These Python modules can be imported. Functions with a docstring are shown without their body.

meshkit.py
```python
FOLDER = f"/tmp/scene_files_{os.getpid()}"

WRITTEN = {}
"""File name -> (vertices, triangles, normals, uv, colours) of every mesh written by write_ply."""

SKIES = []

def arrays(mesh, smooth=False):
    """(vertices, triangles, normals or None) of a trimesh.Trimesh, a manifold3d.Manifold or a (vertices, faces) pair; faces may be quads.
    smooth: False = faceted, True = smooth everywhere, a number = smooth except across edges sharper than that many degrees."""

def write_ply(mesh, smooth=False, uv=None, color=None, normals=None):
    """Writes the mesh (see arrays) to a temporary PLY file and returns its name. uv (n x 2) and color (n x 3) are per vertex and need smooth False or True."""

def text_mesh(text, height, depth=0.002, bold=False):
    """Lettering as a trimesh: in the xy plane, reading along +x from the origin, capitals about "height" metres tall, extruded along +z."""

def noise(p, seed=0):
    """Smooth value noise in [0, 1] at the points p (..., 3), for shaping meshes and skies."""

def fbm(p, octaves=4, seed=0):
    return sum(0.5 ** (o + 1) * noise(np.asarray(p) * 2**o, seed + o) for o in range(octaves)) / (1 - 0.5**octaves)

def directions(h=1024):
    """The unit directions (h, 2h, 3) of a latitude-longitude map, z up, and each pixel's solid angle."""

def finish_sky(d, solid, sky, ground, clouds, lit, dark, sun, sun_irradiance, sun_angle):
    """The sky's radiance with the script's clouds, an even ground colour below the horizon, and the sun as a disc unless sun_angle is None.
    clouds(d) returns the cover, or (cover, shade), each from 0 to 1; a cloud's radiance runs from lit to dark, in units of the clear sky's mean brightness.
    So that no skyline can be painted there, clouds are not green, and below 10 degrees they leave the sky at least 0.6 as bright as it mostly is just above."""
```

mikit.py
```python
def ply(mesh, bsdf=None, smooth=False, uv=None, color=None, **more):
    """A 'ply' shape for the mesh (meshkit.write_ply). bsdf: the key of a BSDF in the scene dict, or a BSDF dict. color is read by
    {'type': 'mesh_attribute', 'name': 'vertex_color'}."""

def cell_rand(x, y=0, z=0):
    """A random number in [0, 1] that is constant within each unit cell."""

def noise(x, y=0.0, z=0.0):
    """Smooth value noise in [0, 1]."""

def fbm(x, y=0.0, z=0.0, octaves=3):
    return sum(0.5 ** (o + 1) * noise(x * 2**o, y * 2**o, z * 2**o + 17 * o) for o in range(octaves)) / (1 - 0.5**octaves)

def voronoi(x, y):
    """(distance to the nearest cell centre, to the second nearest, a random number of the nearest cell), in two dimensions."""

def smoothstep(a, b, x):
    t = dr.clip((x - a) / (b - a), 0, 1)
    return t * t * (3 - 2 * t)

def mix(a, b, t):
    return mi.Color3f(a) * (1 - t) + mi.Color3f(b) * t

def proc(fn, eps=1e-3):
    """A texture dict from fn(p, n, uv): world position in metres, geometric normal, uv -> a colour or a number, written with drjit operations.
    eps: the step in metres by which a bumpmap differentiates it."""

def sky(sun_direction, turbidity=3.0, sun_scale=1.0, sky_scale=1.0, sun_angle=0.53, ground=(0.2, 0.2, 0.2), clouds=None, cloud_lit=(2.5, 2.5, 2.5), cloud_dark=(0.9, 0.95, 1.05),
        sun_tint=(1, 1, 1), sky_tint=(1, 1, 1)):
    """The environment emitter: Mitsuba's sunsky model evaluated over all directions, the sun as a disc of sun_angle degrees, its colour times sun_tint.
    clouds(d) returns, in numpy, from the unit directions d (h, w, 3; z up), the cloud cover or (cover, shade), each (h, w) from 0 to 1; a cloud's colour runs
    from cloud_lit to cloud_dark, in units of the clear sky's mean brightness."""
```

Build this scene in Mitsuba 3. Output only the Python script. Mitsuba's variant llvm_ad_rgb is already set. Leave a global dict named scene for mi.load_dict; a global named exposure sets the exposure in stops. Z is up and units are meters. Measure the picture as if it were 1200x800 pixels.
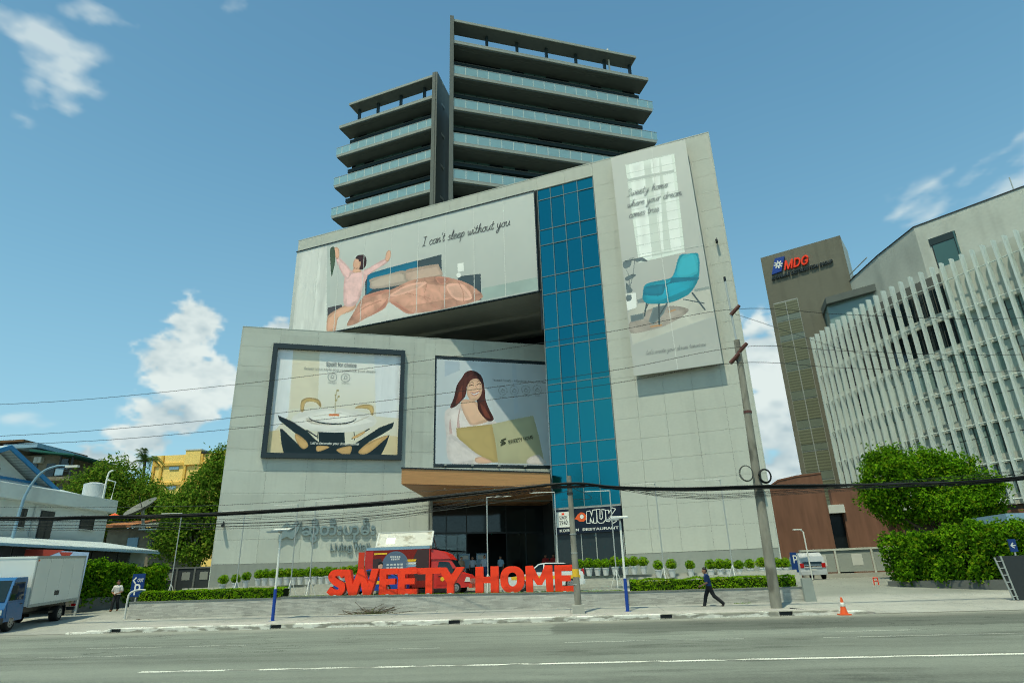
import math, json
import numpy as np, trimesh, mitsuba as mi, drjit as dr, manifold3d
import mikit, meshkit
from mikit import noise, fbm, cell_rand, smoothstep, mix, voronoi
from shapely.geometry import Polygon, LineString, Point, box as sbox
from shapely.ops import unary_union
from shapely import affinity

scene, labels = {}, {}
T = mi.ScalarTransform4f

# ------------------------------------------------------------------ camera, sky, exposure
CAM = np.array([0.0, 0.0, 1.57])
FWD, UP = np.array([-0.06903674, 0.93230408, 0.35502538]), np.array([0.05626599, -0.35166918, 0.93443187])
scene['camera'] = {'type': 'perspective', 'fov': 78.43, 'fov_axis': 'x', 'near_clip': 0.1, 'far_clip': 3000.0,
                   'to_world': T().look_at(origin=CAM.tolist(), target=(CAM + FWD).tolist(), up=UP.tolist())}
SUN_AZ, SUN_EL = math.radians(24), math.radians(66.0)
SUN = [-math.sin(SUN_AZ) * math.cos(SUN_EL), -math.cos(SUN_AZ) * math.cos(SUN_EL), math.sin(SUN_EL)]


def clouds(d):
    az = np.degrees(np.arctan2(d[..., 0], d[..., 1])); el = np.degrees(np.arcsin(np.clip(d[..., 2], -1, 1)))
    f1 = meshkit.fbm(d * np.array([13, 13, 19.0]), 6, 3); f2 = 1 - np.abs(2 * meshkit.fbm(d * np.array([38, 38, 52.0]), 5, 11) - 1); f3 = meshkit.fbm(d * np.array([5, 5, 5.0]), 3, 21)

    def puff(a, e, ra, re, k=1.0):
        return k * np.clip(1.25 - np.sqrt(((az - a) / ra) ** 2 + ((el - e) / re) ** 2), 0, 1.2)
    # heaped clouds, all round the horizon with a few large ones
    heap = np.zeros_like(az)
    for a, e, ra, re in ((-33.0, 20.6, 2.5, 2.4), (-34.2, 17.6, 3.1, 2.6), (-31.6, 16.0, 3.4, 2.8), (-33.2, 13.2, 3.6, 2.2), (-35.2, 11.2, 2.8, 1.4), (-38.2, 9.4, 3.2, 1.3), (-25.8, 21.2, 1.6, 1.2),
                         (19, 17.5, 4.2, 3.4), (20, 12, 6.0, 4.2), (20, 7, 8, 4), (70, 14, 9, 5), (120, 18, 12, 6), (172, 15, 7, 3.5), (150, 14, 12, 5), (205, 15, 14, 5), (-90, 15, 10, 5), (-138.5, 13.5, 3.6, 2.2), (-52, 10, 6, 3)):
        da = (az - a + 180) % 360 - 180
        heap = np.maximum(heap, np.clip(1.3 - np.sqrt((da / ra) ** 2 + ((el - e) / re) ** 2), 0, 1.0))
    h = heap * 0.95 + 1.15 * (f1 - 0.5) + 0.75 * (f2 - 0.72)
    cover = np.clip((h - 0.36) / 0.26, 0, 1) * np.clip((el - 1) / 3, 0, 1) * np.clip(heap / 0.25, 0, 1)
    # thin wisps high up
    w = np.zeros_like(az)
    for a, e, ra, re in ((-48, 38.2, 4.2, 2.6), (-45.6, 36.8, 2.4, 1.8), (-45.6, 41.0, 4.5, 1.6), (-47.9, 33.6, 1.6, 1.8), (-45.8, 34.6, 1.6, 1.0), (-34.6, 46.2, 3.2, 1.4), (39.5, 26.3, 5.5, 2.6), (33, 26.6, 3.0, 1.6),
                         (100, 35, 14, 6), (-120, 40, 14, 6), (-42, 11.6, 2.5, .8)):
        da = (az - a + 180) % 360 - 180
        w = np.maximum(w, np.clip(1.2 - np.sqrt((da / ra) ** 2 + ((el - e) / re) ** 2), 0, 1.0))
    fw = meshkit.fbm(d * np.array([22, 22, 34.0]), 6, 31)
    fs = meshkit.fbm(np.stack([d[..., 0] * 16 + d[..., 2] * 9, d[..., 1] * 16, d[..., 2] * 44 - d[..., 0] * 16], -1), 5, 41)
    wisp = np.clip((0.75 * w + 2.0 * (fw - 0.5) + 2.0 * (fs - 0.5) - 0.32) / 0.8, 0, 1) ** 1.2 * 0.66 * np.clip(w / 0.3, 0, 1)
    haze = 0.72 * np.exp(-np.clip(el, 0, 90) / 14.0) + 0.10 * f3 * np.exp(-np.clip(el, 0, 90) / 30)
    shade = np.clip(0.30 + 2.2 * (0.5 - f1) + 1.1 * (0.68 - f2) + 0.45 * np.clip((15 - el) / 10, 0, 1), 0, 1) * 0.9
    total = 1 - (1 - cover) * (1 - wisp) * (1 - np.clip(haze, 0, 1))
    return total, np.where(total > 1e-6, (shade * cover + 0.95 * (1 - cover) * np.clip(haze, 0, 1) * (1 - wisp)) / np.maximum(total, 1e-6), 0)


scene['sky'] = mikit.sky(SUN, turbidity=3.0, clouds=clouds, sky_scale=1.7, cloud_lit=(1.65, 1.85, 1.8), cloud_dark=(0.80, 1.10, 1.22), sun_tint=(0.92, 1.03, 0.98), sky_tint=(0.86, 1.20, 0.97), ground=(0.2, 0.2, 0.18))
exposure = 1.45


# ------------------------------------------------------------------ helpers
def key_of(base):
    if base not in scene and base not in KEYS:
        KEYS.add(base); return base
    k = 1
    while f'{base}_{k:03d}' in KEYS or f'{base}_{k:03d}' in scene:
        k += 1
    KEYS.add(f'{base}_{k:03d}'); return f'{base}_{k:03d}'


KEYS = set()


def thing(name, label, cat, group=None, kind=None):
    k = key_of(name); labels[k] = {'label': label, 'category': cat}
    if group: labels[k]['group'] = group
    if kind: labels[k]['kind'] = kind
    return k


def add(parent, name, mesh, bsdf, smooth=False, label=None, kind=None, xf=None, **more):
    k = key_of(f'{parent}__{name}' if parent else name)
    d = mesh if isinstance(mesh, dict) else mikit.ply(mesh, bsdf, smooth, **more)
    if isinstance(mesh, dict):
        d = dict(mesh)
        if bsdf: d['bsdf'] = {'type': 'ref', 'id': bsdf}
    if xf is not None: d['to_world'] = xf
    scene[k] = d
    if label or kind:
        labels[k] = {}
        if label: labels[k]['label'] = label
        if kind: labels[k]['kind'] = kind
    return k


def struct(name, mesh, bsdf, label=None, smooth=False, kind='structure'):
    k = add(None, name, mesh, bsdf, smooth)
    labels[k] = {'kind': kind, 'label': label or name.replace('_', ' '), 'category': name.replace('_', ' ')}
    return k


def cat(ms): return trimesh.util.concatenate([m for m in ms if m is not None])


def bx(x0, x1, y0, y1, z0, z1):
    b = trimesh.creation.box((abs(x1 - x0), abs(y1 - y0), abs(z1 - z0))); b.apply_translation(((x0 + x1) / 2, (y0 + y1) / 2, (z0 + z1) / 2)); return b


class Frame:
    """A wall: s metres along it, z up, n metres out of it towards the street."""

    def __init__(self, x, y, deg):
        a = math.radians(deg); self.o = np.array([x, y, 0.0]); self.d = np.array([math.cos(a), math.sin(a), 0]); self.n = np.array([math.sin(a), -math.cos(a), 0])

    def pt(self, s, z, n=0.0): return self.o + self.d * s + self.n * n + np.array([0, 0, z])

    def map(self, v):
        v = np.asarray(v, float); return self.o + v[:, :1] * self.d + v[:, 2:] * self.n + v[:, 1:2] * np.array([0, 0, 1.0])

    def mesh(self, m): return trimesh.Trimesh(self.map(m.vertices), m.faces, process=False)

    def box(self, s0, s1, z0, z1, n0, n1): return self.mesh(bx(s0, s1, z0, z1, n0, n1))

    def poly(self, pts, n0, n1, holes=None):
        g = pts if not isinstance(pts, (list, tuple, np.ndarray)) else Polygon(pts, holes)
        out = []
        for q in getattr(g, 'geoms', [g]):
            if q.area > 1e-6:
                m = trimesh.creation.extrude_polygon(q, n1 - n0, engine='earcut'); m.apply_translation((0, 0, n0)); out.append(m)
        return self.mesh(cat(out))

    def flat(self, pts, n):
        g = pts if not isinstance(pts, (list, tuple)) else Polygon(pts)
        if not g.is_valid: g = g.buffer(0)
        vs, fs, o = [], [], 0
        for q in getattr(g, 'geoms', [g]):
            v, f = trimesh.creation.triangulate_polygon(q, engine='earcut')
            a = v[f]; area = (a[:, 1, 0] - a[:, 0, 0]) * (a[:, 2, 1] - a[:, 0, 1]) - (a[:, 1, 1] - a[:, 0, 1]) * (a[:, 2, 0] - a[:, 0, 0])
            f = np.where(area[:, None] < 0, f[:, ::-1], f)
            vs.append(np.c_[v, np.full(len(v), n)]); fs.append(f + o); o += len(v)
        return trimesh.Trimesh(self.map(np.vstack(vs)), np.vstack(fs), process=False)


def tube(pts, r, sides=8, caps=True):
    p = np.asarray(pts, float); r = np.broadcast_to(np.asarray(r, float), (len(p),))
    t = np.gradient(p, axis=0); t /= np.linalg.norm(t, axis=1, keepdims=True) + 1e-12
    ref = np.array([0, 0, 1.0]) if np.mean(np.abs(t[:, 2])) < 0.85 else np.array([1.0, 0, 0])
    a = np.cross(t, ref); a /= np.linalg.norm(a, axis=1, keepdims=True) + 1e-12; b = np.cross(a, t)
    u = np.arange(sides) * 2 * np.pi / sides
    v = p[:, None] + r[:, None, None] * (np.cos(u)[None, :, None] * a[:, None] + np.sin(u)[None, :, None] * b[:, None])
    n = len(p); i, j = np.meshgrid(np.arange(n - 1), np.arange(sides), indexing='ij'); k = (j + 1) % sides
    q = np.stack([i * sides + j, (i + 1) * sides + j, (i + 1) * sides + k, i * sides + k], -1).reshape(-1, 4)
    v = v.reshape(-1, 3); f = np.vstack([q[:, [0, 1, 2]], q[:, [0, 2, 3]]])
    if caps:
        v = np.vstack([v, p[0], p[-1]]); c0, c1 = len(v) - 2, len(v) - 1; j = np.arange(sides); k = (j + 1) % sides
        f = np.vstack([f, np.stack([k, j, j * 0 + c0], 1)[:, ::-1] * 0 + np.stack([j, k, j * 0 + c0], 1), np.stack([(n - 1) * sides + k, (n - 1) * sides + j, j * 0 + c1], 1)])
    m = trimesh.Trimesh(v, f, process=False); 
    if m.volume < 0: m.invert()
    return m


def curve(pts, n=12):
    p = np.asarray(pts, float); q = np.vstack([2 * p[0] - p[1], p, 2 * p[-1] - p[-2]]); out = []
    for i in range(len(p) - 1):
        a, b, c, d = q[i:i + 4]
        for t in np.linspace(0, 1, n, endpoint=False):
            out.append(0.5 * (2 * b + (c - a) * t + (2 * a - 5 * b + 4 * c - d) * t * t + (3 * b - a - 3 * c + d) * t ** 3))
    return np.array(out + [p[-1]])


def xz(pts, y0, y1, holes=None):
    m = trimesh.creation.extrude_polygon(Polygon(pts, holes), y1 - y0, engine='earcut'); m.apply_transform([[1, 0, 0, 0], [0, 0, -1, 0], [0, 1, 0, 0], [0, 0, 0, 1]]); m.apply_translation((0, y1, 0)); return m


def yz(pts, x0, x1):
    m = trimesh.creation.extrude_polygon(Polygon(pts), x1 - x0, engine='earcut'); m.apply_transform([[0, 0, 1, 0], [1, 0, 0, 0], [0, 1, 0, 0], [0, 0, 0, 1]]); m.apply_translation((x0, 0, 0)); return m


def cyl(r, h, center, axis='z', sides=20, r2=None):
    m = tube([[0, 0, -h / 2], [0, 0, h / 2]], [r, r if r2 is None else r2], sides)
    if axis == 'y': m.apply_transform(trimesh.transformations.rotation_matrix(math.pi / 2, [1, 0, 0]))
    if axis == 'x': m.apply_transform(trimesh.transformations.rotation_matrix(math.pi / 2, [0, 1, 0]))
    m.apply_translation(center); return m


def lin(h):
    c = np.array([int(h[i:i + 2], 16) / 255 for i in (1, 3, 5)]); return tuple(np.where(c < 0.04045, c / 12.92, ((c + 0.055) / 1.055) ** 2.4).tolist())


def mat(name, col, rough=0.6, spec=0.35, metal=0.0, **kw):
    col = lin(col) if isinstance(col, str) else col
    scene[name] = {'type': 'twosided', 'b': {'type': 'principled', 'base_color': {'type': 'rgb', 'value': list(col)} if not isinstance(col, dict) else col, 'roughness': rough, 'specular': spec, 'metallic': metal, **kw}}


def pmat(name, fn, rough=0.7, spec=0.25, bump=None, bs=0.01, eps=1e-3, **kw):
    b = {'type': 'principled', 'base_color': mikit.proc(fn), 'roughness': rough, 'specular': spec, **kw}
    if bump is not None: b = {'type': 'bumpmap', 'arbitrary': mikit.proc(bump, eps), 'scale': bs, 'b': b}
    scene[name] = {'type': 'twosided', 'b': b}


# ------------------------------------------------------------------ materials
def tone(base, freq=0.6, amp=0.18, fine=9.0, famp=0.08, streak=0.0):
    base = list(base)

    def fn(p, n, uv):
        u = p.x * 0.94 + p.y * 0.31
        k = 1 - amp + 2 * amp * fbm(p.x * freq, p.y * freq, p.z * freq) + famp * (fbm(p.x * fine, p.y * fine, p.z * fine, 2) - 0.5) * 2
        if streak:
            k = k - streak * smoothstep(0.52, 0.8, fbm(u * 2.3, p.z * 0.13 + 3.0, 1.0, 3))
        return mi.Color3f(base) * k
    return fn


PANEL = (0.475, 0.51, 0.45)


def panel_tone(p, n, uv):
    u = p.x * 0.94 + p.y * 0.31
    c = cell_rand(u / 3.0 + 0.3, p.z / 1.65, 4.0) - 0.5
    k = 1.0 + 0.12 * c + 0.16 * (fbm(p.x * 0.5, p.y * 0.5, p.z * 0.5) - 0.5) + 0.05 * (fbm(u * 14, p.z * 14, 2.0, 2) - 0.5)
    k = k - 0.055 * smoothstep(0.5, 0.85, fbm(u * 3.1, p.z * 0.16 + 5.0, 1.0, 3)) - 0.045 * smoothstep(0.55, 0.8, fbm(u * 0.9, p.z * 0.9, 7.0, 4))
    return mi.Color3f(list(PANEL)) * k


pmat('m_panel', panel_tone, 0.62, 0.25)
pmat('m_panel_white', tone((0.45, 0.475, 0.415), 0.4, 0.05, 9, 0.04, 0.05), 0.6)
pmat('m_plinth', tone((0.25, 0.275, 0.245), 0.5, 0.06, 9, 0.05, 0.08), 0.6)
pmat('m_joint', tone((0.19, 0.205, 0.185), 0.5, 0.1), 0.8)
pmat('m_core', tone((0.12, 0.13, 0.12), 0.5, 0.1), 0.8)
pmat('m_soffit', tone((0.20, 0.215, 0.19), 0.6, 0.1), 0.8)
mat('m_black', (0.006, 0.009, 0.010), 0.35, 0.4)
mat('m_darkgrey', (0.028, 0.034, 0.036), 0.5)
mat('m_frame', (0.014, 0.026, 0.032), 0.4, 0.5)
mat('m_alu', (0.30, 0.33, 0.31), 0.4, 0.5)
mat('m_mullion', (0.17, 0.215, 0.215), 0.4, 0.5)
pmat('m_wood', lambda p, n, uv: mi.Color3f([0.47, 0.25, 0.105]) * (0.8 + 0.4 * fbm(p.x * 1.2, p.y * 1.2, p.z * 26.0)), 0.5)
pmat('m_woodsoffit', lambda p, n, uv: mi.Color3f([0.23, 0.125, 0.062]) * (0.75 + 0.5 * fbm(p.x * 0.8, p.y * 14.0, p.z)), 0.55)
scene['m_teal'] = {'type': 'roughconductor', 'material': 'none', 'distribution': 'ggx', 'alpha': 0.025, 'specular_reflectance': {'type': 'rgb', 'value': [0.014, 0.20, 0.265]}}
scene['m_teal'] = {'type': 'twosided', 'b': scene['m_teal']}
for k_, c_ in (('m_teal_deep', [0.0122, 0.182, 0.245]), ('m_teal_pale', [0.016, 0.208, 0.272])): scene[k_] = {'type': 'twosided', 'b': {'type': 'roughconductor', 'material': 'none', 'distribution': 'ggx', 'alpha': 0.03, 'specular_reflectance': {'type': 'rgb', 'value': c_}}}
scene['m_teal_dark'] = {'type': 'twosided', 'b': {'type': 'roughconductor', 'material': 'none', 'distribution': 'ggx', 'alpha': 0.03, 'specular_reflectance': {'type': 'rgb', 'value': [0.02, 0.13, 0.18]}}}
scene['m_pane'] = {'type': 'thindielectric', 'specular_transmittance': {'type': 'rgb', 'value': [0.55, 0.68, 0.68]}}
scene['m_balu'] = {'type': 'blendbsdf', 'weight': 0.6, 'a': {'type': 'thindielectric', 'specular_transmittance': {'type': 'rgb', 'value': [0.55, 0.8, 0.84]}},
                   'b': {'type': 'twosided', 'b': {'type': 'principled', 'base_color': {'type': 'rgb', 'value': [0.36, 0.58, 0.62]}, 'roughness': 0.12, 'specular': 0.6}}}
mat('m_darkglass', (0.006, 0.014, 0.017), 0.06, 0.6)
mat('m_greenglass', (0.05, 0.115, 0.105), 0.08, 0.7)
mat('m_curtain', (0.20, 0.27, 0.24), 0.8)
pmat('m_tower', tone((0.115, 0.135, 0.125), 0.3, 0.08, 8, 0.05, 0.08), 0.7)
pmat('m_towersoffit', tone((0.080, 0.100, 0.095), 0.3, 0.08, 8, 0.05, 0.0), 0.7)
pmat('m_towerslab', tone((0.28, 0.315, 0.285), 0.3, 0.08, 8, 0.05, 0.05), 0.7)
mat('m_transom', (0.018, 0.034, 0.036), 0.4)
mat('m_white', (0.70, 0.72, 0.66), 0.45)
mat('m_offwhite', (0.55, 0.57, 0.52), 0.6)
mat('m_steel', (0.42, 0.45, 0.43), 0.4, 0.5, 0.3)
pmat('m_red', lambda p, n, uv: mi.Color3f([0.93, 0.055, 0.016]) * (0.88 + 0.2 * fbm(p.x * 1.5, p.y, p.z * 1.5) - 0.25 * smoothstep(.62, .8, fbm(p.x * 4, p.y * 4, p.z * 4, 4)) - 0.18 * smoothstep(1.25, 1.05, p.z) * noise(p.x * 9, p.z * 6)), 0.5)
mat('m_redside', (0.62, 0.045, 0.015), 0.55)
mat('m_redpaint', (0.50, 0.02, 0.012), 0.25, 0.5, clearcoat=0.6)
mat('m_bluepaint', (0.010, 0.10, 0.26), 0.3, 0.5, clearcoat=0.6)
mat('m_silver', (0.50, 0.53, 0.53), 0.35, 0.5, 0.2, clearcoat=0.5)
mat('m_whitecar', (0.62, 0.65, 0.63), 0.3, 0.5, clearcoat=0.5)
mat('m_blue', (0.012, 0.055, 0.30), 0.4)
mat('m_signblue', (0.008, 0.04, 0.17), 0.4)
mat('m_yellow', (0.75, 0.46, 0.03), 0.5)
mat('m_orange', (0.70, 0.10, 0.02), 0.5)
mat('m_tyre', (0.012, 0.012, 0.012), 0.8)
mat('m_rim', (0.30, 0.31, 0.30), 0.4, 0.5, 0.6)
mat('m_lamp_red', (0.45, 0.01, 0.01), 0.2, 0.6)
mat('m_lamp_clear', (0.62, 0.62, 0.55), 0.15, 0.6)
mat('m_cable', (0.010, 0.013, 0.013), 0.6)
mat('m_cablegrey', (0.06, 0.07, 0.065), 0.6)
mat('m_brownins', (0.10, 0.032, 0.02), 0.3, 0.5)
mat('m_darkblue', (0.006, 0.012, 0.026), 0.3)
mat('m_lightblue', (0.22, 0.36, 0.46), 0.5)
mat('m_pot', (0.56, 0.58, 0.56), 0.5)
mat('m_soil', (0.04, 0.03, 0.02), 0.9)
pmat('m_pole', lambda p, n, uv: mi.Color3f([0.23, 0.225, 0.185]) * (0.62 + 0.75 * fbm(p.x * 5, p.y * 5, p.z * 1.6, 4)) * (1 - 0.45 * smoothstep(0.55, 0.7, fbm(p.x * 2.0, p.y * 2.0, p.z * 0.9 + 9, 3))), 0.85, 0.2)
pmat('m_concrete', tone((0.37, 0.375, 0.325), 0.35, 0.14, 7, 0.10), 0.9, 0.1)


def leafmat(name, dark, lightc, warm, fs=1.6):
    def fn(p, n, uv):
        a = fbm(p.x * fs, p.y * fs, p.z * fs); b = cell_rand(p.x * 7.0, p.y * 7.0, p.z * 7.0)
        c = mix(dark, lightc, smoothstep(0.25, 0.75, 0.5 * a + 0.5 * b))
        return mix(c, warm, smoothstep(0.80, 0.97, cell_rand(p.x * 5 + 50, p.y * 5, p.z * 5)) * 0.6)
    scene[name] = {'type': 'principledthin', 'base_color': mikit.proc(fn), 'roughness': 0.55, 'diff_trans': 0.7, 'spec_trans': 0.0, 'eta': 1.4}


leafmat('m_leaf', (0.028, 0.100, 0.006), (0.165, 0.37, 0.012), (0.34, 0.42, 0.02), 2.2)
leafmat('m_leafdark', (0.050, 0.125, 0.012), (0.17, 0.31, 0.03), (0.40, 0.36, 0.06))
leafmat('m_leafhedge', (0.075, 0.19, 0.008), (0.26, 0.48, 0.012), (0.42, 0.50, 0.03), 2.5)
leafmat('m_palm', (0.045, 0.10, 0.024), (0.12, 0.20, 0.045), (0.2, 0.21, 0.07))
mat('m_hedgecore', (0.012, 0.022, 0.006), 0.9, 0.1)
pmat('m_bark', tone((0.10, 0.08, 0.055), 2.0, 0.3), 0.9)

# ------------------------------------------------------------------ ground
def ground_z(x, y):
    return np.interp(y, [26.9, 28.5, 33.0, 50.0, 60.0], [0.012, 0.10, 0.30, 1.0, 1.0])


def asphalt(p, n, uv):
    big = fbm(p.x * 0.16, p.y * 0.5, 1.0, 3)
    grain = cell_rand(p.x * 28, p.y * 28)
    lanes = smoothstep(0.35, 0.65, noise(p.y * 0.62 + 3.0, p.x * 0.02))
    k = 0.74 + 0.40 * big + 0.16 * (grain - 0.5) - 0.20 * lanes + 0.22 * (fbm(p.x * 1.1, p.y * 3.2, 5.0, 4) - 0.5) + 0.34 * (fbm(p.x * 0.07, p.y * 2.4, 8.0, 3) - 0.5) - 0.22 * smoothstep(0.62, 0.78, fbm(p.x * 0.45, p.y * 1.3, 15.0, 4))
    edge = noise(p.x * 1.7, p.y * 1.7) * 0.25
    inside = smoothstep(-0.6, -0.4, p.x + edge + (p.y - 21) * 0.02) * smoothstep(21.0, 21.2, p.y + edge) * (1 - smoothstep(26.0, 26.2, p.y + edge))
    k = k * (1 - 0.36 * inside)
    in2 = smoothstep(4.4, 4.6, p.x + edge) * (1 - smoothstep(9.5, 10, p.x)) * smoothstep(16.6, 16.8, p.y) * (1 - smoothstep(18.9, 19.1, p.y + edge))
    k = k * (1 - 0.08 * in2)
    crack = smoothstep(0.012, 0.0, dr.abs(fbm(p.x * 0.35, p.y * 0.8, 11.0, 4) - 0.5)) * smoothstep(0.45, 0.6, noise(p.x * 0.1, p.y * 0.2, 4.0))
    k = k * (1 - 0.45 * crack)
    dust = smoothstep(24.0, 26.8, p.y) * (0.6 + 0.8 * noise(p.x * 0.9, p.y * 1.5))
    c = mi.Color3f([0.137, 0.154, 0.130]) * k
    return mix(c, [0.22, 0.22, 0.185], dr.clip(dust * 0.55, 0, 0.8))


pmat('m_asphalt', asphalt, 0.85, 0.25, bump=lambda p, n, uv: fbm(p.x * 22, p.y * 22, 1.0, 2), bs=0.006, eps=0.01)


def apron(p, n, uv):
    k = 0.78 + 0.42 * fbm(p.x * 0.30, p.y * 0.30, 2.0, 4) + 0.12 * (cell_rand(p.x * 20, p.y * 20) - 0.5)
    joint = dr.minimum(dr.abs(p.x / 4.0 - dr.round(p.x / 4.0)) * 4.0, dr.abs((p.y - 29.6) / 4.2 - dr.round((p.y - 29.6) / 4.2)) * 4.2)
    k = k * (1 - 0.35 * smoothstep(0.03, 0.008, joint))
    tar = smoothstep(35.0, 38.0, p.y + 2.0 * noise(p.x * 0.4, p.y * 0.4))
    c = mix([0.225, 0.23, 0.205], [0.15, 0.16, 0.14], tar)
    return c * k


pmat('m_apron', apron, 0.9, 0.15)


def walk(p, n, uv):
    k = 0.80 + 0.34 * fbm(p.x * 0.6, p.y * 0.6, 2.0, 4) + 0.12 * (cell_rand(p.x * 24, p.y * 24) - 0.5)
    joint = dr.abs(p.x / 1.5 - dr.round(p.x / 1.5)) * 1.5
    k = k * (1 - 0.22 * smoothstep(0.025, 0.006, joint))
    k = k * (1 - 0.18 * smoothstep(0.56, 0.75, fbm(p.x * 1.1, p.y * 1.6, 8.0, 3)))
    return mi.Color3f([0.265, 0.26, 0.235]) * k


pmat('m_walk', walk, 0.9, 0.15)


def kerbpaint(p, n, uv):
    bare = smoothstep(0.44, 0.58, fbm(p.x * 2.2, p.y * 3.0, p.z * 7.0, 4))
    c = mix([0.56, 0.57, 0.51], [0.24, 0.24, 0.20], bare)
    return c * (0.85 + 0.3 * noise(p.x * 9, p.y * 9, p.z * 9))


pmat('m_kerb', kerbpaint, 0.85, 0.15)


def ledge(p, n, uv):
    row = dr.floor(p.z / 0.055); u = p.x + p.y * 0.3
    c = cell_rand(u / 0.42 + cell_rand(row, 3.0) * 9, row, 2.0)
    k = 0.80 + 0.30 * c + 0.22 * (fbm(u * 0.7, p.z * 2, 1.0, 4) - 0.5)
    k = k * (1 - 0.20 * smoothstep(0.36, 0.5, dr.abs(p.z / 0.055 - row - 0.5))) - 0.12 * smoothstep(0.5, 0.8, fbm(u * 1.6, p.z * 0.6, 6.0, 3))
    return mi.Color3f([0.43, 0.43, 0.385]) * k


pmat('m_ledge', ledge, 0.85, 0.15, bump=lambda p, n, uv: cell_rand((p.x + p.y * 0.3) / 0.42 + cell_rand(dr.floor(p.z / 0.055), 3.0) * 9, dr.floor(p.z / 0.055), 2.0), bs=0.012, eps=0.006)
mat('m_coping', (0.15, 0.165, 0.15), 0.6)
pmat('m_paintline', lambda p, n, uv: mix([0.52, 0.53, 0.47], [0.17, 0.18, 0.155], smoothstep(0.50, 0.66, fbm(p.x * 2.6, p.y * 9.0, 3.0, 4))), 0.8)
pmat('m_wornline', lambda p, n, uv: mix([0.26, 0.275, 0.24], [0.145, 0.158, 0.138], smoothstep(0.40, 0.58, fbm(p.x * 1.6, p.y * 9.0, 3.0, 4))), 0.8)

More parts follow.
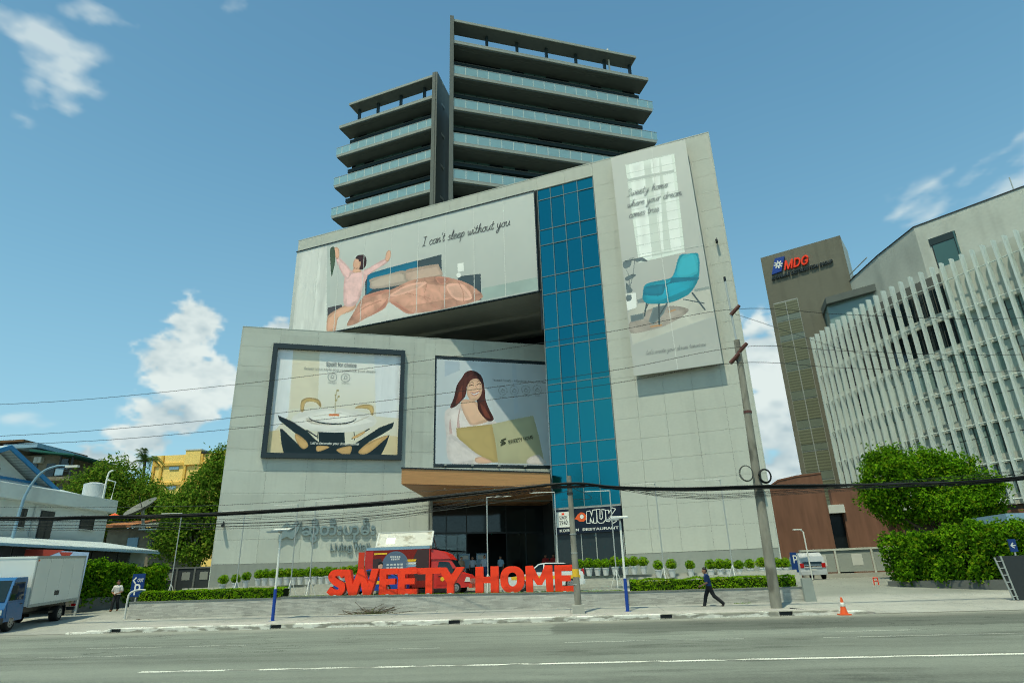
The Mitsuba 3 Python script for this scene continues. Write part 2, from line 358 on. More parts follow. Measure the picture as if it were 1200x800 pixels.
g = trimesh.Trimesh([[-900, -900, -0.06], [900, -900, -0.06], [900, 1500, -0.06], [-900, 1500, -0.06]], [[0, 1, 2], [0, 2, 3]], process=False)
pmat('m_earth', tone((0.20, 0.19, 0.15), 0.05, 0.1), 0.95)
struct('ground', g, 'm_earth', 'flat open ground reaching to the horizon')
struct('road', trimesh.Trimesh([[-300, -7, 0], [300, -7, 0], [300, 26.9, 0], [-300, 26.9, 0]], [[0, 1, 2], [0, 2, 3]], process=False), 'm_asphalt', 'wide grey asphalt road with worn white lines')
xs = np.r_[np.linspace(-260, -60, 9), np.linspace(-56, 56, 57), np.linspace(60, 260, 9)]
ys = np.r_[26.9, 27.4, 28.0, 28.5, 29.5, 31, 33, 36, 39, 42, 46, 50, 60, 90, 150, 300]
X, Y = np.meshgrid(xs, ys); Z = ground_z(X, Y)
V = np.c_[X.ravel(), Y.ravel(), Z.ravel()]; nx = len(xs); F = []
for j in range(len(ys) - 1):
    for i in range(nx - 1):
        a = j * nx + i; F += [[a, a + 1, a + nx + 1], [a, a + nx + 1, a + nx]]
struct('driveway', trimesh.Trimesh(V, F, process=False), 'm_apron', 'pale concrete apron and driveway rising beside the mall', True)
walkm = xz([(-21.2, 0.02), (-20.4, 0.06), (-18.6, 0.152), (9.0, 0.152), (10.8, 0.12), (11.6, 0.05)] + [(11.6, -0.1), (-21.2, -0.1)], 27.15, 32.5)
struct('sidewalk', walkm, 'm_walk', 'concrete sidewalk in front of the planter wall')
kerb = struct('kerb', bx(-20.9, 11.3, 27.10, 27.14, -0.05, 0.0), 'm_core', 'kerb of white painted stones with square drain holes')
holes = [(-18.95, -18.5), (-12.15, -11.7), (-4.85, -4.4), (3.45, 3.9), (7.95, 8.45)]
x = -20.9
rk = np.random.default_rng(5)
while x < 11.2:
    x1 = min(x + 0.92, 11.3)
    for a, b in holes:
        if x < b and x1 > a: x1 = a if x < a else x1
    h = 0.175 if -18.6 < x < 9.2 else (0.175 - 0.11 * max(-18.6 - x, x - 9.2) / 2.2)
    if any(a - 1e-6 <= x < b - 1e-6 for a, b in holes):
        x = next(b for a, b in holes if a - 1e-6 <= x < b - 1e-6); continue
    prof = [(26.88, -0.04), (27.17, -0.04), (27.17, h), (26.93, h + rk.uniform(-.008, .006)), (26.895, h - 0.03)]
    add(kerb, 'kerb_stone', yz(prof, x + 0.006, x1 - 0.006), 'm_kerb')
    x = x1
for a, b in holes:
    add(kerb, 'drain_hole', bx(a, b, 27.0, 27.13, 0.0, 0.145), 'm_black'); add(kerb, 'drain_lintel', bx(a - .004, b + .004, 26.96, 27.17, 0.145, 0.172), 'm_kerb')
# road lines: the full one and worn dashes beyond it
ln = struct('road_line', bx(-9.0, 60, 13.86, 14.02, -0.02, 0.005), 'm_paintline', 'solid white line along the road')
for x0, x1, y0 in ((-14.2, -10.4, 17.4), (-14.6, -9.6, 19.8), (-6.6, -3.4, 17.6), (-0.2, 4.4, 18.3), (5.8, 9.2, 19.6), (6.3, 11.2, 18.0)):
    m = bx(x0, x1, y0 - .06, y0 + .06, -0.02, 0.004); struct('road_line', m, 'm_wornline', 'faint worn white dash on the road')

# plaza behind the planter wall, podium and steps
pl = Polygon([(-21.9, 32.75), (10.9, 32.75), (10.9, 47), (8, 60), (-22, 60), (-22.6, 47)])
m = trimesh.creation.extrude_polygon(pl, 1.2, engine='earcut'); m.apply_translation((0, 0, -0.28))
struct('plaza', m, 'm_apron', 'raised concrete plaza in front of the mall')

# planter wall
pw = thing('planter_wall', 'low grey wall of thin stone courses along the sidewalk', 'wall')
add(pw, 'wall_section', bx(-22.1, -14.2, 32.45, 32.75, 0.0, 1.04), 'm_ledge'); add(pw, 'coping', bx(-22.13, -14.2, 32.42, 32.78, 1.04, 1.09), 'm_coping')
mid = xz([(-14.2, 0.0), (2.75, 0.0), (2.75, 0.90), (-14.2, 1.085)], 32.36, 32.75); add(pw, 'wall_section', mid, 'm_ledge')
add(pw, 'coping', xz([(-14.22, 1.085), (2.75, 0.90), (2.75, 0.945), (-14.22, 1.13)], 32.33, 32.70), 'm_coping')
add(pw, 'wall_section', bx(2.75, 10.85, 32.45, 32.75, 0.0, 0.87), 'm_ledge'); add(pw, 'coping', bx(2.75, 10.88, 32.42, 32.78, 0.87, 0.915), 'm_coping')
add(pw, 'end_wall', bx(-22.12, -21.8, 32.76, 40, 0.0, 1.0), 'm_ledge'); add(pw, 'end_wall', bx(10.55, 10.87, 32.76, 40, 0.0, 0.9), 'm_ledge')
rail = curve([(-22.25, 32.5, 0.15), (-22.27, 32.5, 1.15), (-22.22, 32.55, 1.5), (-21.95, 32.75, 1.64), (-21.75, 33.0, 1.62)], 6); add(pw, 'end_rail', tube(rail, 0.05), 'm_offwhite', 40)

FR, FL = Frame(13.63, 44.0, -17.4), Frame(-25.88, 46.5, 18.95)
mall = thing('shopping_mall', 'pale grey panelled shopping mall with big advertising boards and a teal glass strip', 'shopping mall')
# --- left block
lw = add(mall, 'lower_wall', cat([FL.box(0, 16.06, 0.9, 21.95, -0.5, -0.07), FL.box(16.06, 26.3, 20.36, 21.95, -0.5, -0.07), FL.box(16.06, 26.3, 7.8, 10.5, -0.5, -0.07),
                                  FL.box(0, 26.3, 7.85, 21.95, -11, -0.5), FL.box(0, 15.7, 0.9, 7.85, -11, -0.5)]), 'm_joint')


def panels(fr, holder, cols, rows, bsdf, skip=lambda a, b, c, d: False, name='wall_panel', gap=0.0065, n1=0.0):
    for a, b in zip(cols[:-1], cols[1:]):
        for c, d in zip(rows[:-1], rows[1:]):
            if skip(a, b, c, d): continue
            j = PR.uniform(-0.004, 0.004)
            add(holder, name, fr.box(a + gap, b - gap, c + gap, d - gap, n1 - 0.07, n1 + j), bsdf)


PR = np.random.default_rng(3)
cl = [0, 3.03, 6.05, 9.05, 12.05, 14.2, 16.06]; rl = [3.25 + 1.7 * k for k in range(12)]
panels(FL, lw, cl[:6] + [15.7], rl[:4], 'm_panel')
panels(FL, lw, cl, rl[3:], 'm_panel', lambda a, b, c, d: a > 2.9 and b < 13.3 and c > 11.5 and d < 20.2)
panels(FL, lw, [16.06, 19.5, 22.9, 26.3], [20.36, 21.95], 'm_panel'); panels(FL, lw, [16.06, 19.5, 22.9, 26.3], [7.85, 10.5], 'm_panel')
add(lw, 'parapet_cap', FL.box(-0.02, 26.3, 21.95, 22.0, -1.0, 0.02), 'm_panel')
add(mall, 'plinth', FL.box(0.0, 15.7, 0.9, 3.24, -0.07, 0.0), 'm_plinth')
add(mall, 'side_wall', FL.box(-0.05, 0.0, 0.9, 21.98, -12, 0.0), 'm_panel')
add(mall, 'jamb', cat([FL.box(15.7, 15.78, 1.6, 7.8, -2.6, -0.0)]), 'm_plinth')
# --- right block
rw = add(mall, 'upper_wall', cat([FR.box(-10.0, 0, 0.9, 35.9, -5, -0.07), FR.box(-42.2, -15.25, 24.65, 35.9, -13, -0.07), FR.box(-15.25, -10.0, 34.6, 35.9, -13, -0.07), FR.box(-15.25, -10.0, 0.9, 34.6, -13, -0.35)]), 'm_joint')
add(mall, 'flank_wall', FR.box(-15.36, -15.25, 0.9, 24.58, -13, -0.36), 'm_plinth'); add(mall, 'lobby_side', FL.box(26.2, 26.3, 1.6, 7.8, -10.9, 0), 'm_darkgrey')
panels(FR, rw, [-10.0, -8.14, -6.1, -4.0, -1.9, 0], [3.05 + 1.6 * k for k in range(20)] + [35.9], 'm_panel_white', lambda a, b, c, d: a < -1.95 and b > -8.2 + 2.0 and a > -8.2 and c > 16.0 and d < 35.0)
panels(FR, rw, [-42.2, -39.2, -36.2, -33.2, -30.2, -27.2, -24.2, -21.2, -18.2, -15.2, -12.6, -10.0], [34.62, 35.9], 'm_panel_white')
add(rw, 'parapet_cap', FR.box(-42.22, 0.02, 35.9, 35.98, -1.2, 0.02), 'm_panel_white')
add(mall, 'plinth', FR.box(-10.0, 0.0, 0.9, 3.03, -0.07, 0.0), 'm_plinth')
add(mall, 'side_wall', FR.box(0.0, 0.06, 0.9, 35.95, -5, 0.0), 'm_panel')
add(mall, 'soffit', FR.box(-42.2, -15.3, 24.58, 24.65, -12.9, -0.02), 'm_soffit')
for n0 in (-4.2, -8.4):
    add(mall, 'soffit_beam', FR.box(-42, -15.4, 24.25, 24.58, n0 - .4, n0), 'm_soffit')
add(mall, 'gap_shadow', FR.box(-15.44, -15.26, 21.0, 34.6, -3, -0.03), 'm_black')  # black strip stands in for the shadow between billboard and glass
# recessed glazing behind the terrace
tg = add(mall, 'terrace_glazing', FR.box(-41, -15.4, 20.5, 24.6, -10.3, -10.1), 'm_darkglass')
for k in range(17):
    add(tg, 'mullion', FR.box(-41 + 1.6 * k, -40.94 + 1.6 * k, 20.5, 24.55, -10.1, -10.0), 'm_frame')
add(tg, 'mullion', FR.box(-41, -15.4, 22.9, 23.0, -10.1, -9.98), 'm_frame')
aw = FR.mesh(xz([(-29.5, 21.5), (-22.6, 21.6), (-25.4, 23.0)], -0.1, 0.1)) if False else None
# --- teal glass strip
gs = add(mall, 'glass_strip', FR.box(-15.2, -10.06, 1.6, 34.6, -0.34, -0.16), 'm_frame')
hz = [6.5, 9.72, 11.27, 14.44, 16.15, 19.35, 20.96, 24.1, 25.8, 28.87, 30.4, 33.49, 34.6]; hs = [-15.22, -14.0, -12.78, -11.5, -10.06]
for c, d in zip(hz[:-1], hz[1:]):
    for a, b in zip(hs[:-1], hs[1:]):
        v = np.array([[a + .03, c + .03, 0], [b - .03, c + .03, 0], [b - .03, d - .03, 0], [a + .03, d - .03, 0]], float)
        t = PR.normal(0, 0.010, 2); v[:, 2] = -0.12 + t[0] * (v[:, 0] - (a + b) / 2) + t[1] * (v[:, 1] - (c + d) / 2)
        q = np.vstack([v, v - [0, 0, 0.03]]); f = [[0, 1, 2], [0, 2, 3], [4, 6, 5], [4, 7, 6], [0, 4, 5], [0, 5, 1], [1, 5, 6], [1, 6, 2], [2, 6, 7], [2, 7, 3], [3, 7, 4], [3, 4, 0]]
        add(gs, 'glass_pane', FR.mesh(trimesh.Trimesh(q, f, process=False)), PR.choice(['m_teal', 'm_teal', 'm_teal_deep', 'm_teal_pale']).item())
for s in hs: add(gs, 'mullion', FR.box(s - .024, s + .024, 6.5, 34.6, -0.16, -0.04), 'm_mullion')
for z in hz: add(gs, 'transom', FR.box(-15.2, -10.06, z - .024, z + .024, -0.15, -0.05), 'm_mullion')
# shopfront under the strip
sf = add(mall, 'shopfront', FR.box(-15.2, -10.06, 1.6, 6.4, -0.33, -0.2), 'm_darkglass')
for s in (-15.15, -13.2, -12.1, -10.1): add(sf, 'mullion', FR.box(s - .03, s + .03, 1.6, 4.6, -0.2, -0.12), 'm_alu')
add(sf, 'transom', FR.box(-15.18, -10.07, 6.38, 6.47, -0.2, -0.05), 'm_alu')
# --- canopy over the entrance
cp = [(-11.0, 42.58), (-0.98, 47.28), (-0.98, 54.9), (-11.0, 51.5)]


def prism(poly, z0, z1):
    m = trimesh.creation.extrude_polygon(Polygon(poly), z1 - z0, engine='earcut'); m.apply_translation((0, 0, z0)); return m


cn = add(mall, 'canopy', prism(cp, 7.9, 8.92), 'm_wood')
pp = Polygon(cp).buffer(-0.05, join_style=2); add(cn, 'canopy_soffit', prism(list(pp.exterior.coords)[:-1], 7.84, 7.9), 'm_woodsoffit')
add(cn, 'fascia_cap', prism(list(Polygon(cp).buffer(0.04, join_style=2).exterior.coords)[:-1], 8.92, 9.02), 'm_darkgrey')
for (x, y) in ((-8.5, 45.2), (-5.2, 46.8), (-2.2, 48.3), (-8.5, 48.6), (-5.2, 50.0), (-2.2, 51.2)):
    add(cn, 'downlight', cyl(0.09, 0.03, (x, y, 7.83), sides=12), 'm_white')
# --- entrance: ceiling, glass front, dim lobby behind it
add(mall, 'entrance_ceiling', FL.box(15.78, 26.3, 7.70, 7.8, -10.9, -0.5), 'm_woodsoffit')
add(mall, 'lobby', cat([FL.box(15.7, 26.3, 1.6, 1.7, -10.9, 0.0), FL.box(15.7, 26.3, 1.7, 7.7, -10.98, -10.9)]), 'm_darkgrey')
eg = add(mall, 'entrance_front', FL.box(15.78, 26.3, 5.35, 5.5, -2.72, -2.55), 'm_frame')
for k in range(6):
    s = 15.8 + 1.74 * k; add(eg, 'mullion', FL.box(s, s + .07, 1.7, 7.7, -2.7, -2.58), 'm_frame')
    add(eg, 'glass_pane', FL.box(s + .07, s + 1.74, 5.5, 7.7, -2.66, -2.64), 'm_darkglass')
    if k not in (2, 3): add(eg, 'glass_pane', FL.box(s + .07, s + 1.74, 1.7, 5.35, -2.655, -2.645), 'm_pane')
# podium and steps
pod = [(-27.2, 45.4), (-17, 42.6), (-11.0, 41.4), (4.0, 42.7), (14.6, 40.9), (15.2, 44.2), (9, 58), (-26, 58)]
st = thing('entrance_steps', 'wide pale stone steps and landing along the foot of the mall', 'steps')
for k in range(5):
    g_ = Polygon(pod).buffer(0.36 * k, join_style=2).intersection(sbox(-40, 30, 13.55, 70)); add(st, 'step', prism(list(g_.exterior.coords)[:-1], 0.6, 1.68 - 0.155 * k), 'm_concrete')

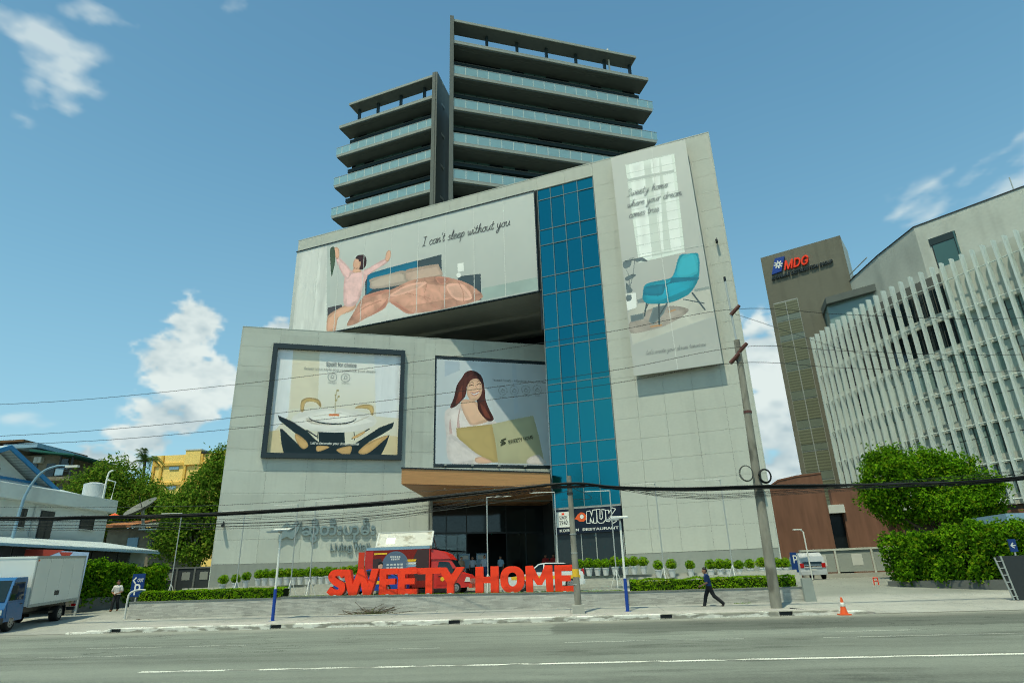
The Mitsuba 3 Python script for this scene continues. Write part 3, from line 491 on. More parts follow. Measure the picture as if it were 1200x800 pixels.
# ------------------------------------------------------------------ flat print of the boards: outlines in metres on the wall they hang on
ART = json.loads(r"""{"SLEEP":[["curtain",[[-41.73,34.3],[-38.31,34.35],[-37.43,24.34],[-41.67,24.11]]],["softgrey",[[-38.31,34.35],[-37.91,34.36],[-37.06,24.37],[-37.43,24.34]]],["floor",[[-20.75,25.84],[-15.56,25.82],[-15.53,24.64],[-21.1,24.69]]],["lightgrey",[[-36.52,26.09],[-34.17,26.61],[-30.34,26.8],[-27.33,25.28],[-21.09,24.95],[-21.05,24.68],[-36.64,24.49]]],["slate",[[-33.35,29.94],[-24.91,30.21],[-24.81,27.54],[-31.38,27.37],[-33.2,27.67]]],["blue",[[-33.08,29.93],[-30.49,30.1],[-27.47,30.17],[-27.39,29.04],[-30.2,29.3],[-33.07,27.72]]],["slate",[[-23.24,27.55],[-20.89,27.31],[-20.87,24.73],[-21.5,24.72],[-21.75,26.2],[-23.12,26.95]]],["white",[[-23.24,28.88],[-22.61,28.83],[-22.57,27.96],[-23.19,28.0]]],["white",[[-22.87,27.61],[-22.88,27.53],[-22.91,27.47],[-22.96,27.42],[-23.03,27.4],[-23.1,27.4],[-23.17,27.43],[-23.24,27.48],[-23.29,27.55],[-23.32,27.62],[-23.33,27.71],[-23.32,27.78],[-23.29,27.85],[-23.24,27.89],[-23.17,27.91],[-23.1,27.91],[-23.03,27.88],[-22.96,27.83],[-22.91,27.76],[-22.88,27.69]]],["beige",[[-28.81,29.33],[-27.45,29.42],[-25.38,29.29],[-25.14,29.02],[-24.95,27.85],[-28.39,28.02]]],["pillow",[[-32.65,29.34],[-30.72,29.41],[-28.94,29.41],[-28.71,28.61],[-28.59,27.99],[-32.32,28.17],[-32.7,28.86]]],["blanket",[[-35.09,24.87],[-34.52,25.95],[-33.2,27.62],[-30.63,27.63],[-28.4,28.14],[-26.69,28.17],[-25.0,27.95],[-23.59,27.39],[-22.66,26.92],[-21.49,26.03],[-21.05,24.76],[-27.31,24.68],[-28.8,25.56],[-30.32,26.38],[-31.29,25.81],[-33.04,25.2],[-34.05,24.87]]],["fold",[[-30.32,26.38],[-29.56,26.18],[-28.05,25.01],[-27.68,24.71],[-28.53,24.91],[-29.54,25.71]]],["fold",[[-33.2,27.67],[-30.89,27.82],[-30.37,27.52],[-31.63,27.42],[-33.18,27.38]]],["fold",[[-32.66,25.37],[-31.19,26.26],[-30.59,26.86],[-30.8,25.95],[-32.03,25.48]]],["fold",[[-25.48,27.96],[-24.06,27.61],[-24.29,27.19],[-24.99,27.11]]],["foldlight",[[-30.35,27.16],[-28.39,27.83],[-26.43,27.65],[-27.39,27.15],[-29.59,26.89]]],["foldlight",[[-24.28,26.96],[-22.66,26.62],[-21.76,25.08],[-23.12,25.13],[-24.04,26.0]]],["fold",[[-26.69,26.08],[-26.69,26.05],[-26.67,26.02],[-25.46,24.87],[-25.43,24.86],[-25.4,24.85],[-25.38,24.87],[-25.37,24.89],[-25.37,24.92],[-25.39,24.95],[-26.57,26.07],[-26.37,27.39],[-26.37,27.42],[-26.39,27.45],[-26.42,27.47],[-26.45,27.47],[-26.47,27.46],[-26.49,27.44]]],["fold",[[-26.18,25.93],[-25.22,24.84],[-25.2,24.82],[-25.18,24.82],[-25.16,24.83],[-25.15,24.84],[-25.15,24.87],[-25.16,24.89],[-26.12,25.99],[-26.15,26.01],[-28.34,26.92],[-28.37,26.92],[-28.39,26.91],[-28.4,26.9],[-28.4,26.87],[-28.39,26.85],[-28.36,26.83]]],["fold",[[-33.08,26.34],[-31.32,26.71],[-31.29,26.72],[-31.28,26.75],[-31.29,26.78],[-31.31,26.81],[-31.34,26.83],[-31.37,26.83],[-33.15,26.46],[-33.16,26.46],[-34.41,25.74],[-34.43,25.72],[-34.43,25.69],[-34.42,25.66],[-34.39,25.64],[-34.35,25.63],[-34.32,25.63]]],["fold",[[-22.71,25.94],[-22.6,24.8],[-22.59,24.78],[-22.57,24.76],[-22.55,24.75],[-22.52,24.75],[-22.51,24.77],[-22.51,24.79],[-22.62,25.93],[-22.62,25.95],[-23.08,26.96],[-23.1,26.98],[-23.12,26.99],[-23.14,26.99],[-23.16,26.98],[-23.17,26.96],[-23.16,26.93]]],["darkslate",[[-37.56,27.22],[-35.94,27.24],[-35.73,26.91],[-36.82,26.51],[-37.47,26.15]]],["skin",[[-37.5,25.91],[-37.1,26.56],[-34.87,27.18],[-34.19,26.85],[-34.54,26.32],[-36.1,25.97],[-36.43,24.5],[-37.37,24.52]]],["pink",[[-35.77,30.14],[-35.22,30.72],[-34.6,30.74],[-33.7,30.44],[-33.07,29.75],[-33.41,28.88],[-33.68,27.84],[-34.32,26.83],[-35.53,27.06],[-35.77,28.39]]],["pink",[[-37.01,32.41],[-36.63,32.58],[-35.06,30.74],[-35.35,29.92],[-35.78,30.19],[-36.34,31.02]]],["pink",[[-33.7,30.44],[-32.99,30.58],[-31.19,31.17],[-30.83,30.74],[-31.92,30.29],[-33.2,29.78]]],["skin",[[-37.4,33.73],[-37.05,33.89],[-36.7,33.43],[-36.64,32.69],[-36.99,32.51]]],["skin",[[-30.99,31.83],[-30.74,32.02],[-30.47,31.76],[-30.54,31.1],[-30.83,30.79],[-31.11,31.11]]],["hair",[[-33.28,31.23],[-33.32,30.99],[-33.42,30.79],[-33.55,30.65],[-33.71,30.59],[-33.88,30.61],[-34.05,30.71],[-34.19,30.88],[-34.3,31.1],[-34.36,31.36],[-34.36,31.62],[-34.31,31.86],[-34.22,32.06],[-34.08,32.2],[-33.92,32.26],[-33.75,32.24],[-33.58,32.14],[-33.44,31.97],[-33.34,31.74],[-33.28,31.49]]],["skin",[[-33.94,31.17],[-33.99,30.98],[-34.08,30.82],[-34.2,30.72],[-34.34,30.67],[-34.48,30.7],[-34.62,30.78],[-34.74,30.93],[-34.83,31.11],[-34.87,31.32],[-34.87,31.53],[-34.82,31.73],[-34.73,31.89],[-34.61,31.99],[-34.47,32.04],[-34.32,32.01],[-34.18,31.92],[-34.07,31.78],[-33.98,31.59],[-33.94,31.38]]],["skin",[[-34.75,30.92],[-34.06,30.72],[-33.85,30.35],[-34.77,30.47]]],["hair",[[-34.61,32.04],[-34.31,32.3],[-33.7,32.16],[-33.83,31.68],[-34.15,31.55],[-34.27,31.83]]],["hairline",[[-34.48,30.82],[-34.47,30.82],[-34.46,30.81],[-34.28,30.85],[-34.27,30.85],[-34.27,30.86],[-34.27,30.87],[-34.28,30.88],[-34.29,30.89],[-34.3,30.89],[-34.48,30.86],[-34.66,30.97],[-34.67,30.98],[-34.68,30.97],[-34.69,30.97],[-34.69,30.96],[-34.69,30.95],[-34.68,30.94]]],["plant",[[-37.85,33.71],[-37.6,34.04],[-37.29,33.79],[-37.11,32.35],[-37.24,31.22],[-37.38,30.61],[-37.63,31.82]]]],"CHAIR":[["glow",[[-6.97,34.39],[-2.87,34.28],[-3.14,25.06],[-6.76,24.96]]],["glowhi",[[-6.65,34.29],[-5.42,34.3],[-5.66,25.22],[-6.6,25.09]]],["glowhi",[[-4.85,34.32],[-4.13,34.29],[-4.72,25.52],[-4.94,25.57]]],["glowhi",[[-3.98,34.24],[-3.11,34.16],[-3.35,25.19],[-4.15,25.3]]],["softgrey",[[-2.87,34.2],[-2.86,34.2],[-2.86,34.21],[-2.85,34.22],[-2.86,34.23],[-2.86,34.24],[-2.87,34.24],[-6.89,34.39],[-6.9,34.39],[-6.91,34.38],[-6.91,34.37],[-6.9,34.35],[-6.9,34.34],[-6.89,34.34]]],["softgrey",[[-2.9,33.29],[-2.89,33.29],[-2.88,33.3],[-2.88,33.31],[-2.89,33.32],[-2.89,33.33],[-2.9,33.34],[-6.88,33.47],[-6.89,33.47],[-6.89,33.46],[-6.9,33.45],[-6.89,33.43],[-6.88,33.42],[-6.87,33.42]]],["softgrey",[[-2.93,32.39],[-2.92,32.39],[-2.91,32.4],[-2.91,32.41],[-2.92,32.43],[-2.92,32.43],[-2.93,32.44],[-6.87,32.56],[-6.88,32.56],[-6.88,32.55],[-6.88,32.54],[-6.88,32.53],[-6.87,32.52],[-6.86,32.51]]],["softgrey",[[-2.96,31.51],[-2.95,31.51],[-2.94,31.52],[-2.94,31.53],[-2.94,31.54],[-2.95,31.55],[-2.96,31.55],[-6.85,31.66],[-6.86,31.66],[-6.87,31.65],[-6.87,31.64],[-6.87,31.63],[-6.86,31.62],[-6.85,31.62]]],["softgrey",[[-2.99,30.63],[-2.98,30.63],[-2.97,30.64],[-2.97,30.65],[-2.97,30.66],[-2.98,30.67],[-2.99,30.67],[-6.84,30.78],[-6.85,30.77],[-6.86,30.76],[-6.86,30.75],[-6.86,30.74],[-6.85,30.73],[-6.84,30.73]]],["softgrey",[[-3.01,29.76],[-3.01,29.77],[-3.0,29.77],[-3.0,29.79],[-3.0,29.8],[-3.01,29.8],[-3.02,29.81],[-6.83,29.9],[-6.84,29.9],[-6.85,29.89],[-6.85,29.88],[-6.84,29.87],[-6.84,29.86],[-6.83,29.85]]],["softgrey",[[-3.04,28.91],[-3.03,28.91],[-3.03,28.92],[-3.03,28.93],[-3.03,28.94],[-3.04,28.95],[-3.04,28.95],[-6.82,29.03],[-6.83,29.03],[-6.83,29.02],[-6.84,29.01],[-6.83,29.0],[-6.82,28.99],[-6.82,28.99]]],["softgrey",[[-3.07,28.06],[-3.06,28.07],[-3.05,28.07],[-3.05,28.08],[-3.06,28.09],[-3.06,28.1],[-3.07,28.11],[-6.81,28.18],[-6.82,28.18],[-6.82,28.17],[-6.82,28.16],[-6.82,28.15],[-6.81,28.14],[-6.8,28.13]]],["softgrey",[[-3.1,27.23],[-3.09,27.23],[-3.08,27.24],[-3.08,27.25],[-3.08,27.26],[-3.09,27.27],[-3.1,27.27],[-6.8,27.33],[-6.8,27.33],[-6.81,27.32],[-6.81,27.31],[-6.81,27.3],[-6.8,27.29],[-6.79,27.29]]],["softgrey",[[-3.12,26.4],[-3.11,26.4],[-3.11,26.41],[-3.11,26.42],[-3.11,26.43],[-3.12,26.44],[-3.13,26.44],[-6.78,26.5],[-6.79,26.49],[-6.8,26.49],[-6.8,26.48],[-6.8,26.47],[-6.79,26.46],[-6.78,26.45]]],["softgrey",[[-3.15,25.58],[-3.14,25.59],[-3.14,25.59],[-3.13,25.6],[-3.14,25.61],[-3.14,25.62],[-3.15,25.62],[-6.77,25.67],[-6.78,25.67],[-6.79,25.66],[-6.79,25.65],[-6.79,25.64],[-6.78,25.63],[-6.77,25.63]]],["softgrey",[[-6.94,32.92],[-3.05,32.71],[-3.06,32.47],[-6.94,32.63]]],["chairfloor",[[-8.02,20.84],[-7.01,21.46],[-2.92,21.66],[-1.71,21.61],[-1.64,19.4],[-7.91,18.18]]],["greyline",[[-2.83,21.79],[-1.69,21.82],[-1.71,21.59],[-2.84,21.58]]],["rug",[[-7.99,19.98],[-6.41,20.8],[-4.94,20.84],[-3.42,20.22],[-4.95,19.37],[-6.43,19.11],[-7.9,19.11]]],["rugdark",[[-7.85,20.57],[-6.84,20.59],[-6.86,20.1],[-7.87,20.03]]],["rugdark",[[-6.51,19.84],[-6.04,20.91],[-4.92,20.96],[-5.33,20.24],[-6.19,19.51]]],["orange",[[-5.59,19.31],[-5.56,19.32],[-5.55,19.34],[-5.54,19.37],[-5.55,19.39],[-5.57,19.41],[-5.59,19.42],[-6.4,19.42],[-6.42,19.42],[-6.44,19.4],[-6.45,19.37],[-6.44,19.35],[-6.42,19.33],[-6.4,19.32]]],["orange",[[-4.42,20.37],[-4.4,20.38],[-4.39,20.4],[-4.39,20.42],[-4.39,20.44],[-4.41,20.46],[-4.43,20.46],[-4.92,20.38],[-4.94,20.37],[-4.95,20.35],[-4.95,20.33],[-4.94,20.31],[-4.93,20.29],[-4.91,20.29]]],["mutegrey",[[-7.23,21.78],[-6.76,21.87],[-6.51,21.45],[-7.17,21.49]]],["darkgrey",[[-6.84,20.35],[-6.84,20.32],[-6.83,20.29],[-6.81,20.27],[-6.78,20.27],[-6.75,20.29],[-6.73,20.31],[-6.41,21.48],[-6.41,21.51],[-6.43,21.54],[-6.45,21.56],[-6.48,21.56],[-6.51,21.55],[-6.52,21.52]]],["darkgrey",[[-5.81,19.48],[-5.8,19.44],[-5.78,19.4],[-5.75,19.39],[-5.71,19.39],[-5.68,19.42],[-5.67,19.45],[-5.51,21.17],[-5.52,21.21],[-5.54,21.24],[-5.57,21.26],[-5.61,21.25],[-5.64,21.23],[-5.65,21.19]]],["darkgrey",[[-2.35,19.98],[-2.33,19.95],[-2.3,19.94],[-2.27,19.95],[-2.24,19.97],[-2.23,20.0],[-2.24,20.04],[-2.96,21.56],[-2.99,21.58],[-3.02,21.59],[-3.05,21.59],[-3.07,21.56],[-3.08,21.53],[-3.07,21.49]]],["darkgrey",[[-2.3,20.49],[-2.28,20.49],[-2.26,20.49],[-2.25,20.51],[-2.25,20.54],[-2.26,20.56],[-2.27,20.57],[-3.69,21.17],[-3.71,21.17],[-3.73,21.16],[-3.74,21.14],[-3.74,21.12],[-3.73,21.1],[-3.71,21.09]]],["darkgrey",[[-5.73,20.16],[-5.75,20.14],[-5.74,20.11],[-5.73,20.09],[-5.71,20.08],[-5.68,20.08],[-5.66,20.09],[-4.87,21.1],[-4.86,21.12],[-4.86,21.15],[-4.87,21.17],[-4.9,21.19],[-4.92,21.18],[-4.94,21.17]]],["darkgrey",[[-6.74,20.79],[-6.75,20.77],[-6.75,20.75],[-6.73,20.73],[-6.71,20.72],[-6.69,20.73],[-6.68,20.74],[-6.32,21.3],[-6.31,21.32],[-6.32,21.35],[-6.33,21.37],[-6.35,21.37],[-6.37,21.37],[-6.39,21.36]]],["teal",[[-3.57,24.83],[-2.92,24.86],[-2.24,24.76],[-2.17,24.38],[-2.17,23.82],[-2.46,22.52],[-3.08,21.66],[-3.59,21.35],[-4.75,21.07],[-6.36,21.29],[-6.76,21.77],[-6.72,22.1],[-6.43,22.96],[-5.17,23.06],[-4.43,23.12],[-4.09,23.61]]],["tealdark",[[-4.43,23.09],[-4.16,23.07],[-2.5,22.74],[-2.58,22.51],[-3.76,22.62],[-4.82,22.57],[-5.31,21.81],[-6.53,22.06],[-6.69,22.09],[-6.4,22.77],[-4.72,22.71]]],["tealdark",[[-4.78,21.07],[-4.78,21.05],[-4.76,21.04],[-4.75,21.03],[-4.73,21.04],[-4.72,21.05],[-4.72,21.07],[-4.79,22.57],[-4.79,22.58],[-4.81,22.6],[-4.82,22.6],[-4.84,22.6],[-4.85,22.58],[-4.85,22.57]]],["teallight",[[-3.42,24.72],[-2.38,24.66],[-2.33,23.77],[-2.56,22.99],[-3.94,23.17]]],["leafgrey",[[-8.01,25.2],[-7.64,25.45],[-7.31,25.27],[-7.5,24.78],[-7.95,24.73]]],["leafgrey",[[-7.46,25.5],[-6.95,25.42],[-7.06,25.22],[-7.39,25.33]]],["leafgrey",[[-7.05,25.31],[-6.52,25.4],[-6.04,24.91],[-6.56,25.04],[-6.9,25.06]]],["leafgrey",[[-7.96,23.85],[-7.43,24.06],[-7.06,23.92],[-7.55,23.65],[-7.9,23.59]]],["leafgrey",[[-7.93,23.41],[-7.69,23.08],[-7.48,22.62],[-7.92,22.53]]],["leafgrey",[[-7.31,24.13],[-7.75,22.72],[-7.75,22.71],[-7.75,22.69],[-7.74,22.68],[-7.72,22.68],[-7.71,22.69],[-7.7,22.7],[-7.26,24.11],[-7.26,24.11],[-7.03,25.21],[-7.03,25.22],[-7.04,25.23],[-7.05,25.24],[-7.06,25.24],[-7.07,25.24],[-7.08,25.22]]],["leafgrey",[[-7.7,24.11],[-7.75,22.71],[-7.75,22.7],[-7.74,22.69],[-7.73,22.68],[-7.72,22.68],[-7.71,22.69],[-7.7,22.71],[-7.65,24.11],[-7.66,24.12],[-7.85,24.83],[-7.85,24.84],[-7.87,24.85],[-7.88,24.85],[-7.89,24.84],[-7.9,24.83],[-7.9,24.82]]],["leafgrey",[[-7.77,22.53],[-7.77,22.52],[-7.76,22.51],[-7.75,22.5],[-7.73,22.5],[-7.72,22.51],[-7.72,22.52],[-7.61,23.72],[-7.61,23.73],[-7.62,23.74],[-7.63,23.75],[-7.64,23.75],[-7.65,23.74],[-7.66,23.73]]],["white",[[-8.09,22.45],[-7.25,22.43],[-7.29,21.15],[-8.06,21.03]]],["leafgrey",[[-8.0,22.32],[-7.63,22.28],[-7.67,21.87],[-8.01,21.84]]],["softgrey",[[-1.63,19.35],[-1.62,19.35],[-1.62,19.36],[-1.62,19.37],[-1.62,19.37],[-1.63,19.38],[-1.63,19.38],[-7.92,18.18],[-7.93,18.18],[-7.93,18.17],[-7.93,18.16],[-7.93,18.15],[-7.92,18.15],[-7.91,18.15]]]],"DINING":[["whitecurtain",[[2.94,20.17],[4.13,20.15],[4.24,14.43],[3.02,12.83]]],["whitecurtain",[[10.79,20.09],[13.07,20.07],[13.08,14.55],[11.18,14.67]]],["cream2",[[4.13,20.15],[6.27,20.13],[6.47,15.4],[4.32,14.97]]],["cream3",[[2.89,11.47],[2.84,13.17],[3.7,13.28],[4.2,11.41]]],["cream3",[[12.26,13.07],[13.1,13.0],[13.05,11.4],[11.73,11.38]]],["chairwood",[[5.18,14.86],[5.12,15.62],[5.34,15.94],[5.75,16.06],[6.43,15.95],[6.73,15.56],[6.68,15.27],[6.28,15.67],[5.69,15.7],[5.43,15.46],[5.41,14.92]]],["chairwood",[[9.41,15.3],[9.88,15.59],[10.57,15.65],[10.93,15.48],[10.99,14.99],[10.84,14.69],[10.59,15.19],[9.98,15.3]]],["blackp",[[6.73,13.22],[8.73,13.28],[8.86,12.1],[6.82,12.06]]],["blackp",[[6.57,12.79],[6.59,12.78],[6.62,12.79],[6.63,12.81],[6.64,12.83],[6.63,12.86],[6.61,12.88],[5.8,13.38],[5.77,13.39],[5.75,13.38],[5.73,13.37],[5.73,13.34],[5.73,13.31],[5.75,13.29]]],["blackp",[[6.64,12.67],[6.65,12.64],[6.67,12.63],[6.69,12.62],[6.71,12.63],[6.72,12.64],[6.73,12.66],[6.71,13.27],[6.71,13.3],[6.69,13.31],[6.67,13.32],[6.65,13.31],[6.64,13.3],[6.63,13.28]]],["blackp",[[10.7,13.52],[10.72,13.54],[10.73,13.57],[10.72,13.59],[10.7,13.61],[10.67,13.62],[10.65,13.61],[9.33,12.78],[9.31,12.76],[9.31,12.73],[9.31,12.7],[9.33,12.68],[9.36,12.68],[9.38,12.68]]],["blackp",[[9.53,12.64],[9.54,12.63],[9.55,12.61],[9.57,12.61],[9.58,12.62],[9.6,12.63],[9.6,12.65],[9.53,13.27],[9.52,13.28],[9.51,13.3],[9.49,13.3],[9.47,13.29],[9.46,13.28],[9.46,13.26]]],["tabletop",[[11.27,14.24],[11.19,14.01],[10.94,13.79],[10.53,13.59],[9.99,13.42],[9.35,13.3],[8.64,13.22],[7.89,13.19],[7.15,13.2],[6.45,13.27],[5.81,13.39],[5.28,13.54],[4.88,13.72],[4.62,13.93],[4.52,14.15],[4.59,14.38],[4.82,14.59],[5.19,14.79],[5.71,14.96],[6.33,15.09],[7.04,15.18],[7.79,15.22],[8.55,15.21],[9.27,15.14],[9.93,15.03],[10.49,14.88],[10.91,14.69],[11.17,14.47]]],["tablemark",[[5.64,14.34],[6.74,14.12],[6.17,14.0],[9.11,13.97],[7.77,13.8],[6.09,13.87]]],["tablemark",[[10.64,14.61],[10.65,14.63],[10.65,14.64],[10.65,14.66],[10.64,14.68],[10.62,14.68],[10.6,14.68],[9.43,14.1],[9.42,14.09],[9.41,14.07],[9.42,14.05],[9.43,14.04],[9.44,14.03],[9.46,14.03]]],["blackp",[[9.6,14.4],[9.51,14.22],[9.24,14.07],[8.82,13.95],[8.29,13.88],[7.71,13.85],[7.13,13.88],[6.61,13.97],[6.19,14.09],[5.92,14.24],[5.82,14.41],[5.9,14.58],[6.16,14.74],[6.57,14.86],[7.09,14.93],[7.67,14.96],[8.26,14.93],[8.79,14.85],[9.22,14.73],[9.5,14.57]]],["tablewhite",[[9.59,14.49],[9.5,14.32],[9.23,14.17],[8.81,14.05],[8.29,13.98],[7.71,13.96],[7.12,13.99],[6.6,14.07],[6.18,14.19],[5.91,14.34],[5.81,14.5],[5.89,14.67],[6.15,14.81],[6.56,14.93],[7.08,15.01],[7.66,15.03],[8.25,15.01],[8.79,14.93],[9.22,14.81],[9.49,14.65]]],["tablemark",[[8.38,14.82],[8.39,14.82],[8.4,14.83],[8.4,14.85],[8.39,14.86],[8.38,14.87],[8.37,14.87],[6.2,14.53],[6.19,14.52],[6.19,14.51],[6.18,14.49],[6.19,14.48],[6.2,14.47],[6.21,14.47]]],["orangeprint",[[7.4,14.74],[8.21,14.76],[8.22,14.58],[7.41,14.56]]],["twig",[[7.83,16.18],[7.92,16.83],[7.92,16.84],[7.91,16.86],[7.9,16.86],[7.89,16.86],[7.88,16.85],[7.87,16.84],[7.78,16.19],[7.78,16.19],[7.86,14.81],[7.86,14.79],[7.87,14.78],[7.88,14.78],[7.9,14.78],[7.91,14.79],[7.91,14.81]]],["twig",[[8.09,16.28],[8.09,16.29],[8.09,16.3],[8.08,16.3],[8.07,16.31],[8.06,16.3],[8.06,16.3],[7.81,15.83],[7.81,15.82],[7.82,15.81],[7.82,15.81],[7.83,15.8],[7.84,15.8],[7.84,15.81]]],["twig",[[8.07,16.75],[8.05,16.68],[8.0,16.65],[7.93,16.68],[7.9,16.74],[7.92,16.81],[7.98,16.84],[8.05,16.81]]],["twig",[[8.16,16.24],[8.14,16.17],[8.08,16.14],[8.02,16.17],[7.99,16.23],[8.01,16.3],[8.07,16.33],[8.13,16.3]]],["twig",[[8.01,15.92],[7.99,15.85],[7.93,15.82],[7.87,15.85],[7.84,15.91],[7.86,15.98],[7.92,16.01],[7.98,15.98]]],["twig",[[7.91,16.37],[7.89,16.31],[7.83,16.28],[7.77,16.3],[7.74,16.37],[7.76,16.43],[7.82,16.46],[7.88,16.44]]],["blackp",[[3.45,14.49],[4.6,14.02],[5.81,13.25],[6.53,12.57],[7.31,12.04],[7.37,11.3],[4.2,11.41],[3.96,12.17],[3.72,13.4],[3.93,13.37],[4.73,12.62],[5.35,12.06],[5.68,11.95],[5.82,12.21],[5.37,12.72],[4.5,13.39],[3.62,14.06]]],["blackp",[[12.7,14.22],[11.53,13.73],[10.53,12.99],[9.23,12.08],[9.11,11.33],[11.73,11.38],[12.15,12.35],[12.36,13.11],[11.91,13.02],[10.75,12.15],[10.26,11.7],[10.08,11.87],[10.73,12.5],[11.9,13.24],[12.58,13.71]]],["blackp",[[6.72,12.23],[9.55,12.29],[9.61,11.34],[6.79,11.34]]],["chairseat",[[4.9,12.88],[5.05,13.02],[5.71,12.55],[5.99,12.13],[5.85,11.87],[5.52,11.86],[5.08,12.37]]],["chairseat",[[9.96,11.74],[10.9,12.59],[12.26,13.07],[11.6,12.34],[10.78,11.62],[10.19,11.47]]],["chairseat",[[6.67,12.09],[7.65,12.01],[6.77,11.61]]],["chairseat",[[8.19,11.81],[9.34,12.12],[9.24,11.4],[8.82,11.39]]],["chairseat",[[9.35,12.82],[10.26,13.37],[10.32,13.2],[9.69,12.79]]]],"WOMAN":[["winglow",[[16.92,19.93],[18.26,19.9],[18.27,19.1],[16.94,18.44]]],["palewall",[[23.08,20.03],[23.48,20.03],[23.54,15.49],[23.14,15.28]]],["cardigan",[[16.97,15.17],[17.52,15.7],[18.36,16.07],[19.31,15.92],[21.1,14.79],[21.57,14.24],[21.35,12.77],[20.76,10.95],[17.55,10.91],[17.12,13.22]]],["skinp",[[18.78,16.47],[19.97,16.14],[20.21,15.38],[20.81,14.63],[19.48,14.17],[18.92,14.57],[18.36,15.98]]],["hairbrown",[[18.46,18.42],[18.78,18.93],[19.32,19.14],[19.94,18.95],[20.34,18.41],[20.52,17.33],[20.57,16.55],[20.92,15.59],[21.29,14.8],[20.85,14.56],[20.34,14.96],[19.91,15.59],[19.8,16.32],[19.32,17.86],[18.9,17.55],[18.78,16.77],[18.29,16.17],[17.84,15.75],[17.43,15.69],[17.76,16.59],[18.02,17.71]]],["hairred",[[18.29,17.23],[18.59,17.83],[18.48,16.62],[17.89,15.86],[18.02,16.54]]],["hairred",[[20.07,16.14],[20.49,15.77],[21.01,14.83],[20.44,15.1]]],["skinp",[[20.27,17.3],[20.2,17.03],[20.1,16.79],[19.96,16.59],[19.79,16.44],[19.62,16.35],[19.43,16.34],[19.26,16.39],[19.12,16.51],[19.0,16.69],[18.92,16.91],[18.89,17.16],[18.9,17.43],[18.96,17.7],[19.06,17.94],[19.2,18.15],[19.37,18.3],[19.55,18.39],[19.73,18.41],[19.91,18.36],[20.06,18.23],[20.17,18.05],[20.25,17.83],[20.28,17.57]]],["hairbrown",[[18.55,17.93],[18.9,18.64],[19.48,18.94],[19.94,18.91],[19.77,18.72],[19.28,18.5],[18.97,18.08],[18.86,17.16],[18.67,16.62],[18.48,16.62]]],["hairbrown",[[19.86,18.9],[20.21,18.64],[20.42,17.92],[20.54,17.03],[20.38,16.7],[20.33,17.42],[20.24,18.01],[20.03,18.45]]],["whitep",[[19.27,17.1],[19.6,17.03],[19.98,17.25],[19.85,16.99],[19.56,16.88],[19.37,16.95]]],["lip",[[19.59,17.0],[19.61,17.01],[20.06,17.26],[20.07,17.27],[20.07,17.29],[20.07,17.3],[20.06,17.31],[20.04,17.32],[20.03,17.31],[19.6,17.07],[19.23,17.15],[19.21,17.14],[19.2,17.14],[19.19,17.12],[19.19,17.1],[19.2,17.09],[19.21,17.08]]],["lip",[[19.55,16.81],[19.56,16.81],[19.57,16.81],[19.92,16.96],[19.93,16.97],[19.94,16.98],[19.93,17.0],[19.92,17.01],[19.91,17.02],[19.89,17.02],[19.56,16.87],[19.33,16.97],[19.31,16.97],[19.29,16.97],[19.28,16.96],[19.28,16.94],[19.29,16.92],[19.3,16.91]]],["hairbrown",[[19.34,17.76],[19.5,17.72],[19.52,17.72],[19.53,17.73],[19.54,17.74],[19.55,17.76],[19.54,17.78],[19.52,17.79],[19.35,17.84],[19.32,17.84],[19.11,17.75],[19.1,17.74],[19.09,17.72],[19.09,17.7],[19.1,17.69],[19.12,17.68],[19.14,17.68]]],["hairbrown",[[20.01,17.91],[20.13,17.88],[20.15,17.88],[20.17,17.9],[20.18,17.91],[20.18,17.93],[20.17,17.95],[20.16,17.96],[20.02,17.99],[19.99,17.99],[19.8,17.88],[19.78,17.87],[19.78,17.85],[19.78,17.83],[19.8,17.81],[19.81,17.81],[19.83,17.81]]],["hairbrown",[[19.32,18.02],[19.5,17.97],[19.52,17.97],[19.53,17.97],[19.53,17.99],[19.53,18.0],[19.53,18.01],[19.52,18.02],[19.33,18.07],[19.31,18.06],[19.08,17.95],[19.07,17.95],[19.06,17.93],[19.07,17.92],[19.07,17.91],[19.08,17.91],[19.1,17.91]]],["hairbrown",[[20.01,18.17],[20.16,18.12],[20.17,18.12],[20.18,18.12],[20.19,18.13],[20.19,18.15],[20.19,18.16],[20.18,18.17],[20.02,18.22],[20.0,18.22],[19.77,18.11],[19.76,18.1],[19.76,18.09],[19.76,18.07],[19.77,18.06],[19.78,18.06],[19.79,18.06]]],["lipsoft",[[19.79,17.46],[19.65,17.39],[19.64,17.38],[19.64,17.37],[19.64,17.36],[19.65,17.35],[19.66,17.35],[19.67,17.35],[19.82,17.44],[19.83,17.44],[19.83,17.45],[19.83,17.46],[19.7,17.77],[19.69,17.78],[19.68,17.78],[19.67,17.78],[19.67,17.77],[19.66,17.76],[19.66,17.75]]],["cardishade",[[18.03,13.98],[18.14,15.11],[18.36,15.88],[18.22,14.74],[18.29,13.99]]],["cardishade",[[17.44,14.71],[17.63,13.41],[17.91,12.14],[17.63,12.5],[17.37,13.59]]],["boxside",[[17.96,13.87],[19.48,14.1],[21.11,14.32],[21.39,12.77],[21.6,11.0],[20.94,10.99],[20.02,11.36],[18.73,12.34],[18.03,13.15]]],["boxfront",[[21.11,14.32],[22.93,14.78],[24.9,15.21],[25.32,13.43],[25.67,11.4],[25.89,10.96],[21.6,10.93],[21.39,12.77]]],["cardigan",[[17.37,13.22],[18.09,13.02],[19.47,11.9],[20.3,11.36],[19.83,10.94],[17.55,10.91]]],["skinp",[[19.58,11.3],[20.21,11.45],[21.02,11.1],[20.76,10.92],[19.79,10.94]]],["cardigan",[[24.28,11.38],[25.15,11.73],[25.56,11.45],[25.89,10.96],[24.26,10.93]]]]}""")
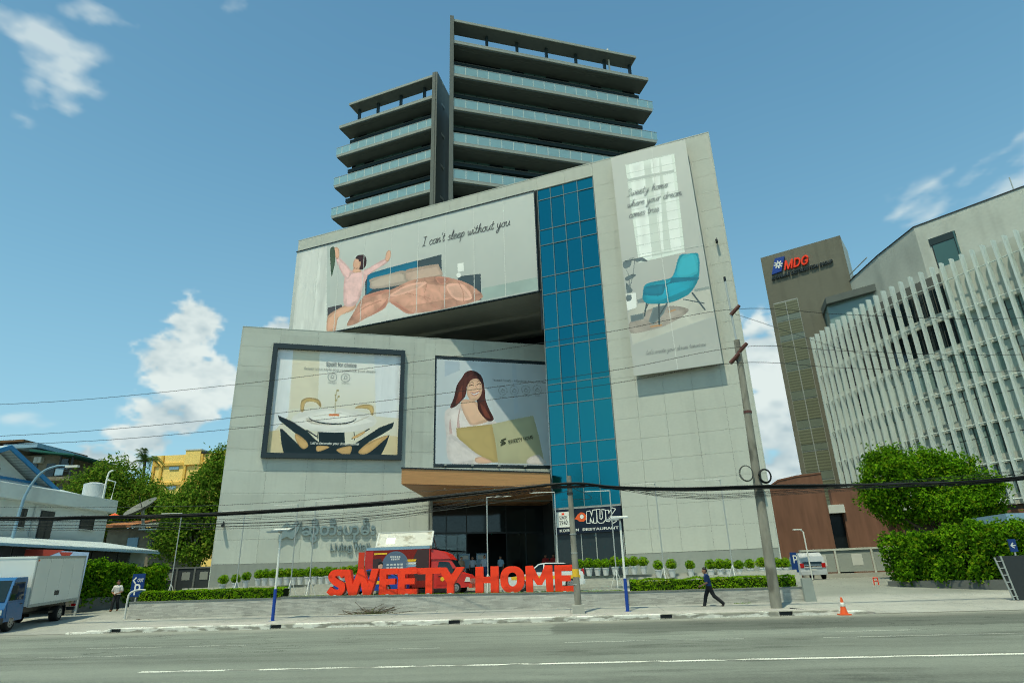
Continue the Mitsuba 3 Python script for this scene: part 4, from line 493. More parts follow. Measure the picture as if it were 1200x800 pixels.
BURMESE = [[[[455,41],[455,46],[458,53],[465,57],[473,57],[478,55],[483,48],[482,36],[478,32],[473,30],[462,31],[458,34]],[[468,42],[471,41],[471,46],[467,45]]],[[[455,7],[455,12],[458,19],[465,23],[473,23],[478,21],[483,14],[482,2],[478,-2],[473,-4],[462,-3],[458,0]],[[468,8],[471,7],[471,12],[467,11]]],[[[387,19],[388,41],[394,52],[400,58],[404,58],[410,51],[410,47],[406,44],[402,36],[402,28],[410,31],[425,31],[434,28],[433,37],[429,44],[424,48],[430,58],[436,57],[442,51],[447,42],[449,35],[448,17],[441,5],[431,-2],[424,-4],[412,-4],[405,-2],[393,7]],[[407,14],[412,10],[418,9],[426,11],[429,14],[422,18],[414,18],[408,16]]],[[[400,81],[401,90],[404,96],[413,103],[430,103],[434,101],[440,94],[440,91],[433,85],[430,85],[424,91],[419,91],[416,89],[414,83],[415,77],[422,70],[422,66],[417,60],[413,60],[405,67],[402,72]]],[[[275,19],[275,37],[277,43],[282,52],[289,58],[292,58],[298,51],[298,46],[295,45],[290,36],[290,21],[292,16],[297,11],[305,9],[313,11],[320,20],[320,36],[315,45],[312,46],[312,51],[318,58],[324,56],[329,50],[331,50],[336,55],[346,58],[357,58],[371,52],[378,44],[381,36],[381,17],[374,4],[369,0],[359,-4],[359,-36],[361,-37],[371,-37],[371,-49],[346,-50],[344,-48],[344,-3],[336,0],[336,4],[340,11],[353,9],[360,11],[364,15],[367,23],[367,30],[364,39],[361,42],[356,44],[346,44],[340,41],[335,35],[336,23],[331,9],[323,1],[315,-3],[299,-4],[290,-1],[280,8]]],[[[240,7],[240,12],[243,19],[250,23],[258,23],[263,21],[268,14],[267,2],[263,-2],[258,-4],[247,-3],[243,0]],[[253,8],[256,7],[256,12],[252,11]]],[[[240,41],[240,46],[243,53],[250,57],[258,57],[263,55],[268,48],[267,36],[263,32],[258,30],[247,31],[243,34]],[[253,42],[256,41],[256,46],[252,45]]],[[[128,19],[128,35],[132,45],[141,54],[152,58],[168,57],[175,54],[181,49],[194,57],[214,57],[221,54],[229,47],[233,40],[235,32],[234,17],[228,5],[222,0],[211,-4],[198,-4],[189,0],[189,4],[193,11],[204,9],[211,10],[217,15],[219,19],[219,35],[214,42],[210,44],[199,44],[190,38],[188,34],[188,17],[185,10],[178,2],[168,-3],[152,-4],[141,0],[134,6]],[[143,21],[145,16],[152,10],[158,9],[168,12],[173,21],[173,34],[170,40],[164,44],[159,45],[150,43],[143,34]]],[[[185,79],[186,90],[189,96],[196,102],[202,104],[211,104],[219,101],[226,93],[228,87],[228,77],[225,69],[219,63],[211,60],[202,60],[193,64],[189,68]],[[204,91],[202,88],[211,89],[208,91]],[[205,73],[209,75],[204,74]]],[[[14,17],[15,21],[18,23],[37,30],[49,30],[62,26],[62,32],[58,40],[54,43],[46,45],[34,42],[29,37],[27,32],[23,32],[17,35],[15,37],[15,40],[18,46],[31,56],[38,58],[51,58],[68,51],[79,57],[97,58],[110,53],[117,46],[122,34],[122,20],[117,8],[108,0],[101,-2],[110,-10],[113,-16],[114,-28],[110,-38],[103,-44],[97,-46],[87,-46],[80,-43],[73,-35],[71,-20],[73,-13],[82,-3],[74,-1],[68,3],[51,-4],[34,-3],[24,2],[18,8]],[[76,17],[79,12],[89,9],[101,12],[107,21],[107,31],[105,38],[100,43],[91,45],[83,44],[77,41],[75,38],[77,33]],[[86,-28],[89,-32],[98,-31],[100,-26],[99,-19],[96,-16],[87,-17],[85,-22]],[[32,13],[35,11],[45,9],[52,10],[55,13],[51,16],[42,17],[32,15]]],[[[73,79],[74,90],[77,96],[84,102],[90,104],[99,104],[107,101],[114,93],[116,87],[116,77],[113,69],[107,63],[99,60],[90,60],[81,64],[77,68]],[[92,91],[90,88],[99,89],[96,91]],[[92,74],[97,73],[97,74],[92,75]]]]
PRINT = {'curtain': '#d6d8d2', 'softgrey': '#b9c1bb', 'floor': '#9fb2ac', 'lightgrey': '#d0d2cb', 'slate': '#3f5058', 'blue': '#17708f', 'white': '#eceee8', 'beige': '#c4a998', 'pillow': '#bfae9f', 'blanket': '#d9a28c', 'fold': '#bb8371', 'foldlight': '#e0ae99', 'darkslate': '#4b4a4e', 'skin': '#dfae92', 'pink': '#eec3bf', 'hair': '#3a2226', 'hairline': '#7a3c3c', 'plant': '#4a5d4a', 'glow': '#d5ddd4', 'glowhi': '#e9eee8', 'chairfloor': '#c3c3b8', 'greyline': '#8f9b98', 'rug': '#a9a096', 'rugdark': '#6b7a7d', 'orange': '#c9925f', 'mutegrey': '#7f8c8c', 'darkgrey': '#4c5c61', 'teal': '#1c9cb4', 'tealdark': '#15809a', 'teallight': '#38b1c4', 'leafgrey': '#637377', 'whitecurtain': '#e4e8ea', 'cream2': '#e3dcc4', 'cream3': '#d9c9a0', 'chairwood': '#c9ac74', 'blackp': '#11272e', 'tabletop': '#f0eee6', 'tablemark': '#cfc9ba', 'tablewhite': '#f6f4ec', 'orangeprint': '#e08048', 'twig': '#b8a878', 'chairseat': '#d2ab72', 'winglow': '#b7c6d2', 'palewall': '#c6d2da', 'cardigan': '#ece2dd', 'skinp': '#efc3a4', 'hairbrown': '#5a2e27', 'hairred': '#7e4030', 'whitep': '#f6f2ee', 'lip': '#b8564e', 'lipsoft': '#d69c84', 'cardishade': '#d9b9b2', 'boxside': '#c8b074', 'boxfront': '#c3c19c'}
# One ink material for all the prints: uv.x picks the ink, uv.y runs from the outline (0) to the inside (1) of a printed form
INKS = list(PRINT); _C = np.array([lin(PRINT[k]) for k in INKS]) * 0.98
SOFT = dict(curtain=0, softgrey=0, floor=0, lightgrey=.05, white=.05, glow=-.16, glowhi=-.12, chairfloor=0, greyline=0, whitecurtain=0, cream2=0, cream3=0, winglow=0, palewall=0, hairline=0, lip=0, lipsoft=0, whitep=0, tablemark=0, blanket=.22, pink=.20, skin=.22, skinp=.16, cardigan=.14, hairbrown=.30, hair=.3,
            teal=.24, tealdark=.15, pillow=.22, beige=.22, fold=-.25, foldlight=-.2, boxfront=.06, boxside=.12, tabletop=.12, rug=.1, blackp=-.2, chairseat=.2, chairwood=.25, slate=.1, blue=.12, rugdark=-.2)
FOLD = dict(blanket=(1.1, .42), foldlight=(1.3, .25), pink=(2.2, .22), cardigan=(1.6, .20), pillow=(1.2, .16), beige=(1.2, .16), curtain=(2.6, .22), whitecurtain=(2.4, .16), hairbrown=(4.5, .7), hairred=(4.5, .5), hair=(5, .5), teal=(.7, .22), tealdark=(.8, .2), chairfloor=(.6, .22), rug=(1.6, .35), tabletop=(.9, .12), tablewhite=(1.0, .1),
            skin=(1.5, .12), skinp=(.9, .16), glowhi=(1.5, .1), floor=(.5, .15), boxfront=(.4, .08), boxside=(.5, .1), leafgrey=(3, .5), plant=(4, .6), chairwood=(2, .25), chairseat=(2, .2))
STRETCH = {'curtain', 'whitecurtain', 'hairbrown', 'hairred'}
INK_R, INK_G, INK_B = (mi.Float(np.ascontiguousarray(_C[:, i], dtype=np.float32)) for i in range(3))
INK_S = mi.Float(np.array([SOFT.get(k, .08) for k in INKS], np.float32)); INK_F = mi.Float(np.array([FOLD.get(k, (1, .07))[0] for k in INKS], np.float32)); INK_A = mi.Float(np.array([FOLD.get(k, (1, .07))[1] for k in INKS], np.float32)); INK_V = mi.Float(np.array([.07 if k in STRETCH else 1.0 for k in INKS], np.float32))


def ink(p, n, uv):
    i = mi.UInt32(dr.clip(uv.x * len(INKS), 0, len(INKS) - 1)); at = lambda a: dr.gather(mi.Float, a, i)
    u = p.x * 0.95 + p.y * 0.1; f, v = at(INK_F), at(INK_V)
    warp = 1.2 * fbm(u * .7, p.z * .7, 9.0, 2)
    fold = fbm(u * f + p.z * f * .45 * v + warp, p.z * f * v * .8 + warp, 3.0, 3) - 0.5
    crease = dr.abs(fbm(u * f * 1.4 + warp, p.z * f * 1.2 * v, 5.0, 2) - 0.5)
    soft = at(INK_S); e = smoothstep(0.0, 1.0, uv.y)
    k = 1 - soft * (1 - e) + 0.25 * soft * e + at(INK_A) * (fold * 1.5 + 0.25 * (smoothstep(0.0, 0.12, crease) - 1) * 1.0)
    return mi.Color3f(at(INK_R), at(INK_G), at(INK_B)) * dr.clip(k, 0.25, 1.15)


pmat('m_ink', ink, 0.5, 0.3)


def ink_shape(fr, g, n, name):
    """A printed form, flat on the board, with its outline marked for soft shading."""
    d = 0.16 * math.sqrt(g.area); inner = g.buffer(-d)
    vs, fs, uvs, o = [], [], [], 0
    parts = [(g.difference(inner), 1)] + ([(inner, 2)] if not inner.is_empty else []) if not inner.is_empty else [(g, 0)]
    for q0, kind in parts:
        for q in getattr(q0, 'geoms', [q0]):
            if q.geom_type != 'Polygon' or q.area < 1e-5: continue
            v, f = trimesh.creation.triangulate_polygon(q, engine='earcut'); a = v[f]
            area = (a[:, 1, 0] - a[:, 0, 0]) * (a[:, 2, 1] - a[:, 0, 1]) - (a[:, 1, 1] - a[:, 0, 1]) * (a[:, 2, 0] - a[:, 0, 0]); f = np.where(area[:, None] < 0, f[:, ::-1], f)
            dist = np.array([g.exterior.distance(Point(*x)) for x in v]); uvs.append(np.c_[np.full(len(v), (INKS.index(name) + .5) / len(INKS)), np.clip(dist / d, 0, 1) if kind else np.full(len(v), .5)])
            vs.append(np.c_[v, np.full(len(v), n)]); fs.append(f + o); o += len(v)
    return trimesh.Trimesh(fr.map(np.vstack(vs)), np.vstack(fs), process=False), np.vstack(uvs)


def sheen(base, f):  # printed background colour, its tone varied over the board
    return lambda p, n, uv: mi.Color3f(base) * f(p.x * 0.94 + p.y * 0.31, p.z)


pmat('p_sleepbg', sheen([0.49, 0.52, 0.485], lambda u, z: 0.90 + 0.2 * smoothstep(24, 36, z) + 0.05 * noise(u * .5, z * .5)), 0.45)
pmat('p_chairbg', sheen([0.52, 0.54, 0.50], lambda u, z: 0.86 + 0.18 * smoothstep(19, 33, z) + 0.10 * (fbm(u * .5, z * .2) - .5)), 0.45)
pmat('p_diningbg', lambda p, n, uv: mix([0.72, 0.69, 0.55], [0.84, 0.84, 0.78], smoothstep(12.5, 20, p.z)), 0.45)
pmat('p_womanbg', lambda p, n, uv: mi.Color3f([0.60, 0.66, 0.69]) * (0.9 + 0.2 * noise((p.x * .94 + p.y * .3) * 1.1, p.z * .08)), 0.45)
mat('p_ink', (0.05, 0.055, 0.06), 0.5); mat('p_inkgrey', (0.19, 0.21, 0.21), 0.5); mat('p_inkfaint', (0.27, 0.29, 0.28), 0.5); mat('p_inkolive', (0.055, 0.06, 0.03), 0.5); mat('p_seam', (0.62, 0.64, 0.60), 0.5)


ORGANIC = {'blanket', 'fold', 'foldlight', 'pink', 'skin', 'skinp', 'hair', 'hairbrown', 'hairred', 'cardigan', 'cardishade', 'pillow', 'beige', 'teal', 'tealdark', 'teallight', 'plant', 'leafgrey', 'chairwood', 'chairseat', 'whitep', 'rug', 'tablemark'}


def print_art(holder, fr, art, n0, clip=None):
    by = {}
    done = []
    for i, (c, pts) in enumerate(art):
        if c in ORGANIC and len(pts) < 40:
            q_ = np.array(pts); L_ = len(q_); q_ = curve(np.c_[np.vstack([q_[-2:], q_, q_[:3]]), np.zeros(L_ + 5)], 4)[8:8 + 4 * L_, :2]; pts = q_.tolist()
        g = Polygon(pts)
        if not g.is_valid: g = g.buffer(0)
        if clip is not None: g = g.intersection(clip)
        if g.is_empty: continue
        lay = 1 + max([l for h, l in done if h.intersects(g)], default=0); done.append((g, lay))
        for q in getattr(g, 'geoms', [g]):
            if q.geom_type == 'Polygon' and q.area > 1e-3: m, uv = ink_shape(fr, q, n0 + 0.0015 * lay, c); add(holder, 'printed_shape', m, 'm_ink', uv=uv)


GL = {'a': [.95, [(.75, .85), (.4, 1), (.08, .6), (.15, .1), (.45, 0), (.72, .45), (.78, 1), (.74, .3), (.95, 0)]], 'c': [.75, [(.65, .8), (.4, 1), (.08, .55), (.2, .05), (.5, 0), (.75, .25)]],
      'd': [.98, [(.72, .85), (.4, 1), (.08, .6), (.15, .1), (.45, 0), (.72, .45), (.92, 2), (.74, .3), (.95, 0)]], 'e': [.8, [(.1, .45), (.5, .55), (.62, .85), (.4, 1), (.1, .6), (.2, .08), (.5, 0), (.8, .3)]],
      'h': [.9, [(.1, 0), (.3, 1.2), (.35, 2), (.15, 1), (.1, 0), (.35, .8), (.6, .95), (.62, .4), (.7, 0), (.9, .2)]], 'i': [.48, [(.1, .9), (.12, .2), (.25, 0), (.45, .3)], [(.2, 1.4), (.24, 1.48)]],
      'l': [.45, [(.05, .1), (.35, 1.4), (.3, 2), (.12, 1.2), (.12, .2), (.3, 0), (.45, .2)]], 'm': [1.12, [(.05, 1), (.08, 0), (.2, .7), (.4, 1), (.45, .5), (.45, 0), (.55, .7), (.75, 1), (.82, .4), (.85, 0), (1.1, .25)]],
      'n': [.88, [(.05, 1), (.08, 0), (.25, .75), (.5, 1), (.58, .4), (.62, 0), (.85, .3)]], 'o': [.85, [(.4, 1), (.08, .55), (.25, 0), (.6, .2), (.65, .75), (.4, 1), (.85, .85)]],
      'p': [.8, [(.15, 1), (.1, .2), (0, -1)], [(.12, .6), (.45, 1), (.68, .65), (.45, .05), (.12, .15)]], 'r': [.68, [(.08, 1), (.1, 0), (.2, .6), (.5, 1), (.65, .85)]], 's': [.72, [(.6, .85), (.35, 1), (.15, .75), (.5, .4), (.45, .05), (.1, .05)]],
      't': [.58, [(.3, 1.7), (.15, .4), (.3, 0), (.55, .25)], [(0, 1.1), (.5, 1.15)]], 'u': [.95, [(.08, 1), (.1, .25), (.35, 0), (.65, .5), (.72, 1), (.7, .3), (.9, .05)]], 'w': [1.05, [(.05, 1), (.15, .1), (.4, .1), (.5, .8), (.6, .1), (.85, .2), (.98, 1)]],
      'y': [.9, [(.05, 1), (.15, .3), (.4, .1), (.65, 1)], [(.68, 1), (.5, -.5), (.2, -1), (.05, -.6), (.5, -.1), (.9, .3)]], 'I': [.9, [(.1, 2), (.7, 2.05)], [(.45, 2), (.35, 0)], [(.05, 0), (.65, .05)]],
      'S': [1.0, [(.9, 1.7), (.6, 2.05), (.25, 1.6), (.7, .9), (.6, .1), (.1, .1)]], 'L': [.95, [(.5, 2), (.3, .8), (.1, .05), (.5, .05), (.9, .25)]], "'": [.25, [(.1, 2), (.05, 1.6)]], ' ': [.6]}


def script(text, x0, x1, z, xh, w=0.11, slant=0.28):
    """Handwriting: strokes of the letters between x0 and x1, small letters xh tall."""
    total = sum(GL[ch][0] for ch in text); sx = (x1 - x0) / total; out, at = [], 0.0
    for ch in text:
        for st in GL[ch][1:]:
            p = curve([(a, b, 0) for a, b in st], 5)[:, :2] if len(st) > 2 else np.array(st, float)
            q = np.c_[x0 + (at + p[:, 0]) * sx + slant * p[:, 1] * xh * 0.6, z + p[:, 1] * xh]
            out.append(LineString(q).buffer(w * xh, resolution=3))
        at += GL[ch][0]
    return unary_union(out)


def words(fr, text, s0, s1, z, n, h, depth=0.004, bold=False, rot=0.0, shear=0.0):
    m = meshkit.text_mesh(text, h, depth, bold); v = m.vertices.copy(); v[:, 0] *= (s1 - s0) / (v[:, 0].max()); v[:, 0] += shear * v[:, 1]
    c, s = math.cos(rot), math.sin(rot); v = np.c_[s0 + c * v[:, 0] - s * v[:, 1], z + s * v[:, 0] + c * v[:, 1], n + v[:, 2]]
    return fr.mesh(trimesh.Trimesh(v, m.faces, process=False))


# sleeping advert on the upper block
b = thing('billboard', 'long billboard of a stretching woman on a peach bed under the parapet', 'billboard')
add(b, 'board', FR.poly([(-42.15, 24.5), (-15.5, 24.55), (-15.5, 34.48), (-42.15, 34.48)], -0.05, 0.12), 'p_sleepbg')
clip = sbox(-42.1, 24.56, -15.52, 34.46)
print_art(b, FR, ART['SLEEP'], 0.12, clip)
for k, s in enumerate((-39.3, -36.6, -33.6, -30.45, -27.45, -24.5, -21.54, -18.53)):
    add(b, 'panel_joint', FR.box(s - .025, s + .025, 24.56, 34.46, 0.1, 0.142), 'p_seam')
add(b, 'lettering', FR.flat(script("I can't sleep without you", -27.0, -17.9, 31.55, 0.47, 0.075), 0.147), 'p_ink')
add(b, 'edge_frame', cat([FR.box(-42.2, -15.45, 24.42, 24.5, -0.05, 0.2), FR.box(-42.2, -15.45, 34.48, 34.56, -0.05, 0.2), FR.box(-15.5, -15.42, 24.5, 34.48, -0.05, 0.2)]), 'm_frame')

# armchair advert hung on the right wall
b = thing('billboard', 'tall hanging billboard of a turquoise armchair beside the right edge of the mall', 'billboard')
q4 = [(-8.06, 15.66), (-1.62, 15.70), (-1.86, 35.36), (-8.12, 35.42)]
add(b, 'board', FR.poly(q4, 0.55, 0.67), 'p_chairbg')
add(b, 'mounting_frame', cat([FR.box(s - .06, s + .06, 15.9, 35.1, 0.0, 0.55) for s in (-7.9, -6.3, -4.9, -3.4, -2.0)] + [FR.box(-7.9, -2.0, z - .05, z + .05, 0.3, 0.54) for z in (16, 19, 22, 25, 28, 31, 34)]), 'm_darkgrey')
print_art(b, FR, ART['CHAIR'], 0.67, Polygon(q4).buffer(-0.03))
for a_, b_ in (((-4.93, 25.4), (-4.8, 15.7)), ((-8.05, 25.4), (-1.75, 25.35)), ((-4.6, 35.38), (-4.93, 25.4))):
    add(b, 'panel_joint', FR.flat(LineString([a_, b_]).buffer(0.025), 0.695), 'p_seam')
for t_, s0, s1, z in (('Sweety home', -7.15, -3.75, 31.2), ('where your dream', -7.2, -2.75, 30.15), ('comes true', -7.15, -4.7, 29.15)):
    add(b, 'lettering', FR.flat(script(t_, s0, s1, z, 0.34, 0.075, 0.45), 0.70), 'p_inkgrey')
add(b, 'lettering', FR.flat(script("Let's create your dream tomorrow", -7.0, -2.6, 17.2, 0.17, 0.08, 0.4), 0.70), 'p_inkfaint')

# dining advert in a dark frame
b = thing('billboard', 'square billboard of a white round dining table in a thick dark frame', 'billboard')
add(b, 'board', FL.box(2.6, 13.36, 11.1, 20.5, 0.0, 0.05), 'p_diningbg')
fo, fi = sbox(2.55, 11.02, 13.4, 20.55), sbox(2.93, 11.42, 13.05, 20.12)
add(b, 'frame', FL.poly(fo.difference(fi), 0.05, 0.34), 'm_frame')
print_art(b, FL, ART['DINING'], 0.05, fi)
n_ = 0.075
add(b, 'lettering', words(FL, 'Spoilt for choice', 6.85, 9.35, 18.85, n_, 0.36, bold=True), 'p_inkgrey')
add(b, 'lettering', words(FL, 'Select your style and customize your dream', 5.1, 11.0, 18.45, n_, 0.21), 'p_inkfaint')
for s in (7.44, 8.52):
    ring = LineString([(s + .36 * math.cos(t), 17.9 + .36 * math.sin(t)) for t in np.linspace(0, 6.2832, 30)]).buffer(0.022)
    add(b, 'icon', FL.flat(unary_union([ring, sbox(s - .16, 17.78, s + .16, 17.83), sbox(s - .12, 17.83, s - .08, 18.02), LineString([(s - .1, 18.0), (s, 18.1), (s + .12, 18.0), (s + .12, 17.8)]).buffer(.02)]), n_), 'p_inkfaint')
    add(b, 'lettering', words(FL, 'Design' if s < 8 else 'Comfort home', s - .34, s + .36, 17.36, n_, 0.11), 'p_inkfaint')
add(b, 'lettering', words(FL, "Let's decorate your dream home!", 6.15, 9.95, 12.2, n_, 0.2, bold=True), 'm_white')

# smiling woman advert in the recess
b = thing('billboard', 'recessed billboard of a smiling long haired woman holding a box above the wooden canopy', 'billboard')
add(b, 'board', FL.box(16.2, 26.28, 10.8, 20.05, -0.4, -0.05), 'p_womanbg')
add(b, 'frame', cat([FL.box(16.08, 16.2, 10.55, 20.32, -0.42, -0.02), FL.box(16.2, 26.28, 10.55, 10.8, -0.42, 0.0), FL.box(16.2, 26.28, 20.05, 20.32, -0.42, -0.04)]), 'm_frame')
print_art(b, FL, ART['WOMAN'], -0.05, sbox(16.22, 10.82, 26.26, 20.03))
n_ = -0.025
add(b, 'lettering', words(FL, 'Trusted Quality · Affordable Price · Comfort', 21.2, 26.25, 18.25, n_, 0.2), 'p_inkgrey')
for s, z in ((22.16, 17.4), (23.21, 17.47), (24.3, 17.56), (25.37, 17.64)):
    ring = LineString([(s + .4 * math.cos(t), z + .4 * math.sin(t)) for t in np.linspace(0, 6.2832, 30)]).buffer(0.02)
    add(b, 'icon', FL.flat(unary_union([ring, LineString([(s - .18, z - .1), (s, z + .16), (s + .2, z - .05)]).buffer(.03), sbox(s - .2, z - .2, s + .2, z - .15)]), n_), 'p_inkfaint')
    add(b, 'lettering', words(FL, 'Quality', s - .3, s + .3, z - .62, n_, 0.1), 'p_inkfaint')
add(b, 'lettering', words(FL, 'SWEETY HOME', 22.55, 24.9, 12.62, n_, 0.3, bold=True, rot=0.22), 'p_inkolive')
add(b, 'logo_mark', FL.flat(unary_union([LineString([(22.3, 13.05), (21.95, 12.9), (22.25, 12.7), (21.9, 12.5)]).buffer(.07), LineString([(21.85, 12.75), (22.2, 12.6)]).buffer(.05)]), n_), 'p_inkolive')
for s in (17.0, 19.3, 21.6, 23.9): add(b, 'spotlight', cat([FL.box(s - .05, s + .05, 10.62, 10.7, 0.0, 0.28), FL.box(s - .09, s + .09, 10.6, 10.74, 0.28, 0.42)]), 'm_alu')

# raised sign of the mall
mat('m_signface', (0.20, 0.27, 0.275), 0.35, 0.5); mat('m_signbody', (0.045, 0.065, 0.06), 0.6); mat('p_skin', tuple(0.8 * c for c in lin('#dfae92')), 0.5, 0.3)
b = thing('wall_sign', 'raised grey Burmese lettering with Living Mall below it on the left wall', 'sign')
k = 5.5 / 469
for outline in BURMESE:
    P_ = [[(6.05 + (x - 14) * k, 5.22 + y * k) for x, y in ring] for ring in outline]
    add(b, 'letter', FL.poly(P_[0], 0.13, 0.155, P_[1:]), 'm_signface'); add(b, 'letter_body', FL.poly(P_[0], 0.0, 0.13, P_[1:]), 'm_signbody')
add(b, 'lettering', words(FL, 'Living Mall', 8.2, 11.25, 4.05, 0.13, 0.52, 0.02, True), 'm_signface'); add(b, 'lettering_body', words(FL, 'Living Mall', 8.2, 11.25, 4.05, 0.0, 0.52, 0.13, True), 'm_signbody')
wave = curve([(4.45, 5.2, 0), (4.85, 5.62, 0), (5.25, 5.45, 0), (6.0, 6.2, 0)], 8)[:, :2].tolist() + curve([(5.8, 5.5, 0), (5.45, 4.95, 0), (5.0, 5.1, 0), (4.45, 4.75, 0)], 8)[:, :2].tolist()
add(b, 'logo_mark', FL.poly(Polygon(wave).buffer(0), 0.16, 0.185), 'm_signface'); add(b, 'logo_body', FL.poly(Polygon(wave).buffer(0), 0.0, 0.16), 'm_signbody')
add(b, 'logo_mark', FL.poly(LineString(curve([(4.6, 5.6, 0), (4.95, 5.98, 0), (5.3, 5.8, 0), (5.7, 6.15, 0)], 8)[:, :2]).buffer(.12), 0.0, 0.185), 'm_signface')

# restaurant sign under the glass strip
b = thing('restaurant_sign', 'dark OMUK Korean restaurant sign with a fish shaped logo under the glass strip', 'sign')
add(b, 'board', FR.box(-15.1, -10.1, 4.62, 6.36, -0.2, 0.02), 'm_darkblue')


def fish(fr, holder, s0, s1, z0, z1, n, body, edge, head):
    w, h = s1 - s0, z1 - z0; t = lambda x, y: (s0 + x * w, z0 + y * h)
    add(holder, 'fish_head', fr.flat(Polygon([t(*q) for q in ((0, .5), (.06, .72), (.14, .85), (.22, .8), (.27, .62), (.27, .38), (.2, .2), (.1, .22), (.04, .36), (-.04, .42))], [[t(.16 + .055 * math.cos(u), .55 + .17 * math.sin(u)) for u in np.linspace(0, 6, 12)]]), n + .006), head)
    add(holder, 'fish_eye', fr.flat([t(.16 + .05 * math.cos(u), .55 + .15 * math.sin(u)) for u in np.linspace(0, 6, 12)], n + .008), edge)
    lets = [[[(.28, .12), (.30, .85), (.37, .88), (.41, .5), (.45, .92), (.53, .92), (.52, .1), (.46, .08), (.46, .5), (.42, .12), (.37, .5), (.35, .1)]],
            [[(.55, .95), (.62, .95), (.60, .35), (.64, .25), (.69, .4), (.68, .92), (.75, .88), (.74, .25), (.68, .08), (.6, .06), (.55, .2)]],
            [[(.77, .85), (.83, .85), (.83, .6), (.93, .98), (1.0, .9), (.88, .52), (1.0, .12), (.93, .02), (.83, .42), (.83, .14), (.77, .16)]]]
    for l in lets:
        for q in l:
            g = Polygon([t(*u) for u in q]); add(holder, 'letter_edge', fr.flat(g.buffer(0.055), n + .004), edge); add(holder, 'letter', fr.flat(g, n + .009), body)


fish(FR, b, -13.5, -10.5, 5.2, 6.25, 0.02, 'm_darkblue', 'm_white', 'm_orange')
for a_, t_ in ((-14.8, 'KOREAN'), (-13.05, 'RESTAURANT')): add(b, 'lettering', words(FR, t_, a_, a_ + (1.5 if t_[0] == 'K' else 2.7), 4.78, 0.025, 0.17, bold=True), 'm_white')
add(b, 'year_plate', FR.box(-14.95, -13.95, 5.1, 6.2, 0.02, 0.05), 'm_white'); add(b, 'lettering', words(FR, 'SINCE', -14.75, -14.15, 5.68, 0.055, 0.22, bold=True), 'm_darkblue'); add(b, 'lettering', words(FR, '1940', -14.78, -14.12, 5.28, 0.055, 0.3, bold=True), 'm_darkblue')
add(b, 'year_plate_mark', FR.box(-14.55, -14.35, 5.98, 6.12, 0.05, 0.06), 'm_red')
d_ = thing('window_decal', 'faded OMUK fish decal and year plate stuck on the shop glass below the restaurant sign', 'decal')
fish(FR, d_, -13.6, -10.9, 3.85, 4.55, -0.19, 'm_lightblue', 'm_steel', 'm_redside')
add(d_, 'year_plate', FR.box(-14.85, -14.0, 3.9, 4.55, -0.2, -0.18), 'm_lightblue'); add(d_, 'lettering', words(FR, '1940', -14.7, -14.15, 4.0, -0.175, 0.24, bold=True), 'm_darkblue'); add(d_, 'lettering', words(FR, 'SINCE', -14.68, -14.17, 4.32, -0.175, 0.14, bold=True), 'm_darkblue')
for k_, s in enumerate((18.6, 20.1)):
    pz = thing('door_poster', ('pale blue poster on the left side of the dark entrance doors', 'pale blue poster on the right side of the dark entrance doors')[k_], 'poster')
    add(pz, 'sheet', FL.box(s, s + .95, 2.6, 3.75, -2.4, -2.37), 'm_lightblue'); add(pz, 'printed_block', FL.box(s + .12, s + .83, 3.3, 3.6, -2.37, -2.365), 'm_offwhite')

